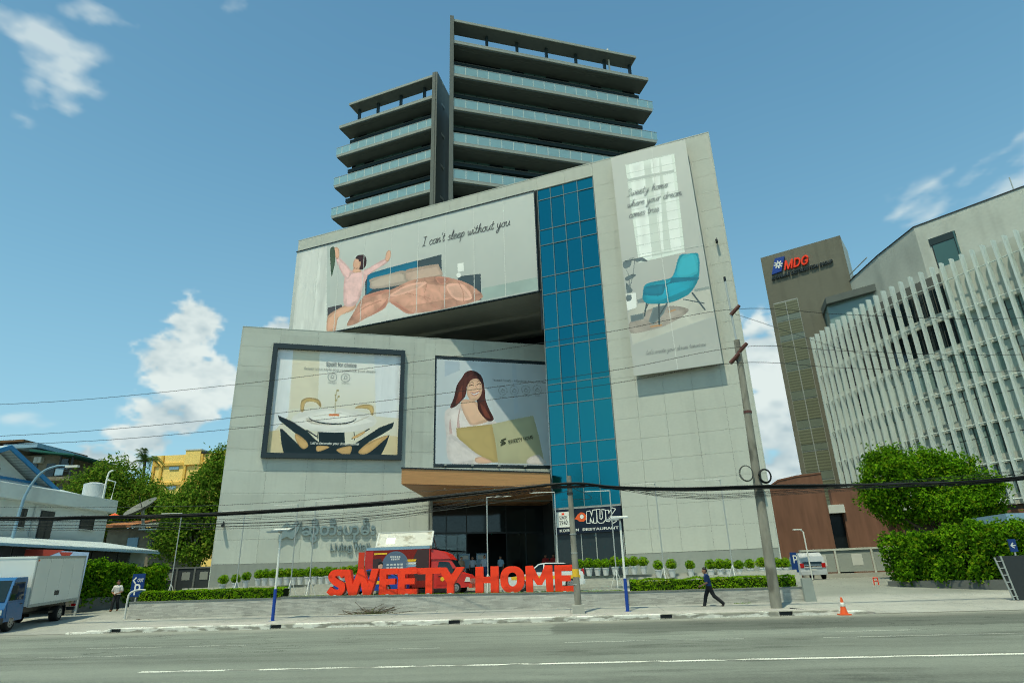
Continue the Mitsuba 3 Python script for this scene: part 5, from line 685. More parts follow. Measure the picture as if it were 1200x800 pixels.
# ------------------------------------------------------------------ towers
def tower(label, fr, L, sgn, levels, top, cols, pane_w, fin_box, core_to):
    t = thing('residential_tower', label, 'tower', 'residential towers above the mall')
    S = lambda a, b: (a, b) if sgn > 0 else (-b, -a)
    B = lambda s0, s1, z0, z1, n0, n1: fr.box(*S(s0, s1), z0, z1, n0, n1)
    add(t, 'fin_wall', fin_box, 'm_tower')
    add(t, 'core', B(2.6 if sgn > 0 else 0.2, L - 1.5, 30, levels[0] - .4, core_to, -2.45), 'm_core')
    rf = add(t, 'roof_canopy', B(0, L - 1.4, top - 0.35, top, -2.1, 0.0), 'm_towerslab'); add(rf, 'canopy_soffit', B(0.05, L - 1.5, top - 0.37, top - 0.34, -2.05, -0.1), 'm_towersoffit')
    for s in cols: add(rf, 'column', B(s - .16, s + .16, levels[0], top - 0.35, -1.6, -1.25), 'm_transom')
    for i, z in enumerate(levels):
        step = 0.0
        sl = add(t, 'slab', fr.poly([(x, y) for x, y in ([(S(0, L)[0], z - .34), (S(0, L)[1], z - .34), (S(0, L)[1], z), (S(0, L)[0], z)])], -2.6, 0.0), 'm_towerslab')
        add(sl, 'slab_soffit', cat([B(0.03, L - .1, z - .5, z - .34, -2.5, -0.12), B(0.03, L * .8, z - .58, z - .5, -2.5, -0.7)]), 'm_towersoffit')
        if i == 0:
            add(sl, 'upstand', B(0, L, z, z + .12, -.25, 0.01), 'm_towerslab'); continue
        up = levels[i - 1] - .5
        gl = add(t, 'window_band', B(0.2, L - .9, z, up, -2.5, -2.4), 'm_darkglass')
        add(gl, 'transom', B(0.1, L - .7, z + 3.05, z + 3.5, -2.42, -1.75), 'm_transom'); add(gl, 'transom_cap', B(0.1, L - .7, z + 3.5, z + 3.56, -2.42, -1.7), 'm_tower')
        k = 0; s = 0.25
        while s < L - 1.0:
            w = min(1.55, L - .95 - s)
            if TR.random() < .85: add(gl, 'clerestory_pane', B(s + .05, s + w - .05, z + 3.58, up - .03, -2.4, -2.36), 'm_greenglass' if TR.random() < .75 else 'm_darkglass')
            add(gl, 'window_pane', B(s + .05, s + w - .05, z + .1, z + 3.0, -2.4, -2.36), 'm_curtain' if TR.random() < .35 else 'm_darkglass'); s += 1.55
        bl = add(t, 'balustrade', cat([B(0.05, L + .2, z + 1.28, z + 1.34, -.1, -.04), B(0.05, L + .2, z + .06, z + .11, -.1, -.04)]), 'm_alu')
        s = 0.08
        while s < L + .1:
            w = min(pane_w, L + .2 - s); add(bl, 'balustrade_pane', B(s + .025, s + w - .025, z + .11, z + 1.27, -.085, -.065), 'm_balu'); add(bl, 'post', B(s - .035, s + .035, z, z + 1.3, -.12, -.06), 'm_offwhite'); s += pane_w
    return t


TR = np.random.default_rng(9)
F2, F1 = Frame(-10.33, 58.0, 20.2), Frame(-14.23, 66.5, -17.2)
tower('taller residential tower with teal glass balconies standing right of the other tower', F2, 26.2, 1, [63.35, 58.26, 53.3, 48.35, 43.4, 38.4], 66.88, [4.5, 8.5, 12.5, 16.6, 20.7, 24.4], 1.42,
      prism([(-10.75, 57.72), (-10.3, 57.88), (-11.5, 65.7), (-11.98, 65.6)], 30, 67.25), -12)
f1fin = cat([F1.box(-0.5, 0.0, 30, 66.95, -.5, 0.2), prism([(-14.35, 66.4), (-14.05, 66.35), (-12.0, 78.0), (-12.6, 78.1)], 30, 66.95)])
tower('lower residential tower with teal glass balconies standing left of the other tower', F1, 15.7, -1, [63.13, 58.13, 53.08, 48.2, 43.2, 38.2], 66.8, [2.6, 6.4, 10.2, 13.4], 1.35, f1fin, -9)
add('residential_tower', 'roof_pole', tube([F2.pt(21.3, 63.3, -1.2), F2.pt(21.3, 68.4, -1.2)], 0.12), 'm_offwhite')

# ------------------------------------------------------------------ office complex on the right
pmat('m_taupe', tone((0.150, 0.152, 0.118), 0.25, 0.10, 5, 0.05, 0.1), 0.8)
pmat('m_officewall', tone((0.455, 0.49, 0.44), 0.22, 0.14, 5, 0.06, 0.14), 0.8)
pmat('m_terracotta', lambda p, n, uv: mi.Color3f([0.185, 0.094, 0.062]) * (0.75 + 0.5 * fbm((p.x + p.y * .3) * 3.2, p.z * .5, 1.0, 4) + 0.18 * (fbm(p.x * .5, p.y * .5, p.z * .5) - .5)), 0.85)
mat('m_fin', (0.56, 0.64, 0.60), 0.45, 0.4); mat('m_officeglass', (0.20, 0.30, 0.28), 0.12, 0.7); mat('m_officeblind', (0.42, 0.50, 0.47), 0.5, 0.5)
scene['m_screen'] = {'type': 'thindielectric', 'specular_transmittance': {'type': 'rgb', 'value': [0.74, 0.86, 0.82]}}
FM = Frame(27.15, 75.0, -30)
tw = thing('sign_tower', 'dark taupe office slab with a blue and red company sign and a tall lattice window', 'building')
add(tw, 'wall', FM.box(0, 9.44, 0.5, 39.75, -6.5, 0), 'm_taupe'); add(tw, 'side_return', prism([tuple(FM.pt(9.44, 0, -0.3)[:2]), tuple(FM.pt(9.6, 0, -4.6)[:2]), tuple(FM.pt(9.3, 0, -6.4)[:2]), tuple(FM.pt(9.0, 0, -6.4)[:2])], 0.5, 39.6), 'm_officewall')
mat('m_paleglass', (0.15, 0.18, 0.14), 0.2, 0.6)
lt = add(tw, 'lattice_window', FM.box(0.5, 3.35, 1.0, 33.1, 0.01, 0.05), 'm_alu')
zz = [1.5, 4.6, 7.9, 11.1, 14.4, 17.0, 20.5, 24.1, 27.9, 30.5, 33.0]
pmat('m_louvre', lambda p, n, uv: mi.Color3f([0.135, 0.150, 0.098]) * (0.72 + 0.5 * smoothstep(0.2, 0.8, dr.abs(p.z / .34 - dr.round(p.z / .34)) * 2)), 0.6)
for a, b_ in zip(zz[:-1], zz[1:]):
    for s0, s1 in ((0.55, 1.87), (1.98, 3.3)):
        h = (b_ - a); add(lt, 'window_pane', FM.box(s0, s1, a + .06, a + h * .28, 0.05, 0.09), 'm_paleglass'); add(lt, 'louvre_panel', FM.box(s0, s1, a + h * .28 + .05, b_ - .06, 0.05, 0.12), 'm_louvre')
add(tw, 'roof_unit', cyl(0.7, 0.9, FM.pt(9.9, 34.6, -3.0), 'y'), 'm_darkgrey')
sg = thing('company_sign', 'blue plate with a white flower and red MDG letters high on the taupe slab', 'sign')
add(sg, 'logo_plate', FM.poly([(1.0, 36.95), (2.2, 37.05), (2.9, 38.98), (1.72, 39.0)], 0.02, 0.25), 'm_blue')
pet = unary_union([affinity.rotate(affinity.translate(affinity.scale(sbox(-.5, -.5, .5, .5).buffer(.2), .12, .30), 2.0, 38.38), 45 * k, origin=(2.0, 38.05)) for k in range(8)])
add(sg, 'flower_mark', FM.poly(pet, 0.25, 0.28), 'm_white')
add(sg, 'letters', words(FM, 'MDG', 2.45, 5.35, 37.12, 0.05, 1.15, 0.25, True, shear=0.25), 'm_red')
add(sg, 'lettering', words(FM, 'MYANMAR DISTRIBUTION GROUP', 0.85, 8.0, 36.2, 0.05, 0.42, 0.2, True, shear=0.25, rot=0.03), 'm_frame')

ob = thing('office_building', 'pale concrete office building screened by tall white vertical fins on the right', 'office building')
fp = np.array([[29.3, 70.2], [30.35, 64.3], [31.3, 59.7], [32.3, 56.5], [33.5, 54.0], [34.9, 51.6], [36.2, 49.3], [37.6, 46.7], [39.8, 42.6], [42.4, 37.6]])
cc = curve(np.c_[fp, np.zeros(len(fp))], 10)[:, :2]; ln_ = np.r_[0, np.cumsum(np.linalg.norm(np.diff(cc, axis=0), axis=1))]
at_ = lambda s: np.array([np.interp(s, ln_, cc[:, 0]), np.interp(s, ln_, cc[:, 1])])
nrm = lambda s: (lambda t: np.array([-t[1], t[0]]) / np.linalg.norm(t))(at_(min(s + .3, ln_[-1])) - at_(max(s - .3, 0)))    # towards the drive
fs = add(ob, 'fin_screen', tube([(*at_(s), 6.3) for s in np.linspace(0, ln_[-1], 30)], 0.07), 'm_fin')
s = 0.1; tops = []
while s < ln_[-1] - .2:
    p, n_ = at_(s), nrm(s); t_ = np.array([n_[1], -n_[0]]); n_ = -n_ if n_ @ (-p) < 0 else n_
    zt = 26.7 + 0.0 * s
    q = [p - t_ * .085 - n_ * .35, p + t_ * .085 - n_ * .35, p + t_ * .085 + n_ * .12, p - t_ * .085 + n_ * .12]
    add(fs, 'fin', prism([tuple(v) for v in q], 6.0, zt), 'm_fin'); s += 1.03 if s < 17 else 0.86
for z in (9.2, 12.4, 15.6, 18.8, 22.0, 25.0): add(fs, 'rail', tube([(*(at_(s) - .1 * nrm(s) * np.sign(nrm(s) @ -at_(s))), z) for s in np.linspace(0, ln_[-1], 40)], 0.05), 'm_fin')
# the glass and storeys behind the fins
off = lambda s, d: at_(s) - d * nrm(s) * np.sign(nrm(s) @ -at_(s))
add(ob, 'concrete_band', prism([tuple(off(s, .72)) for s in np.linspace(17.8, ln_[-1], 16)] + [tuple(off(s, 1.6)) for s in np.linspace(ln_[-1], 17.8, 16)], 21.9, 26.6), 'm_officewall')
fa = add(ob, 'facade', prism([tuple(off(s, 1.25)) for s in np.linspace(0, ln_[-1], 30)] + [tuple(off(s, 7)) for s in np.linspace(ln_[-1], 0, 12)], 0.8, 26.4), 'm_core')
OR_ = np.random.default_rng(12)
zl = [6.0, 9.2, 12.4, 15.6, 18.8, 22.0]
for z in zl:
    add(fa, 'spandrel', prism([tuple(off(s, .95)) for s in np.linspace(0, ln_[-1], 24)] + [tuple(off(s, 1.26)) for s in np.linspace(ln_[-1], 0, 24)], z, z + .75), 'm_officewall')
    s = 0.05
    while s < (ln_[-1] - 1.2 if z < 21 else 17.5):
        dark = z > 17 and s < 17
        mm_ = 'm_darkglass' if (dark and OR_.random() < .9) or OR_.random() < .03 else ('m_officeblind' if OR_.random() < .6 else 'm_officeglass')
        for z0, z1 in ((z + .78, z + 2.2), (z + 2.28, z + 3.15)):
            q = [tuple(off(s + .05, 1.15)), tuple(off(s + .95, 1.15)), tuple(off(s + .95, 1.24)), tuple(off(s + .05, 1.24))]
            add(fa, 'window_pane', prism(q, z0, z1), mm_)
        s += 1.03
add(fa, 'base_wall', prism([tuple(off(s, .6)) for s in np.linspace(0, ln_[-1], 12)] + [tuple(off(s, 3)) for s in np.linspace(ln_[-1], 0, 12)], 0.5, 5.6), 'm_terracotta')
# concrete head block above, with its two faces
cb = [(36.5, 58.2), (42.7, 52.3), (52, 43.5), (60, 52), (48, 80), (35.6, 76), (35.2, 70), (35.6, 64)]
hb = add(ob, 'head_block', prism(cb, 20.5, 33.5), 'm_officewall')
add(hb, 'parapet_cap', prism(list(Polygon(cb).buffer(.06, join_style=2).exterior.coords)[:-1], 33.5, 33.62), 'm_darkgrey')
FO = Frame(36.5, 58.2, math.degrees(math.atan2(52.3 - 58.2, 42.7 - 36.5)))
wi = add(hb, 'tall_window', FO.box(1.0, 3.0, 21.5, 31.6, 0.005, 0.03), 'm_darkgrey')
add(wi, 'window_head', FO.box(0.9, 3.15, 31.0, 31.7, 0.005, 0.10), 'm_transom')
for z0, z1 in ((28.4, 30.95), (25.0, 28.3), (21.6, 24.9)): add(wi, 'window_pane', FO.box(1.1, 2.9, z0, z1, 0.03, 0.06), 'm_curtain' if z0 < 28 else 'm_greenglass')
add(wi, 'reveal', FO.box(3.0, 3.12, 21.5, 31.6, 0.005, 0.28), 'm_greenglass')
FC = Frame(35.6, 64.0, math.degrees(math.atan2(58.2 - 64, 36.5 - 35.6)))
for k_ in range(1): add(hb, 'roof_rail', cat([tube([(42.6, 52.6, 33.5), (42.6, 52.6, 35.0)], .05), tube([(36.0, 62, 33.6), (35.4, 70, 33.6)], .05), tube([(35.5, 66, 34.4), (35.3, 73, 34.4)], .06)]), 'm_steel')
add(ob, 'link_block', prism([(31.6, 69.5), (36, 66), (37, 74), (33, 75)], 18, 30.2), 'm_officeglass'); add(ob, 'link_roof', prism([(31.3, 68.8), (36.2, 65.2), (37.2, 74.5), (32.8, 75.6)], 30.2, 31.0), 'm_tower')

# terracotta walls at the foot
tc = thing('terracotta_wall', 'tall ribbed terracotta wall with a slanted top at the end of the driveway', 'wall')
FT = Frame(20.45, 66, -8); S11 = lambda pts: [(x * 1.1, 1.57 + (y - 1.57) * 1.1) for x, y in pts]
add(tc, 'wall', FT.poly(S11([(0, 0.6), (4.65, 0.6), (4.65, 9.75), (2.6, 9.6), (0.9, 9.3), (0, 8.75)]), -0.8, 0), 'm_terracotta'); add(tc, 'cap', FT.poly(S11([(0, 8.75), (.9, 9.3), (2.6, 9.6), (4.65, 9.75), (4.65, 9.9), (2.6, 9.75), (.9, 9.45), (0, 8.9)]), -0.85, 0.05), 'm_terracotta')
tc = thing('terracotta_wall', 'second ribbed terracotta wall with a dark doorway under a pale lintel', 'wall')
add(tc, 'wall', FT.poly(S11([(5.9, 0.6), (10.4, 0.6), (10.4, 8.65), (9, 8.6), (5.2, 8.4), (5.2, 7.0), (5.9, 7.0)]), -1.2, -0.3), 'm_terracotta'); add(tc, 'doorway', FT.box(5.17, 6.49, 0.6, 6.77, -1.1, -0.9), 'm_black'); add(tc, 'lintel', FT.box(5.15, 6.6, 6.77, 7.54, -1.0, 0.05), 'm_offwhite')
gh = thing('guard_shelter', 'low open shelter with brown timber roof beams beside the drive', 'shelter')
pmat('m_oldwood', tone((0.14, 0.085, 0.045), 1.2, 0.25), 0.8)
FG = Frame(25.3, 50.5, -20)
add(gh, 'roof', FG.box(0, 4.6, 4.95, 5.45, -3.5, 0), 'm_oldwood'); add(gh, 'roof_edge', FG.box(-.1, 4.6, 5.45, 5.55, -3.5, .1), 'm_terracotta')
for s in (0.3, 1.6, 3.2): add(gh, 'post', FG.box(s, s + .35, 1.0, 4.95, -.6, -.2), 'm_darkgrey')
add(gh, 'beam', FG.box(0, 4.6, 4.2, 4.45, -.5, -.3), 'm_oldwood'); add(gh, 'back_wall', FG.box(0, 4.6, 1.0, 4.95, -3.5, -3.3), 'm_core')
pw2 = thing('parapet_fence', 'grey panel fence on a low wall curving up the right driveway', 'fence')
for (a, b_) in (((18.9, 56.0), (21.3, 55.0)), ((21.3, 55.0), (23.6, 53.8)), ((23.6, 53.8), (25.8, 52.4)), ((25.8, 52.4), (27.8, 50.8))):
    dx, dy = b_[0] - a[0], b_[1] - a[1]; f_ = Frame(a[0], a[1], math.degrees(math.atan2(dy, dx))); w_ = math.hypot(dx, dy)
    add(pw2, 'base_wall', f_.box(0, w_, 0.3, 1.35, -.15, .15), 'm_concrete'); add(pw2, 'panel', f_.box(0.15, w_ - .05, 1.45, 3.05, -.05, 0.0), 'm_towerslab')
    add(pw2, 'top_rail', f_.box(0, w_, 3.05, 3.2, -.1, .1), 'm_panel'); add(pw2, 'post', f_.box(0, .14, 1.35, 3.1, -.05, .12), 'm_panel')
    add(pw2, 'panel_plate', f_.box(w_ * .45, w_ * .45 + .75, 1.9, 2.75, 0.0, 0.02), 'm_offwhite')
br = thing('booth_roof', 'pale flat roof of a low booth showing above the right hedge', 'roof'); add(br, 'roof', bx(25.2, 32, 39.5, 43, 3.85, 4.35), 'm_lightblue'); add(br, 'wall', bx(25.5, 31.8, 39.8, 42.7, 0.6, 3.85), 'm_offwhite')

# ------------------------------------------------------------------ left side
pmat('m_render', tone((0.56, 0.61, 0.58), 0.5, 0.12, 6, 0.05, 0.16), 0.85)
mat('m_roofblue', (0.03, 0.20, 0.42), 0.45); pmat('m_roofsheet', lambda p, n, uv: mi.Color3f([0.40, 0.46, 0.46]) * (0.82 + 0.3 * smoothstep(.2, .8, dr.abs(p.y / .25 - dr.round(p.y / .25)) * 2)), 0.5)
FW = Frame(-33.0, 45.0, 88)
wb = thing('white_house', 'white two storey building with a blue gable roof on the left edge', 'building')
add(wb, 'wall', FW.box(-16, 0, 0.3, 7.05, -11, -0.5), 'm_render'); add(wb, 'parapet', FW.box(-16.2, 0.1, 7.05, 7.9, -11.2, 0.02), 'm_render'); add(wb, 'fascia_line', FW.box(-16.2, 0.1, 7.0, 7.05, -11.2, -0.05), 'm_offwhite')
for s0, s1, z0, z1, c_ in ((-7.65, -7.0, 5.5, 6.62, 2), (-5.95, -4.85, 4.2, 6.64, 2), (-2.55, -1.25, 5.72, 6.63, 1)):
    w = add(wb, 'window', FW.box(s0, s1, z0, z1, -.5, -.46), 'm_darkgrey')
    for k_ in range(c_): add(w, 'pane', FW.box(s0 + .06 + k_ * (s1 - s0) / c_, s0 - .04 + (k_ + 1) * (s1 - s0) / c_, z0 + .06, z1 - .06, -.46, -.44), 'm_darkglass')
    add(w, 'sill', FW.box(s0 - .08, s1 + .08, z0 - .08, z0, -.5, -.36), 'm_offwhite')
add(wb, 'downpipe', tube([FW.pt(-6.5, 6.9, -.44), FW.pt(-6.5, 4.0, -.44)], .05), 'm_steel')
gt = add(wb, 'gable_wall', FW.poly([(-13.2, 7.9), (-5.4, 7.9), (-9.15, 9.95)], -1.6, -1.5), 'm_render')
for s0 in (-11.2, -9.75): 
    w = add(gt, 'gable_window', FW.box(s0, s0 + 1.1, 8.52, 8.98, -1.5, -1.46), 'm_darkgrey')
rf = add(wb, 'gable_roof', cat([FW.poly([(-9.1, 10.05), (-9.1, 10.25), (-4.9, 8.15), (-5.05, 8.0)], -9, -0.7), FW.poly([(-9.1, 10.05), (-9.1, 10.25), (-13.4, 8.15), (-13.2, 8.0)], -9, -0.7)]), 'm_roofsheet')
add(rf, 'bargeboard', cat([FW.poly([(-9.1, 9.98), (-9.1, 10.28), (-4.7, 8.12), (-4.95, 7.95)], -.72, -.62), FW.poly([(-9.1, 9.98), (-9.1, 10.28), (-13.6, 8.12), (-13.35, 7.95)], -.72, -.62)]), 'm_roofblue')
add(wb, 'skirt_roof', FW.mesh(trimesh.Trimesh([[-16, 8.35, -1.45], [-5, 8.35, -1.45], [-3.4, 7.93, -.1], [-16, 7.93, -.1], [-16, 8.25, -1.45], [-5, 8.25, -1.45], [-3.4, 7.9, -.1], [-16, 7.9, -.1]], [[0, 2, 1], [0, 3, 2], [4, 5, 6], [4, 6, 7], [3, 6, 2], [3, 7, 6], [1, 2, 6], [1, 6, 5]], process=False)), 'm_roofsheet')
add(wb, 'flashing', FW.box(-16, -5.0, 8.28, 8.5, -1.48, -1.38), 'm_roofblue')
wt = thing('water_tank', 'round steel water tank on the roof of the white building', 'tank')
add(wt, 'drum', cyl(0.72, 1.0, (-34.35, 44.2, 8.5), sides=28), 'm_silver', 40); add(wt, 'lid', cyl(0.74, 0.12, (-34.35, 44.2, 9.06), sides=28, r2=.4), 'm_silver'); add(wt, 'stand', bx(-35.0, -33.7, 43.5, 44.9, 7.9, 8.0), 'm_darkgrey')
vp = thing('vent_pipe', 'pair of thin white roof pipes beside the water tank', 'pipe'); add(vp, 'pipe', tube(curve([(-33.6, 44.2, 7.9), (-33.5, 44.2, 9.7), (-33.2, 44.2, 10.0)], 4), .06), 'm_white'); add(vp, 'pipe', tube([(-33.2, 44.6, 7.9), (-33.1, 44.6, 9.2), (-33.6, 44.4, 9.35)], .05), 'm_white')
sh = thing('roadside_shed', 'long dark shed under a pale tin roof in front of the white building', 'shed')
FS = Frame(-29.9, 46.0, 88)
add(sh, 'tin_roof', FS.mesh(trimesh.Trimesh([[-14, 4.22, .1], [0, 4.32, .1], [-2.6, 4.9, -2.7], [-14, 4.75, -2.7], [-14, 4.14, .1], [0, 4.24, .1], [-2.6, 4.8, -2.7], [-14, 4.65, -2.7]], [[0, 1, 2], [0, 2, 3], [4, 6, 5], [4, 7, 6], [0, 5, 1], [0, 4, 5], [1, 6, 2], [1, 5, 6]], process=False)), 'm_roofsheet')
add(sh, 'gutter', FS.box(-14, 0.02, 4.08, 4.2, .1, .2), 'm_lightblue'); add(sh, 'wall', FS.box(-14, -1.8, 0.6, 4.15, -.9, -.8), 'm_core'); add(sh, 'end_wall', FS.box(-1.8, -.2, 0.6, 4.2, -3, -.7), 'm_towerslab')
for k_ in range(10): add(sh, 'wall_board', FS.box(-13.8 + 1.2 * k_, -12.7 + 1.2 * k_, 0.7, 4.1, -.8, -.74), 'm_darkgrey')
bn = thing('printed_banner', 'pale blue and red printed banner on a frame behind the white box truck', 'banner')
FB = Frame(-31.2, 35.5, 6)
mat('m_bannerblue', (0.30, 0.42, 0.60), 0.5); mat('m_bannerred', (0.32, 0.05, 0.035), 0.5)
add(bn, 'sheet', FB.poly([(0, 0.4), (3.75, 1.55), (3.8, 3.75), (0, 4.05)], 0, 0.04), 'm_bannerblue'); add(bn, 'printed_shape', FB.flat([(0.1, 3.3), (1.0, 3.4), (2.4, 3.92), (0.1, 4.02)], 0.05), 'm_bannerred'); add(bn, 'printed_shape', FB.flat([(2.1, 3.82), (2.9, 3.78), (2.75, 3.6), (2.3, 3.6)], 0.05), 'm_bannerred'); add(bn, 'printed_shape', FB.flat([(3.2, 2.2), (3.6, 1.9), (3.7, 2.7), (3.3, 2.9)], 0.05), 'm_offwhite')
add(bn, 'printed_shape', FB.flat([(3.3, 1.5), (3.74, 1.6), (3.74, 1.8), (3.3, 1.8)], 0.055), 'm_bannerred')
add(bn, 'frame_post', cat([FB.box(0.1, .2, 0.3, 4.0, -.1, 0), FB.box(3.6, 3.7, .4, 3.7, -.1, 0)]), 'm_steel')

pmat('m_oldconc', tone((0.20, 0.18, 0.13), 0.8, 0.3, 4, 0.15, 0.25), 0.9); mat('m_roofgreen', (0.01, 0.10, 0.075), 0.6)
oh = thing('old_apartment', 'weathered old apartment house with a dark green roof and open balcony behind the white building', 'building')
add(oh, 'wall', bx(-70, -59.9, 70.4, 80, 2, 17.2), 'm_oldconc'); add(oh, 'upper_floor', bx(-72, -64.5, 69, 78, 14, 18.2), 'm_oldconc'); add(oh, 'tin_roof', bx(-73, -63.3, 68.4, 79, 18.5, 18.75), 'm_oldwood'); add(oh, 'side_roof', yz([(68.5, 17.75), (80, 17.75), (80, 18.0), (68.5, 18.3)], -65.8, -61.5), 'm_lightblue')
add(oh, 'balcony_roof', xz([(-62.4, 17.35), (-56.7, 16.6), (-56.7, 16.75), (-62.4, 17.6)], 68.6, 77), 'm_roofgreen'); bs = add(oh, 'balcony_slab', bx(-60.0, -57.2, 69.2, 77, 13.9, 14.3), 'm_oldconc')
for p_ in ((-57.4, 69.4), (-58.9, 69.4), (-57.4, 76)): add(oh, 'balcony_post', bx(p_[0] - .08, p_[0] + .08, p_[1] - .08, p_[1] + .08, 14.3, 16.8), 'm_darkgrey')
for z in (14.9, 15.4): add(oh, 'balcony_rail', bx(-60, -57.3, 69.35, 69.42, z, z + .08), 'm_darkgrey')
for x0, z0, w_, h_ in ((-61.3, 14.6, 1.1, 1.5), (-63.4, 15.0, .9, 1.4), (-59.7, 15.3, 1.0, 1.3), (-59.6, 12.2, 1.2, 1.1)): add(oh, 'window', bx(x0, x0 + w_, 70.3, 70.42 if x0 < -60 else 70.5, z0, z0 + h_), 'm_darkglass')
add(oh, 'laundry', bx(-59.2, -58.2, 69.3, 69.34, 14.5, 15.3), 'm_lightblue'); add(oh, 'annex', bx(-60.2, -57.9, 70.6, 78, 2, 13.9), 'm_oldconc')
for x0 in (-62.8, -62.3): add(oh, 'air_conditioner', bx(x0, x0 + .45, 69.9, 70.4, 16.2, 16.9), 'm_offwhite')

yb = thing('yellow_building', 'ochre yellow building with raised bands far behind the trees', 'building')
pmat('m_yellow_wall', tone((0.86, 0.62, 0.185), 0.08, 0.05, 0.5, 0.02, 0.0), 0.8); pmat('m_yellow_band', tone((0.74, 0.47, 0.10), 0.15, 0.05), 0.8)
add(yb, 'wall', bx(-74.9, -56, 110, 122, 0.5, 24.85), 'm_yellow_wall'); add(yb, 'roof_box', bx(-68.8, -65.9, 109.6, 114, 22.9, 25.5), 'm_yellow_wall'); add(yb, 'roof_vent', bx(-65.8, -64.5, 109.7, 113, 24.9, 25.3), 'm_darkgrey')
for z in (22.9, 19.4, 15.9): add(yb, 'band', bx(-74.8, -56.1, 109.72, 110, z, z + .5), 'm_yellow_band')
for x0 in (-74.95, -73.45, -68.9, -65.95, -61): add(yb, 'pilaster', bx(x0, x0 + .45, 109.7, 110.02, 0.6, 24.8), 'm_yellow_band')
for z in (22.15, 18.65): add(yb, 'vent_window', bx(-71.7, -69.9, 109.85, 110.0, z, z + .55), 'm_lightblue')
add(yb, 'roof_rim', bx(-68.9, -65.8, 109.5, 114.1, 25.5, 25.7), 'm_offwhite')

os_ = thing('old_shed', 'low brown weathered house with rusty tin roof below the trees', 'house')
add(os_, 'wall', bx(-41.4, -35.6, 56, 62, 0.8, 6.9), 'm_oldconc'); mat('m_rust', (0.24, 0.10, 0.04), 0.8)
add(os_, 'tin_roof', yz([(55.2, 6.95), (62, 8.3), (62, 8.5), (55.2, 7.15)], -42, -38.6), 'm_rust'); add(os_, 'tin_roof', yz([(55.0, 6.9), (62, 8.0), (62, 8.15), (55.0, 7.05)], -38.6, -35.2), 'm_tower')
add(os_, 'window', bx(-39.3, -38.3, 55.9, 56.02, 5.2, 6.1), 'm_lightblue'); add(os_, 'door', bx(-37.2, -36.5, 55.9, 56.02, 4.6, 6.4), 'm_darkglass'); add(os_, 'awning', bx(-37.6, -35.2, 54.7, 56, 6.62, 6.7), 'm_lightblue')
add(os_, 'parasol', cyl(0.75, 0.35, (-39.95, 54.5, 7.95), sides=14, r2=.05), 'm_orange')
sd = thing('satellite_dish', 'large grey mesh satellite dish on the roof of the weathered house', 'satellite dish')
u = np.linspace(0, 2 * np.pi, 25)[:-1]; rr = np.array([.05, .4, .8, 1.1, 1.35])
pv = np.array([[r * math.cos(a), r * math.sin(a), .22 * r * r] for r in rr for a in u]); pf = []
for i in range(4):
    for j in range(24):
        a, b_ = i * 24 + j, i * 24 + (j + 1) % 24; pf += [[a, b_, b_ + 24], [a, b_ + 24, a + 24]]
dm = trimesh.Trimesh(np.vstack([pv, pv - [0, 0, .02]]), pf + [[x[0] + 120, x[2] + 120, x[1] + 120] for x in pf], process=False); dm.apply_transform(trimesh.transformations.rotation_matrix(-.35, [0, 1, 0]) @ trimesh.transformations.rotation_matrix(.55, [1, 0, 0])); dm.apply_translation((-35.7, 52, 8.0))
mat('m_mesh', (0.13, 0.14, 0.12), 0.6); add(sd, 'bowl', dm, 'm_mesh', 60); add(sd, 'mast', tube([(-35.6, 52.4, 6.5), (-35.7, 52, 8.0)], .12), 'm_offwhite'); add(sd, 'feed_arm', tube([(-35.7, 52, 8.0), (-35.5, 51.0, 9.0)], .03), 'm_darkgrey')
gf = thing('grey_gate_fence', 'dark grey panel fence with pale square plates left of the mall', 'fence')
FF = Frame(-31.6, 47.2, 2)
for k_ in range(4):
    s0 = 1.35 * k_; add(gf, 'panel', FF.box(s0 + .06, s0 + 1.3, 0.9, 3.05, -.06, 0), 'm_darkgrey'); add(gf, 'panel_plate', FF.box(s0 + .4, s0 + 1.0, 2.25, 2.8, 0, .02), 'm_soffit'); add(gf, 'post', FF.box(s0 - .06, s0 + .06, .9, 3.12, -.1, .06), 'm_core')
add(gf, 'top_rail', FF.box(-.1, 5.45, 3.05, 3.15, -.1, .05), 'm_core')

# ------------------------------------------------------------------ plants
def leafcards(c, out, size, rng, up=0.35, jit=0.9, aspect=0.5):
    n = len(c); nr = out + jit * rng.normal(size=(n, 3)) + [0, 0, up]; nr /= np.linalg.norm(nr, axis=1, keepdims=True)
    t = np.cross(nr, rng.normal(size=(n, 3))); t /= np.linalg.norm(t, axis=1, keepdims=True) + 1e-9; b = np.cross(nr, t)
    s = size * rng.uniform(.65, 1.3, (n, 1)); drop = nr * s * 0.12
    v = np.stack([c - t * s * .5, c + b * s * aspect * .5 + drop, c + t * s * .5, c - b * s * aspect * .5 + drop], 1).reshape(-1, 3)
    i = np.arange(n)[:, None] * 4; f = np.vstack([i + [0, 1, 2], i + [0, 2, 3]])
    return trimesh.Trimesh(v, f, process=False)


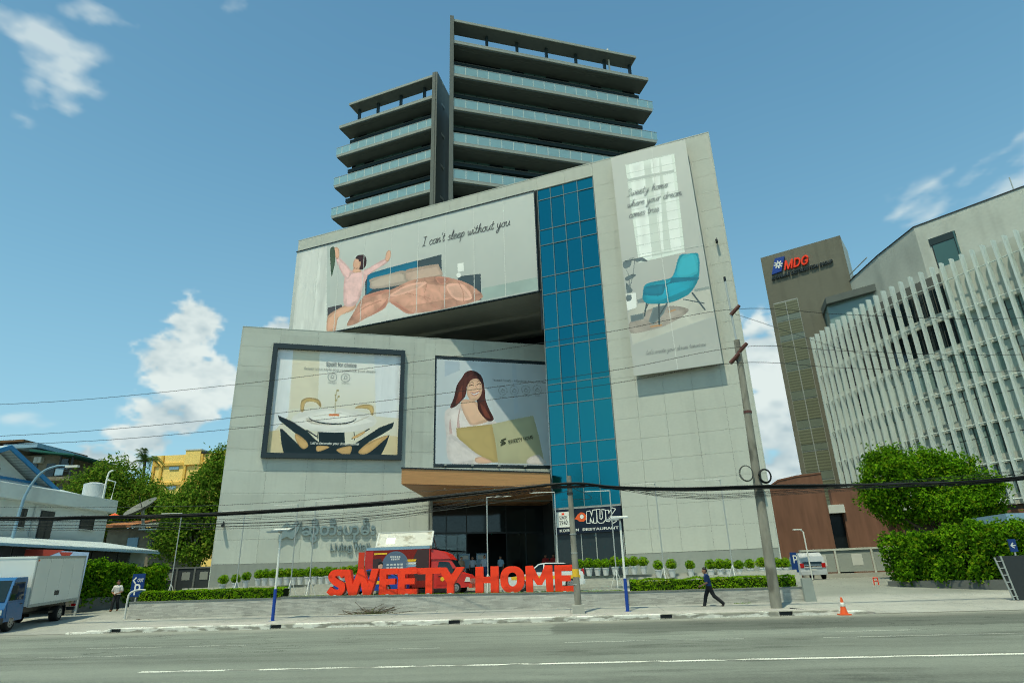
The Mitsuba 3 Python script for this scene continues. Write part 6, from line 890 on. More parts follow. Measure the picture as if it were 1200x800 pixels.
def crown(lobes, n, size, seed, clump=7, spread=0.28, shell=0.45, floor=None):
    rng = np.random.default_rng(seed); L = np.array(lobes, float); w = (L[:, 3] * L[:, 4] + L[:, 4] * L[:, 5] + L[:, 3] * L[:, 5]); k = rng.choice(len(L), n // clump, p=w / w.sum())
    d = rng.normal(size=(len(k), 3)); d /= np.linalg.norm(d, axis=1, keepdims=True)
    bump = 0.52 + 0.9 * meshkit.fbm(d * 2.6 + k[:, None] * 7.3, 3, seed); r = (1 - shell * rng.random(len(k)) ** 1.7) * bump
    c = L[k, :3] + d * L[k, 3:] * r[:, None]
    keep = meshkit.fbm(c * 0.9, 3, seed + 5) > 0.42
    c, d = c[keep], d[keep]
    c = np.repeat(c, clump, 0) + rng.normal(size=(len(c) * clump, 3)) * spread; o = np.repeat(d, clump, 0)
    if floor is not None: m = c[:, 2] > floor; c, o = c[m], o[m]
    return leafcards(c, o * 0.8, size, rng)


def limbs(base, lobes, r0, seed):
    rng = np.random.default_rng(seed); base = np.array(base, float); top = np.mean([l[:3] for l in lobes], 0); fork = base + (top - base) * [0.5, 0.5, .42]
    out = [tube(curve([base, base + (fork - base) * .5 + rng.normal(size=3) * [.1, .1, 0], fork], 5), np.linspace(r0, r0 * .72, 11), 9)]
    for l in lobes:
        e = np.array(l[:3]); out.append(tube(curve([fork, (fork + e) / 2 + rng.normal(size=3) * .25, e], 5), np.linspace(r0 * .55, r0 * .12, 11), 6))
    return out


def tree(name, label, base, lobes, n, size, seed, bsdf='m_leaf', r0=0.22, category='tree', group=None, **kw):
    t = thing(name, label, category, group); lm = limbs(base, lobes, r0, seed)
    add(t, 'trunk', lm[0], 'm_bark', True); add(t, 'limbs', cat(lm[1:]), 'm_bark', True); add(t, 'crown', crown(lobes, n, size, seed, **kw), bsdf); return t


tree('broadleaf_tree', 'broad bright green tree with several rounded crowns above the right hedge', (25.2, 47, 0.8), [(22.7, 46.6, 7.7, 1.8, 1.8, 1.6), (23.6, 47.2, 5.9, 2.3, 2.0, 1.5), (25.6, 47.6, 8.3, 1.8, 1.8, 1.3), (26.6, 46.6, 6.8, 2.1, 2.0, 1.7), (28.3, 46.2, 6.7, 1.4, 1.5, 1.5), (25.5, 45.6, 5.5, 2.1, 1.8, 1.3), (28.3, 46.5, 5.6, 1.3, 1.4, 1.1), (21.9, 46.9, 6.4, 1.3, 1.4, 1.0), (22.9, 46.8, 9.0, 1.1, 1.1, .8), (27.6, 46.8, 8.0, 1.2, 1.2, 1.0), (24.3, 47, 7.6, 1.3, 1.4, 1.2)],
     42000, 0.27, 1, spread=.22)
tree('broadleaf_tree', 'dense dark green tree behind the water tank left of the mall', (-44, 60, 0.8), [(-46.5, 60, 10.6, 3.0, 2.6, 2.3), (-44.3, 60, 11.6, 2.7, 2.6, 2.3), (-42.5, 60.5, 9.8, 3.0, 2.6, 2.4), (-40.3, 60.5, 9.2, 2.2, 2.2, 1.9), (-48.6, 60, 9.6, 2.0, 2.0, 1.6), (-43.5, 58.6, 8.4, 2.8, 2.0, 2.0), (-45.6, 60, 12.6, 1.4, 1.4, 1.1)], 30000, 0.33, 2, 'm_leafdark', .3, spread=.3)
tree('broadleaf_tree', 'tall leafy tree with yellowish leaves close to the left corner of the mall', (-30.3, 52, 0.8), [(-29.2, 52, 11.0, 1.7, 1.7, 1.7), (-30.2, 52, 9.2, 2.0, 1.9, 1.7), (-31.5, 51.6, 7.2, 2.0, 1.8, 1.5), (-29.6, 51.4, 7.0, 2.0, 1.8, 1.8), (-32.2, 51.4, 5.4, 1.6, 1.6, 1.3), (-30.0, 51.0, 5.0, 1.8, 1.6, 1.5), (-28.9, 52, 12.3, 1.0, 1.0, .9), (-33.0, 52, 8.4, 1.1, 1.1, .8)], 26000, 0.30, 3, 'm_leafdark', .22, spread=.26)
tree('broadleaf_tree', 'wide crowned tree across the street reflected in the teal glass', (-43, -23, 0), [(-43, -23, 12, 6, 4.5, 4.5), (-39, -22, 10, 5, 4, 4), (-47.5, -23, 10.5, 5, 4, 4), (-42, -23, 17, 4, 3.4, 2.6)], 7000, 0.5, 4, 'm_leafdark', .35, spread=.4)
tree('broadleaf_tree', 'second wide crowned tree across the street behind the camera', (-58, -27, 0), [(-58, -27, 10, 6, 4, 4), (-63, -27, 9, 5, 3, 3), (-53, -27, 8, 5, 3, 3)], 6000, 0.5, 6, 'm_leafdark', .35, spread=.4)
pt_ = thing('palm_tree', 'coconut palm with drooping fronds showing above the trees beside the yellow building', 'palm tree')
pb = np.array([-52.3, 75, 0.5]); ph = np.array([-52.3, 75, 16.9]); add(pt_, 'trunk', tube(curve([pb, pb + [.5, 0, 8], ph], 8), np.linspace(.3, .16, 17), 8), 'm_bark', True)
pr = np.random.default_rng(8)
for k_ in range(17):
    a = k_ * 2.399; el = pr.uniform(-.2, 1.25); ln = pr.uniform(2.0, 2.9); d = np.array([math.cos(a) * math.cos(el), math.sin(a) * math.cos(el), math.sin(el)])
    rib = curve([ph, ph + d * ln * .5 + [0, 0, .1], ph + d * ln * .95 - [0, 0, .75 * ln * math.cos(el) * .6]], 7); tn = np.gradient(rib, axis=0); tn /= np.linalg.norm(tn, axis=1, keepdims=True)
    sd_ = np.cross(tn, [0, 0, 1.0]); sd_ /= np.linalg.norm(sd_, axis=1, keepdims=True) + 1e-9; vs, fs_ = [], []
    for i in range(1, len(rib)):
        for sg_ in (-1, 1):
            for e_ in range(2):
                p0 = rib[i] - tn[i] * .09 * e_; l_ = .75 * (1 - .55 * i / len(rib)); tip = p0 + sg_ * sd_[i] * l_ * .8 + tn[i] * l_ * .5 - [0, 0, l_ * .45]; o_ = len(vs); vs += [p0, p0 + tn[i] * .07, tip]; fs_.append([o_, o_ + 1, o_ + 2])
    add(pt_, 'frond', cat([trimesh.Trimesh(vs, fs_, process=False), tube(rib, .025, 4)]), 'm_palm')


def hedge(name, label, pts, w, z0, z1, n, size, seed, bsdf, rough=.12, category='hedge', base=None):
    """A hedge along a line of points: leaves spread over its top and sides, round a dark core of twigs."""
    rng = np.random.default_rng(seed); p = np.array(pts, float); seg = np.linalg.norm(np.diff(p, axis=0), axis=1); cum = np.r_[0, np.cumsum(seg)]; t = thing(name, label, category)
    s = rng.uniform(0, cum[-1], n); q = np.c_[np.interp(s, cum, p[:, 0]), np.interp(s, cum, p[:, 1])]; i = np.clip(np.searchsorted(cum, s) - 1, 0, len(seg) - 1); d = (p[i + 1] - p[i]) / seg[i][:, None]; nn = np.c_[d[:, 1], -d[:, 0]]
    hgt = z1 - z0; per = 2 * hgt + w; u = rng.uniform(0, per, n); bump = (meshkit.fbm(np.c_[q * 1.3, u * 0.6], 3, seed) - .5)
    side = np.where(u < hgt, 1.0, np.where(u > hgt + w, -1.0, 0.0)); a = np.where(side == 1, w / 2, np.where(side == -1, -w / 2, w / 2 - (u - hgt))); z = np.where(side == 1, z0 + u, np.where(side == -1, z1 - (u - hgt - w), z1))
    dep = rng.random(n) ** 1.5 * .25; off_ = bump * 2 * rough * 2 - dep * (size * 1.2)
    c = np.c_[q + nn * (a + side * off_ + rng.normal(0, rough * .35, n))[:, None], z + np.where(side == 0, off_, 0) + rng.normal(0, rough * .35, n)]
    c[:, 2] += (meshkit.fbm(np.c_[q * .55, q[:, :1] * 0], 3, seed + 3) - .5) * rough * 3.0 * (c[:, 2] - z0) / hgt
    o = np.c_[nn * side[:, None], (side == 0) * 1.0]
    add(t, 'foliage', leafcards(c, o, size, rng), bsdf)
    g = LineString(p).buffer(w / 2 - rough * 1.6, cap_style=2); m = trimesh.creation.extrude_polygon(g, hgt - rough * 1.3, engine='earcut'); m.apply_translation((0, 0, z0)); add(t, 'twigs', m, 'm_hedgecore')
    if base:
        g = LineString(p).buffer(w / 2 + .1, cap_style=2); m = trimesh.creation.extrude_polygon(g, base[1] - base[0], engine='earcut'); m.apply_translation((0, 0, base[0])); add(t, 'base_wall', m, base[2])
    return t


hedge('clipped_hedge', 'clipped green hedge on the left end of the planter wall', [(-21.9, 33.15), (-14.3, 33.15)], .75, 1.0, 1.55, 9000, .085, 21, 'm_leafhedge', .05)
hedge('clipped_hedge', 'clipped green hedge on the planter wall behind the walking man', [(2.95, 33.15), (10.7, 33.15)], .75, .85, 1.40, 9000, .085, 22, 'm_leafhedge', .05)
hedge('tall_hedge', 'tall leafy hedge on a dark low wall along the right driveway', [(19.2, 41.2), (21.5, 37.4), (23.6, 34.6), (27, 32.8)], 1.6, .85, 3.15, 30000, .20, 23, 'm_leaf', .40, base=(.2, .9, 'm_core'))
hedge('tall_hedge', 'bushy green hedge beside the left driveway behind the man in white', [(-29.75, 37.5), (-29.4, 41), (-29.1, 45.6)], 1.4, .95, 3.1, 15000, .22, 24, 'm_leaf', .28, base=(.4, 1.3, 'm_core'))
gs_ = LineString([(-14.1, 32.9), (2.6, 32.9)]); rg = np.random.default_rng(31); nb = 5000
gx = rg.uniform(-14.1, 2.6, nb); gy = rg.uniform(32.72, 33.3, nb); gz = np.interp(gx, [-14.2, 2.75], [1.09, .92]); hv = rg.uniform(.03, .09, nb); an = rg.uniform(0, 6.28, nb)
gv = np.stack([np.c_[gx - .006 * np.cos(an) * 2, gy - .012 * np.sin(an), gz], np.c_[gx + .012 * np.cos(an), gy + .012 * np.sin(an), gz], np.c_[gx + rg.normal(0, .02, nb), gy + rg.normal(0, .02, nb), gz + hv]], 1).reshape(-1, 3)
struct('grass', trimesh.Trimesh(gv, np.arange(nb * 3).reshape(-1, 3), process=False), 'm_leafhedge', 'thin strip of grass at the foot of the red letters', kind='stuff')
struct('planter_soil', xz([(-14.2, .8), (2.75, .8), (2.75, .915), (-14.2, 1.085)], 32.70, 33.35), 'm_soil', 'planting strip on top of the planter wall')

# potted shrubs on the steps
po = trimesh.creation.revolve([(0, 0), (.15, 0), (.22, .42), (.245, .42), (.245, .47), (.20, .47), (.20, .42), (0, .42)], sections=20); POT = mikit.ply(po, 'm_pot', 40)
SHR = []
for k_ in range(3):
    r_ = np.random.default_rng(40 + k_); d = r_.normal(size=(900, 3)); d /= np.linalg.norm(d, axis=1, keepdims=True); bump = .8 + .4 * meshkit.fbm(d * 2.2 + k_ * 3, 3, k_); rad = (1 - .4 * r_.random(900) ** 2) * bump
    c = d * rad[:, None] * np.array([.32, .32, .31]) + [0, 0, .74]; c = c[c[:, 2] > .5]; SHR.append(mikit.ply(leafcards(c, (c - [0, 0, .74]) * 2.5, .085, r_), 'm_leafhedge'))
core = trimesh.creation.icosphere(2, .2); core.apply_translation((0, 0, .72)); CORE = mikit.ply(core, 'm_hedgecore'); STEM = mikit.ply(tube([(0, 0, .4), (0, 0, .6)], .03, 6), 'm_bark')
PLR = np.random.default_rng(50)


def potted(x, y, z, label, group, sc=1.0):
    t = thing('potted_shrub', label, 'potted plant', group); xf = T().translate([x, y, z]).rotate([0, 0, 1], float(PLR.uniform(0, 360))).scale([sc * float(PLR.uniform(.93, 1.06))] * 3)
    k = int(PLR.integers(3)); add(t, 'pot', POT, 'm_pot', xf=xf); add(t, 'foliage', SHR[k], 'm_leafhedge', xf=xf); add(t, 'stem', STEM, 'm_bark', xf=xf); add(t, 'twigs', CORE, 'm_hedgecore', xf=xf)


ORD = 'first second third fourth fifth sixth seventh eighth ninth tenth eleventh twelfth thirteenth fourteenth fifteenth sixteenth seventeenth'.split()
left_x = [-20.36, -19.9, -19.4, -18.9, -18.4, -17.95, -17.5, -17.0, -16.55, -16.1, -15.65, -15.2, -14.7, -14.2, -13.7, -13.2, -12.7]
for k_, (x, y, z) in enumerate(((-22.75, 42.6, 1.37), (-21.75, 42.3, 1.45), (-21.1, 42.4, 1.6))):
    potted(x, y, z, ('leftmost potted shrub at the left end of the mall steps', 'second potted shrub from the left end of the mall steps', 'third potted shrub from the left end, before the even row')[k_], 'potted shrubs on the mall steps')
for k_, x in enumerate(left_x): potted(x, 42.6, 1.68, f'{ORD[k_]} potted shrub from the left in the even row on the left steps', 'even row of potted shrubs on the left steps')
for k_, x in enumerate((.75, 1.3, 1.82, 2.33, 2.92, 3.55, 4.1, 4.7)): potted(x, 42.25, 1.68, f'{ORD[k_]} potted shrub from the left in the row before the glass shopfront', 'row of potted shrubs by the shopfront')
for k_, x in enumerate((5.55, 6.36, 7.49, 8.7, 9.25, 9.75, 10.4, 11.05, 11.75, 12.7, 13.15)):
    potted(x, 41.9 - .02 * k_, 1.45 if k_ < 3 else 1.36, f'{ORD[k_]} potted shrub from the left along the foot of the right mall wall', 'potted shrubs along the right wall', 1.0)

# ------------------------------------------------------------------ poles, lamps, cables
up_ = thing('utility_pole', 'tall tapered concrete utility pole on the sidewalk behind the walking man', 'utility pole')
add(up_, 'pole', tube([(8.64, 29.5, .1), (8.70, 29.5, 5), (8.78, 29.5, 9), (8.82, 29.5, 12.2)], [.235, .2, .165, .14], 18), 'm_pole', 40); add(up_, 'top_pipe', tube([(8.80, 29.45, 12), (8.72, 29.45, 15.5)], .05), 'm_steel')
for z, x0 in ((13.75, 8.95), (11.75, 9.0), (11.25, 8.55)):
    add(up_, 'insulator', tube([(x0 - .22, 29.45, z - .22), (x0 + .22, 29.3, z + .2)], [.10, .09], 12), 'm_brownins'); add(up_, 'bracket', tube([(8.78, 29.45, z - .3), (x0, 29.4, z)], .03), 'm_darkgrey')
add(up_, 'strap', cyl(.19, .12, (8.78, 29.5, 8.6)), 'm_brownins'); add(up_, 'insulator', cyl(.06, .25, (8.72, 29.45, 15.5)), 'm_black')
for s_, (x, z, r, w) in enumerate(((8.2, 5.75, .27, .02), (9.0, 5.6, .23, .045))):
    c_ = thing('cable_coil', ('loose loop of thin teal cable hung left of the tall utility pole', 'thick coil of black cable hung on the right of the tall utility pole')[s_], 'cable coil')
    for j in range(3): add(c_, 'loop', tube([(x + (r + .02 * j) * math.cos(a), 29.2 + .03 * j, z + 1.2 * (r + .015 * j) * math.sin(a)) for a in np.linspace(0, 6.2832, 28)], w * .6, 6, False), 'm_cable' if s_ else 'm_cablegrey', True)
p2 = thing('utility_pole', 'shorter pale concrete pole with a yellow marker in front of the red letters', 'utility pole')
add(p2, 'pole', tube([(.34, 29.5, .1), (.30, 29.5, 3), (.26, 29.5, 6.0)], [.155, .13, .11], 16), 'm_pole', 40); add(p2, 'footing', bx(.08, .6, 29.25, 29.75, .1, .5), 'm_concrete'); add(p2, 'marker_band', tube([(.31, 29.5, 1.62), (.31, 29.5, 1.95)], .15, 16), 'm_yellow'); add(p2, 'crossarm', bx(-.55, 1.0, 29.38, 29.46, 5.45, 5.56), 'm_darkgrey'); add(p2, 'clamp', cyl(.14, .1, (.27, 29.5, 5.2)), 'm_darkgrey')
for k_, (z, dz) in enumerate(((1.3, .02), (2.6, .02), (3.4, .02))): add(p2, 'strap', tube([(.30, 29.5, z), (.30, 29.5, z + .04)], .15, 14), 'm_steel')

for k_, (x, lab) in enumerate(((-13.47, 'solar street lamp with a blue foot on the sidewalk left of the red letters'), (2.47, 'solar street lamp with a blue foot on the sidewalk right of the red letters'))):
    l_ = thing('solar_street_lamp', lab, 'street lamp', 'solar street lamps with blue feet'); y = 30.0
    add(l_, 'lower_pole', tube([(x, y, .12), (x, y, 1.5)], .075, 14), 'm_blue'); add(l_, 'pole', tube([(x, y, 1.5), (x, y, 3.95)], [.055, .045], 12), 'm_white'); add(l_, 'base_plate', bx(x - .14, x + .14, y - .14, y + .14, .14, .17), 'm_blue')
    pn = bx(-.42, .38, -.28, .28, -.02, .02); pn.apply_transform(trimesh.transformations.rotation_matrix(.22, [1, 0, 0])); pn.apply_translation((x, y + .05, 4.12)); add(l_, 'solar_panel', pn, 'm_offwhite')
    hd = bx(-.62, -.05, -.12, .12, -.035, .03); hd.apply_translation((x, y - .1, 4.02)); add(l_, 'lamp_head', hd, 'm_steel'); add(l_, 'bracket', tube([(x, y, 3.9), (x, y + .05, 4.1)], .035), 'm_steel')

masts = [(-27.2, 44.0, .95, 6.7, -1, 'tripod floodlight mast in front of the grey fence left of the mall'), (-20.75, 40.5, 1.0, 6.3, -1, 'tripod floodlight mast nearest the left corner of the mall'), (-16.6, 39, .95, 6.35, -1, 'left one of the two tripod floodlight masts before the Living Mall lettering'),
         (-15.45, 39, .95, 6.5, 1, 'right one of the two tripod floodlight masts before the Living Mall lettering'), (-4.72, 39, .95, 6.35, 1, 'tripod floodlight mast standing between the words of the red letters'), (-.58, 39, .95, 6.5, -1, 'tripod floodlight mast beside the last red letter'),
         (2.75, 39, .95, 6.45, -1, 'tripod floodlight mast before the glass shopfront'), (5.5, 39.2, 1.0, 6.8, -1, 'thin tripod floodlight mast before the right wall, nearer the glass'), (9.35, 39, 1.0, 6.85, -1, 'thin tripod floodlight mast before the right wall, nearer the wall edge')]
for x, y, z0, z1, sg_, lab in masts:
    m_ = thing('floodlight_mast', lab, 'light mast', 'tripod floodlight masts on the plaza')
    add(m_, 'mast', tube([(x, y, z0 + .1), (x, y, z1)], .035, 8), 'm_steel'); add(m_, 'light_bar', bx(min(x, x + sg_ * 1.5), max(x, x + sg_ * 1.5), y - .06, y + .06, z1 - .018, z1 + .018), 'm_white')
    for a in (.5, 2.6, 4.7): add(m_, 'leg', tube([(x + .42 * math.cos(a), y + .42 * math.sin(a), z0), (x, y, z0 + 1.05)], .022, 6), 'm_white')

sl = thing('street_lamp', 'tall curved grey street lamp at the left edge of the frame', 'street lamp')
add(sl, 'pole', tube(curve([(-32.55, 36, .3), (-32.5, 36, 3.5), (-32.42, 36, 6.3), (-32.2, 36, 7.5), (-31.6, 36, 8.5), (-30.7, 36, 8.85), (-29.9, 36, 8.82)], 6), np.linspace(.11, .045, 37), 10), 'm_lightblue', 40); add(sl, 'lamp_head', bx(-30.1, -29.3, 35.9, 36.1, 8.72, 8.84), 'm_offwhite')
sl = thing('street_lamp', 'small white street lamp by the silver car on the right driveway', 'street lamp'); add(sl, 'pole', tube([(17.15, 49, 1), (17.1, 49, 4.25), (16.9, 49, 4.4)], .05), 'm_white'); add(sl, 'lamp_head', bx(16.4, 17.0, 48.9, 49.1, 4.38, 4.46), 'm_white')


def wire(label, pts, r, bsdf='m_cable', group='overhead wires along the street', parent=None, name='overhead_wire'):
    m = tube(curve(pts, 8), r, 5)
    if parent: return add(parent, 'cable', m, bsdf, True)
    k = add(None, name, m, bsdf, True); labels[k] = {'label': label, 'category': 'overhead wire', 'group': group}; return k


Yw = 29.45
wire('topmost thin overhead wire running from the tall pole across the adverts', [(-46, 28, 11.2), (-29.13, Yw, 10.89), (-17.14, Yw, 11.25), (-6.1, Yw, 12.07), (2.53, Yw, 12.98), (8.93, 29.3, 13.77), (14.55, Yw, 13.16), (22.2, Yw, 12.5), (34, 29, 12.5)], .013)
wire('middle thin overhead wire of the three on the tall pole', [(-46, 28, 9.3), (-28.66, Yw, 9.2), (-16.9, Yw, 9.52), (-5.64, Yw, 10.26), (2.58, Yw, 10.96), (8.99, 29.3, 11.78), (14.15, Yw, 11.3), (21.66, Yw, 10.7), (34, 29, 10.6)], .013)
wire('lowest thin overhead wire of the three on the tall pole', [(-46, 28, 8.9), (-27.01, Yw, 8.72), (-16.82, Yw, 8.95), (-5.63, Yw, 9.65), (2.5, Yw, 10.3), (8.6, 29.3, 10.98), (13.97, Yw, 10.45), (21.42, Yw, 9.9), (34, 29, 9.8)], .013)
bd = thing('cable_bundle', 'thick sagging bundle of black cables between the two concrete poles and beyond', 'cables')
br_ = np.random.default_rng(61)
base_pts = [(-46, 28.5, 6.0), (-27.52, Yw, 5.09), (-23.1, Yw, 4.98), (-16.67, Yw, 4.9), (-8.82, Yw, 5.08), (-3.99, Yw, 5.37), (.2, 29.36, 5.62), (2.31, Yw, 5.39), (5.36, Yw, 5.19), (9.12, 29.2, 5.12), (14.63, Yw, 5.03), (20.02, Yw, 5.12), (34, 29, 6.2)]
for j in range(8):
    o_ = br_.normal(0, .035, 3) * [0, 1, 1]; wire('', [(x, y + o_[1] + br_.normal(0, .02), z + o_[2] + br_.normal(0, .022)) for x, y, z in base_pts], br_.uniform(.016, .036), parent=bd)
for j in range(7):
    a_ = br_.uniform(-.55, .1); wire('', [(-46, 28.5, 5.8 + a_), (-22, Yw, 4.75 + .8 * a_), (-9, Yw, 4.75 + .9 * a_), (.0 + br_.uniform(-.3, .3), 29.36, 5.45 + br_.uniform(-.15, .15)), (5, Yw, 5.05 + .45 * a_), (10, 29.2, 4.95 + .4 * a_), (34, 29, 6 + a_)], .009, parent=bd)
wire('short black drop wire from the pale pole to the dark shopfront', [(.3, 29.4, 5.5), (1.5, 36, 5.7), (-.2, 44, 6.6)], .012, group='thin drop wires')
wire('thin grey drop wire from the pale pole over the red truck', [(.2, 29.4, 5.3), (-7, 31, 4.75), (-16, 33, 4.75), (-30, 36, 5.6)], .012, 'm_cablegrey', 'thin drop wires')
wire('thin grey wire above the cable bundle on the left wall', [(.3, 29.4, 5.7), (-9, 30.5, 5.65), (-18, 31, 5.5), (-34, 33, 6.2)], .010, 'm_cablegrey', 'thin drop wires')
wire('thin sagging wire high over the right office screen', [(8.9, 29.3, 13.5), (20, 40, 14.5), (33, 52, 17.5)], .012, 'm_cablegrey', 'thin drop wires')

# ------------------------------------------------------------------ red letters
st_ = .31


def letter_shape(ch, w, h):
    if ch == 'E': return unary_union([sbox(0, 0, st_, h), sbox(0, 0, w * .98, .245), sbox(0, h * .5 - .115, w * .86, h * .5 + .125), sbox(0, h - .245, w, h)])
    if ch == 'H': return unary_union([sbox(0, 0, st_ + .05, h), sbox(w - st_ - .05, 0, w, h), sbox(0, h * .5 - .13, w, h * .5 + .13)])
    if ch == 'T': return unary_union([sbox(0, h - .26, w, h), sbox(w / 2 - .155, 0, w / 2 + .155, h)])
    if ch == 'M': return unary_union([sbox(0, 0, st_, h), sbox(w - st_, 0, w, h), Polygon([(0, h), (.34, h), (w / 2 + .11, .34), (w / 2 - .11, .34)]), Polygon([(w, h), (w - .34, h), (w / 2 - .11, .34), (w / 2 + .11, .34)])])
    if ch == 'W': return unary_union([Polygon([(0, h), (.34, h), (w * .34, 0), (w * .2, 0)]), Polygon([(w * .2, 0), (w * .4, 0), (w * .57, h), (w * .43, h)]), Polygon([(w * .43, h), (w * .57, h), (w * .8, 0), (w * .6, 0)]), Polygon([(w - .34, h), (w, h), (w * .8, 0), (w * .66, 0)])])
    if ch == 'Y': return unary_union([Polygon([(0, h), (.38, h), (w / 2 + .15, h * .45), (w / 2 - .15, h * .38)]), Polygon([(w, h), (w - .36, h), (w / 2 - .15, h * .45), (w / 2 + .15, h * .38)]), sbox(w / 2 - .17, 0, w / 2 + .13, h * .5)])
    if ch == 'O':
        e = affinity.scale(sbox(-.5, -.5, .5, .5).buffer(.0), 1, 1); t = np.linspace(0, 2 * np.pi, 40)[:-1]; sup = lambda a, b: Polygon([(w / 2 + a * np.sign(math.cos(x)) * abs(math.cos(x)) ** .85, h / 2 + b * np.sign(math.sin(x)) * abs(math.sin(x)) ** .85) for x in t])
        return sup(w / 2, h / 2).difference(sup(w / 2 - .33, h / 2 - .27))
    c = curve([(w - .12, h * .76, 0), (w * .72, h - .145, 0), (w * .3, h - .16, 0), (.16, h * .72, 0), (w * .42, h * .53, 0), (w - .18, h * .36, 0), (w * .72, .16, 0), (w * .32, .14, 0), (.06, h * .24, 0)], 6)[:, :2]
    return LineString(c).buffer(.142, cap_style=2)


for ch, x0, x1, lab in (('S', -12.1, -11.2, 'S, first letter of SWEETY'), ('W', -11.35, -9.53, 'W between the S and the first E'), ('E', -9.45, -8.55, 'E, right after the W'), ('E', -8.5, -7.55, 'E, right before the T'), ('T', -7.5, -6.4, 'T between the last E of SWEETY and the Y'), ('Y', -6.5, -5.2, 'Y, last letter of SWEETY, before the truck cab'),
                        ('H', -4.6, -3.48, 'H, first letter of HOME'), ('O', -3.36, -2.2, 'round O between the H and the M'), ('M', -2.1, -.8, 'M between the O and the last E'), ('E', -.67, .2, 'E, last letter of HOME beside the pale pole')):
    zb = np.interp((x0 + x1) / 2, [-14.2, 2.75], [1.10, .925]); g = affinity.translate(letter_shape(ch, x1 - x0, 1.21).buffer(.018, join_style=2), x0, zb + .02)
    k = thing('sign_letter', f'big red standing letter {lab}', 'letter', 'big red letters spelling SWEETY HOME'); Fq = Frame(0, 33.0, 0)
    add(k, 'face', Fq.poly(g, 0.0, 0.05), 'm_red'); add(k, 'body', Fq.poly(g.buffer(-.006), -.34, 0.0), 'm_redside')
    add(k, 'foot_lamp', bx((x0 + x1) / 2 - .07, (x0 + x1) / 2 + .07, 32.78, 32.86, zb, zb + .06), 'm_offwhite')

# ------------------------------------------------------------------ vehicles
class Place:
    def __init__(self, loc, heading, pitch=0.0):
        self.M = trimesh.transformations.translation_matrix(loc) @ trimesh.transformations.rotation_matrix(math.radians(heading), [0, 0, 1]) @ trimesh.transformations.rotation_matrix(math.radians(pitch), [0, 1, 0])

    def __call__(self, m): m = m.copy(); m.apply_transform(self.M); return m


def wheel(P, parent, x, y, r, w, s):
    k = add(parent, 'wheel', P(cat([tube([(x, y - w / 2, r), (x, y - w / 2 + .03, r), (x, y + w / 2 - .03, r), (x, y + w / 2, r)], [r * .93, r, r, r * .93], 26)])), 'm_tyre', 40)
    yy = y + s * (w / 2 + .004); add(k, 'rim', P(tube([(x, yy - s * .03, r), (x, yy, r), (x, yy + s * .012, r)], [r * .62, r * .62, r * .5], 20)), 'm_rim', 40)
    for a in np.arange(6) * math.pi / 3: add(k, 'rim_hole', P(cyl(r * .09, .012, (x + r * .36 * math.cos(a), yy + s * .012, r + r * .36 * math.sin(a)), 'y', 8)), 'm_black')


def taper(m, zb, k, yb=0.0):
    v = m.vertices.copy(); v[:, 1] *= 1 - k * np.clip(v[:, 2] - zb, 0, 9); m.vertices = v; return m


# white box truck with a blue cab coming down the left driveway
P = Place((-25.86, 29.0, .135), -72.7, -2.2 + 4.6)
tk = thing('box_truck', 'box truck with a white cargo box and blue cab leaving the left driveway', 'truck')
add(tk, 'cargo_box', P(bx(-5.5, 0, -1.05, 1.05, .93, 3.1)), 'm_offwhite')
for sy in (-1, 1):
    add(tk, 'box_rail', P(cat([bx(-5.52, .02, sy * 1.06 - .02, sy * 1.06 + .02, 3.02, 3.13), bx(-5.52, .02, sy * 1.06 - .02, sy * 1.06 + .02, .88, 1.0)])), 'm_alu')
    for x in (-.03, -5.47): add(tk, 'corner_post', P(bx(x - .05, x + .05, sy * 1.05 - .03, sy * 1.05 + .03, .9, 3.12)), 'm_steel')
    add(tk, 'side_vent', P(bx(-2.95, -2.45, sy * 1.05 - .015, sy * 1.05 + .015, 1.28, 1.5)), 'm_darkgrey')
    add(tk, 'marker_lamp', P(bx(-.2, -.1, sy * 1.06 - .03, sy * 1.06 + .03, 2.9, 2.97)), 'm_orange')
    for k_ in range(4): add(tk, 'box_panel', P(bx(-.1 - 1.33 * (k_ + 1), -.14 - 1.33 * k_, sy * 1.05 - .006, sy * 1.05 + .006, 1.03, 3.0)), 'm_white')
add(tk, 'box_front', P(cat([bx(0, .02, -1.05, 1.05, .93, 3.1), bx(.0, .04, -1.05, 1.05, 3.02, 3.12)])), 'm_white'); add(tk, 'rear_door', P(bx(-5.54, -5.5, -1.0, 1.0, .98, 3.05)), 'm_white')
cab = taper(xz([(.12, .42), (1.75, .42), (1.82, .95), (1.70, 1.22), (1.28, 2.12), (1.1, 2.22), (.16, 2.22), (.12, 2.1)], -.95, .95), 1.2, .06); cb_ = add(tk, 'cab', P(cab), 'm_bluepaint', 20)
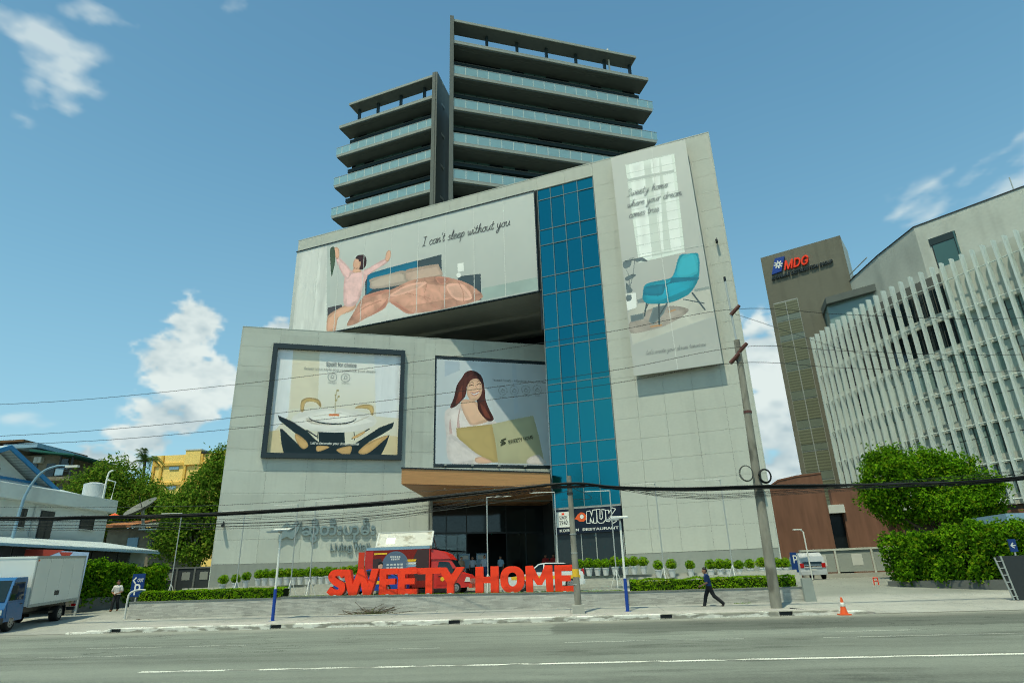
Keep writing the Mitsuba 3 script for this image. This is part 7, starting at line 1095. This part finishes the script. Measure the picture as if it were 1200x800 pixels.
for sy in (-1, 1):
    yw = lambda z: sy * (.95 * (1 - .06 * max(z - 1.2, 0)) + .006)
    q = [(.32, 1.28), (1.56, 1.28), (1.22, 2.02), (.32, 2.02)]; v = [(x, yw(z), z) for x, z in q]; dm = taper(xz(q, sy * .953 - .008, sy * .953 + .008), 1.2, .06)
    d_ = add(cb_, 'door', P(xz([(.25, .55), (1.55, .55), (1.66, 1.2), (.25, 1.2)], sy * .955 - .008, sy * .955 + .008)), 'm_bluepaint'); add(cb_, 'door_window', P(dm), 'm_darkglass'); add(cb_, 'door_handle', P(bx(.38, .58, sy * .97 - .015, sy * .97 + .015, 1.08, 1.12)), 'm_black')
    add(cb_, 'mirror', P(bx(1.5, 1.6, sy * 1.1 - .1, sy * 1.1 + .1, 1.55, 1.9)), 'm_black'); add(cb_, 'headlight', P(bx(1.74, 1.83, sy * .7 - .18, sy * .7 + .18, .72, .92)), 'm_lamp_clear')
    wheel(P, tk, 1.0, sy * .82, .39, .24, sy); wheel(P, tk, -3.6, sy * .84, .37, .36, sy); add(tk, 'mudflap', P(bx(-4.25, -4.22, sy * .8 - .2, sy * .8 + .2, .2, .7)), 'm_black')
add(cb_, 'windscreen', P(taper(xz([(1.725, 1.25), (1.30, 2.10), (1.285, 2.09), (1.71, 1.24)], -.85, .85), 1.2, .06)), 'm_darkglass'); add(cb_, 'bumper', P(bx(1.7, 1.88, -.95, .95, .36, .6)), 'm_darkgrey')
add(tk, 'chassis', P(cat([bx(-5.4, .6, -.45, .45, .6, .9), bx(-4.6, -2.6, -.9, .9, .45, .55)])), 'm_black'); add(tk, 'underrun_bar', P(bx(-5.4, -5.3, -1.0, 1.0, .4, .55)), 'm_darkgrey'); add(tk, 'rear_lamp', P(bx(-5.46, -5.4, .8, 1.0, .58, .7)), 'm_lamp_red')
for sy in (1,): add(tk, 'rear_bar', P(cat([bx(-5.6, -5.54, .9, 1.0, .3, 1.2)])), 'm_white')

# red advertising truck on the plaza
P = Place((-8.0, 39.3, .95), -3)
rt = thing('advertising_truck', 'red advertising truck with a tilted white billboard on its roof behind the red letters', 'truck')
add(rt, 'cargo_box', P(bx(-3.95, 0, -.95, .95, .72, 2.5)), 'm_redpaint'); mat('m_adred', (0.20, 0.014, 0.008), 0.4); mat('m_addark', (0.055, 0.03, 0.03), 0.4); mat('m_adblue', (0.10, 0.15, 0.21), 0.4)
Fd = Frame(-8.0 - .95 * math.sin(math.radians(3)), 39.3 - .95 * math.cos(math.radians(3)), -3)
add(rt, 'side_print', Fd.box(-3.45, -.06, 1.7, 3.42, 0, .02), 'm_adred')
add(rt, 'printed_shape', Fd.flat([(-.06, 1.7), (-.06, 3.42), (-.75, 3.42), (-1.15, 2.6), (-.8, 1.7)], .024), 'm_addark'); add(rt, 'printed_shape', Fd.flat([(-3.45, 1.7), (-3.45, 2.95), (-3.0, 3.0), (-2.55, 2.3), (-2.5, 1.7)], .024), 'm_addark')
add(rt, 'printed_shape', Fd.flat([(-2.08 + .82 * math.cos(a), 2.55 + .82 * math.sin(a)) for a in np.linspace(0, 6.28, 30)], .028), 'm_adblue')
for z, a_, b_ in ((3.05, -2.4, -1.75), (2.92, -2.35, -1.8), (2.62, -2.6, -1.55), (2.45, -2.6, -1.55)):
    for k_ in range(5): w_ = (b_ - a_) / 5; add(rt, 'printed_text', Fd.box(a_ + k_ * w_, a_ + k_ * w_ + w_ * .72, z - .05, z + .05, .028, .033), 'm_offwhite')
add(rt, 'printed_text', Fd.box(-3.4, -2.6, 3.2, 3.3, .024, .03), 'm_yellow'); add(rt, 'printed_text', Fd.box(-2.3, -1.9, 2.1, 2.16, .03, .034), 'm_yellow')
add(rt, 'printed_shape', Fd.flat([(-3.25, 1.75), (-3.2, 2.2), (-3.0, 2.35), (-2.75, 2.32), (-2.55, 2.1), (-2.45, 1.75)], .034), 'm_signblue'); add(rt, 'printed_shape', Fd.flat([(-2.98 + .14 * math.cos(a), 2.56 + .19 * math.sin(a)) for a in np.linspace(0, 6.28, 16)], .034), 'p_skin'); add(rt, 'printed_shape', Fd.flat([(-3.14, 2.6), (-3.1, 2.78), (-2.95, 2.8), (-2.82, 2.72), (-2.82, 2.62), (-2.95, 2.68)], .038), 'm_black')
for k_, (z, c_) in enumerate(((2.82, 'm_yellow'), (2.66, 'm_white'), (2.52, 'm_lightblue'), (2.38, 'm_red'), (2.26, 'm_yellow'))): add(rt, 'printed_shape', Fd.flat([(-1.42, z - .06), (-.85, z - .06), (-.8, z + .06), (-1.36, z + .06)], .028), c_)
cab = taper(xz([(.05, .3), (2.05, .3), (2.38, .38), (2.42, .78), (2.2, 1.0), (1.75, 1.13), (1.22, 1.82), (1.05, 1.9), (.05, 1.9)], -.86, .86), 1.0, .09); cb_ = add(rt, 'cab', P(cab), 'm_redpaint', 25)
add(rt, 'wind_deflector', P(taper(xz([(0.02, 1.9), (1.1, 1.9), (1.25, 1.86), (.95, 2.2), (.5, 2.38), (.02, 2.46)], -.85, .85), 1.9, .15)), 'm_redpaint', 30)
for sy in (-1, 1):
    add(cb_, 'door_window', P(taper(xz([(.42, 1.15), (1.5, 1.12), (1.12, 1.72), (.5, 1.76)], sy * .862 - .008, sy * .862 + .008), 1.0, .09)), 'm_darkglass'); add(cb_, 'door', P(xz([(.4, .45), (1.45, .45), (1.5, 1.05), (.4, 1.08)], sy * .864 - .008, sy * .864 + .006)), 'm_redpaint'); add(cb_, 'door_handle', P(bx(.5, .68, sy * .875 - .01, sy * .875 + .01, .92, .96)), 'm_black')
    add(cb_, 'headlight', P(xz([(2.05, .62), (2.40, .6), (2.36, .84), (2.15, .88)], sy * .72 - .16, sy * .72 + .16)), 'm_lamp_clear'); wheel(P, rt, 1.55, sy * .76, .30, .2, sy); wheel(P, rt, -2.7, sy * .78, .30, .26, sy); add(cb_, 'mirror', P(bx(1.42, 1.52, sy * .98 - .09, sy * .98 + .09, 1.15, 1.35)), 'm_black')
add(cb_, 'windscreen', P(taper(xz([(1.70, 1.16), (1.24, 1.8), (1.255, 1.815), (1.72, 1.17)], -.74, .74), 1.0, .09)), 'm_darkglass'); add(cb_, 'bumper', P(bx(2.3, 2.48, -.86, .86, .28, .5)), 'm_redside'); add(cb_, 'door_emblem', P(cyl(.12, .02, (.75, -.875, .8), 'y')), 'm_yellow'); add(cb_, 'lettering', P(cat([bx(1.0 + .1 * k_, 1.07 + .1 * k_, -.885, -.87, .72, .86) for k_ in range(3)])), 'm_yellow')
add(rt, 'skirt', P(cat([bx(-3.95, -.05, -.97, -.93, .38, .75)])), 'm_adred'); add(rt, 'chassis', P(bx(-3.9, 1.9, -.5, .5, .3, .7)), 'm_black')
add(rt, 'roof_rail', P(cat([bx(-3.9, -.02, -.97, -.9, 2.5, 2.66)])), 'm_lightblue')
pmat('m_scuffed', lambda p, n, uv: mix([0.60, 0.60, 0.52], [0.36, 0.34, 0.26], smoothstep(.5, .8, fbm(p.x * 2.2, p.z * 5, 2.0, 4))), .7)
rb = add(rt, 'roof_billboard', P(yz([(-.95, 2.68), (-.90, 2.68), (-.42, 3.5), (-.47, 3.5)], -3.25, .02)), 'm_scuffed'); add(rb, 'frame', P(cat([yz([(-.97, 2.68), (-.88, 2.68), (-.40, 3.52), (-.49, 3.52)], x - .05, x + .05) for x in (-3.3, .06)] + [bx(-3.3, .06, -.5, -.38, 3.48, 3.55)])), 'm_offwhite'); add(rb, 'patch', P(yz([(-.865 - .012, 2.83), (-.86 - .012, 2.83), (-.64, 3.2), (-.655, 3.2)], -2.75, -2.2)), 'm_steel')
add(rb, 'brace', P(cat([tube([(x, .6, 2.5), (x, -.43, 3.45)], .03) for x in (-3.4, -1.7, .0)])), 'm_darkgrey'); add(rt, 'rear_flap', P(bx(-4.35, -3.98, -.99, -.95, 1.0, 2.42)), 'm_redside')


def car(name, label, P, body, L=4.1, W=1.68, H=1.48, suv=False, stripe=None):
    t = thing(name, label, 'car'); h = L / 2
    if suv: prof = [(-h, .45), (-h + .05, .32), (h - .1, .30), (h, .5), (h - .05, .88), (h - 1.15, 1.02), (h - 1.75, H - .1), (h - 2.2, H), (-h + .45, H), (-h + .12, H - .25), (-h + .02, 1.0)]
    else: prof = [(-h, .5), (-h + .06, .30), (h - .1, .28), (h, .48), (h - .08, .74), (h - 1.1, .93), (h - 1.75, H - .06), (h - 2.1, H), (-h + 1.1, H - .03), (-h + .35, H - .35), (-h + .04, .95)]
    b = add(t, 'body', P(taper(xz(prof, -W / 2, W / 2), .9, .2)), body, 25)
    for sy in (-1, 1):
        q = [(h - 1.28, 1.0), (h - 1.78, H - .12), (h - 2.15, H - .06), (-h + .75, H - .09), (-h + .42, 1.02)]; g = taper(xz(q, sy * W / 2 - .012, sy * W / 2 + .008), .9, .2); add(t, 'side_window', P(g), 'm_darkglass')
        for x in (0.1,): add(t, 'pillar', P(taper(xz([(x - .04, 1.0), (x + .04, 1.0), (x + .02, H - .08), (x - .06, H - .08)], sy * W / 2, sy * W / 2 + .012), .9, .2)), body)
        wheel(P, t, h - .78, sy * (W / 2 - .1), .33, .21, sy); wheel(P, t, -h + .75, sy * (W / 2 - .1), .33, .21, sy)
        add(t, 'headlight', P(bx(h - .16, h + .005, sy * W * .36 - .16, sy * W * .36 + .16, .62, .78)), 'm_lamp_clear'); add(t, 'rear_lamp', P(bx(-h - .03, -h + .1, sy * W * .40 - .13, sy * W * .40 + .13, .82, 1.12)), 'm_lamp_red'); add(t, 'mirror', P(bx(h - 1.5, h - 1.36, sy * (W / 2 + .1) - .08, sy * (W / 2 + .1) + .08, 1.0, 1.14)), body)
        if stripe: add(t, 'side_stripe', P(bx(-h + .2, h - .2, sy * W / 2 - .004, sy * W / 2 + .006, .62, .80)), stripe)
    add(t, 'rear_window', P(taper(xz([(-h - .0, 1.06), (-h + .40, H - .12), (-h + .36, H - .1), (-h - .03, 1.07)] if suv else [(-h + .1, .98), (-h + .9, H - .1), (-h + .86, H - .07), (-h + .06, 1.0)], -W * .38, W * .38), .9, .2)), 'm_darkglass')
    add(t, 'windscreen', P(taper(xz([(h - 1.12, 1.0), (h - 1.74, H - .12), (h - 1.70, H - .1), (h - 1.08, 1.01)], -W * .41, W * .41), .9, .2)), 'm_darkglass'); add(t, 'bumper', P(cat([bx(-h - .06, -h + .1, -W / 2 + .04, W / 2 - .04, .34, .58), bx(h - .1, h + .05, -W / 2 + .04, W / 2 - .04, .3, .5)])), body); add(t, 'number_plate', P(bx(-h - .085, -h - .06, -.22, .22, .62 if suv else .42, .74 if suv else .53)), 'm_offwhite')
    return t


suv = car('parked_car', 'silver off-road car with red rear lamps at the right corner of the mall', Place((17.75, 52.0, .98), 86), 'm_silver', 4.5, 1.85, 1.85, True)
P = Place((17.75, 52.0, .98), 86); add(suv, 'tail_trim', P(bx(-2.34, -2.3, -.6, .6, .90, .96)), 'm_darkgrey'); add(suv, 'roof_rail', P(cat([bx(-1.6, .6, s * .62 - .02, s * .62 + .02, 1.86, 1.92) for s in (-1, 1)])), 'm_darkgrey')
car('parked_car', 'white taxi with a yellow stripe parked behind the word HOME', Place((-1.3, 38.7, .95), 180), 'm_whitecar', 4.3, 1.68, 1.5, False, 'm_yellow')
car('parked_car', 'blue and yellow car mostly hidden behind the letters S and W', Place((-11.25, 37.55, .95), 174), 'm_blue', 3.9, 1.64, 1.42, False, 'm_yellow')

# ------------------------------------------------------------------ small things on the street
cn_ = thing('traffic_cone', 'orange and white traffic cone at the edge of the road', 'traffic cone')
add(cn_, 'base', bx(10.0, 10.38, 26.33, 26.71, .004, .045), 'm_orange'); add(cn_, 'cone', tube([(10.19, 26.52, .045), (10.19, 26.52, .23), (10.19, 26.52, .24), (10.19, 26.52, .62)], [.14, .10, .10, .028], 20), 'm_orange', 40); add(cn_, 'white_band', tube([(10.19, 26.52, .30), (10.19, 26.52, .44)], [.093, .066], 20), 'm_white', True)
k = add(None, 'dark_line', tube([(9.0, 28.9, .17), (10.1, 27.0, .06)], .022, 6), 'm_darkgrey'); labels[k] = {'label': 'thin dark line on the concrete towards the traffic cone', 'category': 'rod'}  # thin dark tube drawn as a line across the concrete
k_ = thing('sign_slab', 'grey upright slab at the right end of the planter wall', 'sign'); add(k_, 'slab', xz([(10.78, .13), (11.3, .13), (11.22, 1.27), (10.78, 1.27)], 32.2, 32.4), 'm_towerslab'); add(k_, 'foot', bx(10.7, 11.45, 32.0, 32.42, .1, .19), 'm_concrete')
k_ = thing('sign_slab', 'large dark grey leaning slab with an open ladder frame at the right edge', 'sign'); Fk = Frame(18.35, 30.2, -12)
add(k_, 'slab', Fk.poly([(.35, .2), (1.7, .2), (1.7, 1.95), (.12, 1.95)], -.3, -.1), 'm_darkgrey'); add(k_, 'ladder_frame', cat([Fk.poly([(0.22, .2), (.28, .2), (.0, 1.9), (-.06, 1.9)], -.1, -.05), Fk.poly([(.36, .2), (.42, .2), (.24, 1.95), (.18, 1.95)], -.1, -.05)]), 'm_alu')
for j in range(6): add(k_, 'ladder_rung', Fk.box(.22 - .045 * j, .42 - .035 * j, .32 + .28 * j, .36 + .28 * j, -.09, -.04), 'm_alu')


def blue_sign(label, x, y, z0, z1, w, glyphs, deg=0, foot=0.3):
    t = thing('direction_sign', label, 'sign'); f_ = Frame(x, y, deg); add(t, 'plate', f_.box(0, w, z0, z1, -.05, 0.02), 'm_signblue'); add(t, 'post', f_.box(w / 2 - .03, w / 2 + .03, foot, z0, -.04, .0), 'm_steel')
    for g in glyphs(f_, w, z0, z1): add(t, 'printed_mark', g, 'm_white')


chev = lambda f_, s, z, r: f_.flat(LineString([(s + r, z + r), (s, z), (s + r, z - r)]).buffer(r * .22, cap_style=2), .024)
blue_sign('dark blue parking sign with OUT and an arrow at the planter wall end', -24.45, 35.8, 1.3, 2.5, .72, lambda f_, w, a, b_: [chev(f_, .08, b_ - .35, .16), words(f_, 'OUT', .32, .68, b_ - .43, .021, .17, bold=True), words(f_, 'P', .16, .56, a + .1, .021, .55, bold=True)])
blue_sign('small blue arrow sign rising above the right end of the tall hedge', 20.75, 32.9, 2.15, 2.72, .32, lambda f_, w, a, b_: [chev(f_, .06, (a + b_) / 2, .12), f_.box(.08, .27, (a + b_) / 2 - .025, (a + b_) / 2 + .025, .02, .024)])
blue_sign('narrow blue sign standing left of the silver car', 15.72, 48.5, 1.35, 2.85, .42, lambda f_, w, a, b_: [words(f_, 'P', .12, .45, b_ - .7, .021, .5, bold=True)], foot=.95)
dt = thing('red_barrier', 'low red barrier frame at the foot of the right hedge', 'barrier'); add(dt, 'frame', cat([tube([(18.3, 42.2, .66), (18.3, 42.2, 1.1)], .03), tube([(18.55, 42.2, .66), (18.55, 42.2, 1.1)], .03), tube([(18.28, 42.2, 1.08), (18.57, 42.2, 1.08)], .03), tube([(18.28, 42.2, .9), (18.57, 42.2, .9)], .025)]), 'm_red')
dt = thing('red_barrier', 'red barrier post beside the silver car', 'barrier'); add(dt, 'post', cat([tube([(18.6, 51, 1.0), (18.6, 51, 1.8)], .06), tube([(18.72, 51, 1.0), (18.72, 51, 1.5)], .05)]), 'm_red')
bp = thing('debris_pile', 'small heap of dry brown twigs against the planter wall', 'debris'); r_ = np.random.default_rng(77)
add(bp, 'twigs', cat([tube([(-9.5 + .5 * r_.normal(), 32.0 + .1 * r_.normal(), .17), (-9.4 + .75 * r_.normal(), 32.0 + .12 * r_.normal(), .2 + .3 * abs(r_.normal()) * .7)], .011, 4) for _ in range(90)]), 'm_bark'); add(bp, 'leaves', leafcards(np.c_[-9.5 + .42 * r_.normal(size=240), 32.0 + .1 * r_.normal(size=240), .18 + .10 * np.abs(r_.normal(size=240))], np.tile([0, -.3, 1.0], (240, 1)), .09, r_), 'm_palm')
bp = thing('debris_pile', 'small dark scrap of rubbish by the left planter wall', 'debris'); add(bp, 'scraps', cat([tube([(-21.7, 32.2, .17), (-21.3, 32.2, .27), (-20.9, 32.2, .17)], .04, 5), leafcards(np.c_[-21.3 + .4 * r_.normal(size=60), 32.2 + .08 * r_.normal(size=60), .17 + .05 * r_.random(60)], np.tile([0, -.2, 1.0], (60, 1)), .14, r_)]), 'm_bark')
bp = thing('weed_tuft', 'tuft of weeds growing at the foot of the wall by the tall pole', 'weed'); add(bp, 'leaves', leafcards(np.c_[8.0 + .22 * r_.normal(size=120), 32.25 + .05 * r_.normal(size=120), .17 + .12 * r_.random(120)], np.tile([0, -.3, .8], (120, 1)), .1, r_), 'm_leaf')
for k_, (x, y, lab) in enumerate(((.47, 45.1, 'small black camera high on the right wall'), (-25.3, 46.4, 'small camera low on the left edge of the left wall'), (12.9, 43.9, 'small white camera low on the right wall edge'))):
    f_, s, z = ((FR, -.7, 25.7), (FL, .47, 6.0), (FR, -.35, 6.9))[k_]; t = thing('security_camera', lab, 'camera'); add(t, 'bracket', f_.box(s - .03, s + .03, z - .03, z + .25, 0, .3), 'm_darkgrey' if k_ < 2 else 'm_white'); add(t, 'housing', f_.box(s - .09, s + .09, z - .16, z + .02, .12, .48), 'm_black' if k_ < 2 else 'm_white')

# ------------------------------------------------------------------ people
MF = manifold3d.Manifold


def ball(p, r, seg=14): return MF.sphere(r, seg).translate([float(x) for x in p])


def limb(a, ra, b, rb): return MF.batch_hull([ball(a, ra), ball(b, rb)])


def soften(ms, edge=.035, it=8):
    m = MF.batch_boolean(ms, manifold3d.OpType.Add).refine_to_length(edge).to_mesh(); t = trimesh.Trimesh(m.vert_properties[:, :3], m.tri_verts, process=True); trimesh.smoothing.filter_taubin(t, iterations=it); return t


mat('m_skin', (0.30, 0.155, 0.09), .55); mat('m_hair', (0.012, 0.010, 0.010), .5); mat('m_navy', (0.022, 0.05, 0.135), .8); mat('m_trousers', (0.013, 0.015, 0.018), .8); mat('m_shoe', (0.02, 0.013, 0.012), .5); mat('m_tee', (0.58, 0.57, 0.53), .8); mat('m_sandal', (0.20, 0.09, 0.04), .7); mat('m_redshirt', (0.30, 0.02, 0.02), .8); mat('m_paleshirt', (0.30, 0.36, 0.42), .8); mat('m_tan', (0.32, 0.22, 0.14), .8)
mat('m_eye', (0.02, 0.015, 0.015), .3)


def person(label, loc, heading, J, shirt, trousers, shoe='m_shoe', sleeve=.5, group=None):
    """J: joints in metres, x forwards, y to the left, z up."""
    t = thing('person', label, 'person', group); P = Place(loc, heading); V = {k: np.array(v, float) for k, v in J.items()}
    body = [MF.batch_hull([ball(V['pelvis'] + [0, .075, 0], .11), ball(V['pelvis'] - [0, .075, 0], .11), ball(V['waist'] + [0, .06, 0], .10), ball(V['waist'] - [0, .06, 0], .10)]), MF.batch_hull([ball(V['waist'] + [0, .06, 0], .10), ball(V['waist'] - [0, .06, 0], .10), ball(V['chest'] + [0, .10, .02], .10), ball(V['chest'] - [0, .10, -.02], .10)]), limb(V['chest'] + [0, 0, .05], .09, V['neck'], .06), limb(V['neck'], .055, V['head'], .06)]
    hd = V['head']; f = V.get('face', np.array([1.0, 0, 0])); f = f / np.linalg.norm(f); sd = np.array([-f[1], f[0], 0])
    body += [MF.batch_hull([ball(hd + [0, 0, .035], .09), ball(hd + f * .03 - [0, 0, .06], .062), ball(hd - f * .03 + [0, 0, .02], .088)]), limb(hd + f * .092 + [0, 0, .01], .012, hd + f * .115 - [0, 0, .022], .016)]
    for s in (-1, 1): body += [MF.batch_hull([ball(hd + sd * s * .088 - [0, 0, .0], .014), ball(hd + sd * s * .088 - [0, 0, .04] - f * .005, .012)])]
    sh, tr, so = [], [], []
    infl = lambda a, ra, b, rb, e: limb(a, ra + e, b, rb + e)
    for s, n in ((1, 'L'), (-1, 'R')):
        S_, E_, H_ = V['chest'] + [0, s * .175, .06], V['elbow' + n], V['hand' + n]; body += [limb(V['chest'] + [0, s * .1, .06], .075, S_, .06), limb(S_, .055, E_, .042), limb(E_, .042, H_, .027)]
        d = (H_ - E_) / np.linalg.norm(H_ - E_); side = np.cross(d, [0, s * 1.0, 0]); side = side / (np.linalg.norm(side) + 1e-9); pc = H_ + d * .045
        body += [MF.batch_hull([ball(H_, .024), ball(pc + side * .03, .016), ball(pc - side * .03, .016), ball(pc + d * .035, .018)])]
        for i, l_ in enumerate((.062, .072, .068, .052)):
            r0 = pc + d * .035 + side * (.027 - .018 * i); k1 = r0 + d * l_ * .55; body += [limb(r0, .0095, k1, .009), limb(k1, .009, k1 + d * l_ * .38 - np.array([0, s * .018, 0]), .008)]
        body += [limb(H_ + d * .015 + side * .02, .013, H_ + d * .06 + side * .055, .010), limb(H_ + d * .06 + side * .055, .010, H_ + d * .085 + side * .05, .009)]
        hp, kn, an = V['pelvis'] + [0, s * .085, -.03], V['knee' + n], V['foot' + n]; toe = V['toe' + n]
        body += [limb(hp, .085, kn, .058), limb(kn, .055, an, .040), limb(an - [0, 0, .03], .038, toe, .03)]
        sh += [infl(S_, .06, S_ + (E_ - S_) * (1.0 if sleeve > .6 else .75), .05, .022)] + ([infl(E_, .045, E_ + (H_ - E_) * .85, .036, .014)] if sleeve > .9 else []); sh += [infl(V['chest'] + [0, s * .1, .06], .075, S_, .06, .014)]
        tr += [infl(hp, .085, kn, .062, .022), infl(kn, .062, an + [0, 0, .03], .052, .022)]
        so += [MF.batch_hull([ball(an - [0, 0, .035], .048), ball(toe, .042), ball((an + toe) / 2 - [0, 0, .03], .045)])]
    sh += [MF.batch_hull([ball(V['pelvis'] + [0, .07, .03], .125), ball(V['pelvis'] - [0, .07, -.03], .125), ball(V['waist'] + [0, .06, 0], .118), ball(V['waist'] - [0, .06, 0], .118)]), MF.batch_hull([ball(V['waist'] + [0, .06, 0], .118), ball(V['waist'] - [0, .06, 0], .118), ball(V['chest'] + [0, .1, .02], .118), ball(V['chest'] - [0, .1, -.02], .118)]), limb(V['chest'] + [0, 0, .06], .1, V['neck'] - [0, 0, .03], .075)]
    tr += [MF.batch_hull([ball(V['pelvis'] + [0, .075, 0], .122), ball(V['pelvis'] - [0, .075, 0], .122), ball(V['waist'] + [0, .05, -.06], .115), ball(V['waist'] - [0, .05, .06], .115)])]
    add(t, 'body', P(soften(body, .03, 4)), 'm_skin', True); add(t, 'shirt', P(soften(sh)), shirt, True); add(t, 'trousers', P(soften(tr)), trousers, True); add(t, 'shoes', P(soften(so, .03, 4)), shoe, True)
    add(t, 'hair', P(soften([MF.batch_hull([ball(hd + [0, 0, .06] - f * .012, .096), ball(hd - f * .05 + [0, 0, .0], .078), ball(hd - f * .045 - [0, 0, .05], .05)]), MF.batch_hull([ball(hd + f * .055 + [0, 0, .095], .035), ball(hd + [0, 0, .10], .07)])], .025, 4)), 'm_hair', True)
    for s in (-1, 1): add(t, 'eye', P(MFmesh(ball(hd + f * .09 + sd * s * .032 + [0, 0, .012], .011))), 'm_eye')
    add(t, 'mouth', P(MFmesh(limb(hd + f * .088 + sd * .02 - [0, 0, .062], .006, hd + f * .088 - sd * .02 - [0, 0, .062], .006))), 'm_redside')
    return t


def MFmesh(m): m = m.to_mesh(); return trimesh.Trimesh(m.vert_properties[:, :3], m.tri_verts, process=False)


WALK = dict(pelvis=(0, 0, .90), waist=(.02, 0, 1.06), chest=(.05, 0, 1.28), neck=(.08, 0, 1.44), head=(.11, 0, 1.565), face=(1, 0, -.05), elbowL=(.12, .25, 1.06), handL=(.36, .2, .95), elbowR=(-.12, -.25, 1.07), handR=(-.17, -.26, .82),
            kneeR=(.17, -.09, .49), footR=(.27, -.09, .085), toeR=(.42, -.10, .045), kneeL=(-.16, .09, .50), footL=(-.52, .09, .16), toeL=(-.44, .10, .045))
STAND = dict(pelvis=(0, 0, .90), waist=(.0, 0, 1.06), chest=(.02, 0, 1.29), neck=(.03, 0, 1.45), head=(.05, 0, 1.58), elbowL=(-.02, .27, 1.07), handL=(.05, .26, .83), elbowR=(-.02, -.27, 1.07), handR=(.05, -.26, .83), kneeR=(.03, -.1, .48), footR=(0, -.11, .085), toeR=(.15, -.13, .045), kneeL=(.02, .1, .48), footL=(-.02, .11, .085), toeL=(.13, .13, .045))
person('man in a navy shirt and black trousers walking left along the sidewalk', (6.3, 31.2, .153), 180, WALK, 'm_navy', 'm_trousers')
wj = dict(STAND); wj.update(elbowL=(.02, .28, 1.08), handL=(.2, .1, .98), elbowR=(.0, -.29, 1.05), handR=(.16, -.12, .95), kneeR=(.12, -.1, .49), footR=(.14, -.1, .09), toeR=(.28, -.12, .045), footL=(-.2, .1, .12), kneeL=(-.02, .1, .48), toeL=(-.08, .11, .045), face=(.8, .5, -.1))
person('man in a white t-shirt and black trousers walking down the left driveway', (-26.9, 38.2, ground_z(0, 38.2)), -75, wj, 'm_tee', 'm_trousers', 'm_sandal')
for x, y, hdg, shc, trc, lab in ((-8.3, 51.4, -60, 'm_tan', 'm_tan', 'person in tan clothes standing leftmost in the dark entrance'), (-7.45, 51.8, -100, 'm_paleshirt', 'm_trousers', 'person in a pale blue shirt second from left in the dark entrance'), (-6.35, 50.4, -80, 'm_paleshirt', 'm_navy', 'grey haired person in a pale shirt standing in front of the others at the entrance'), (-5.3, 52.4, -120, 'm_lightblue', 'm_trousers', 'person in a light blue shirt behind the floodlight mast at the entrance'), (-1.75, 52.6, -90, 'm_redshirt', 'm_trousers', 'person in a red shirt standing left of another red shirt by the entrance'), (-1.1, 52.2, -100, 'm_redshirt', 'm_redside', 'person in red clothes standing closest to the restaurant glass')):
    person(lab, (x, y, 1.69), hdg, STAND, shc, trc)
tj = dict(STAND)
P = Place((-25.86, 29.0, .135), -72.7, 2.4)
dr_ = thing('person', 'truck driver in dark clothes with an arm at the cab window', 'person')
add(dr_, 'body', P(soften([limb((.7, .42, 1.1), .14, (.66, .42, 1.5), .13), limb((.66, .42, 1.5), .06, (.7, .42, 1.72), .06), ball((.72, .42, 1.82), .11), limb((.7, .6, 1.5), .06, (.85, .92, 1.34), .045), limb((.85, .92, 1.34), .045, (1.15, .8, 1.42), .03), limb((1.15, .8, 1.42), .035, (1.24, .78, 1.43), .025)], .03, 4)), 'm_skin', True); add(dr_, 'shirt', P(soften([limb((.7, .42, 1.1), .155, (.66, .42, 1.5), .15), limb((.68, .5, 1.5), .08, (.78, .8, 1.4), .065)], .03, 4)), 'm_trousers', True)
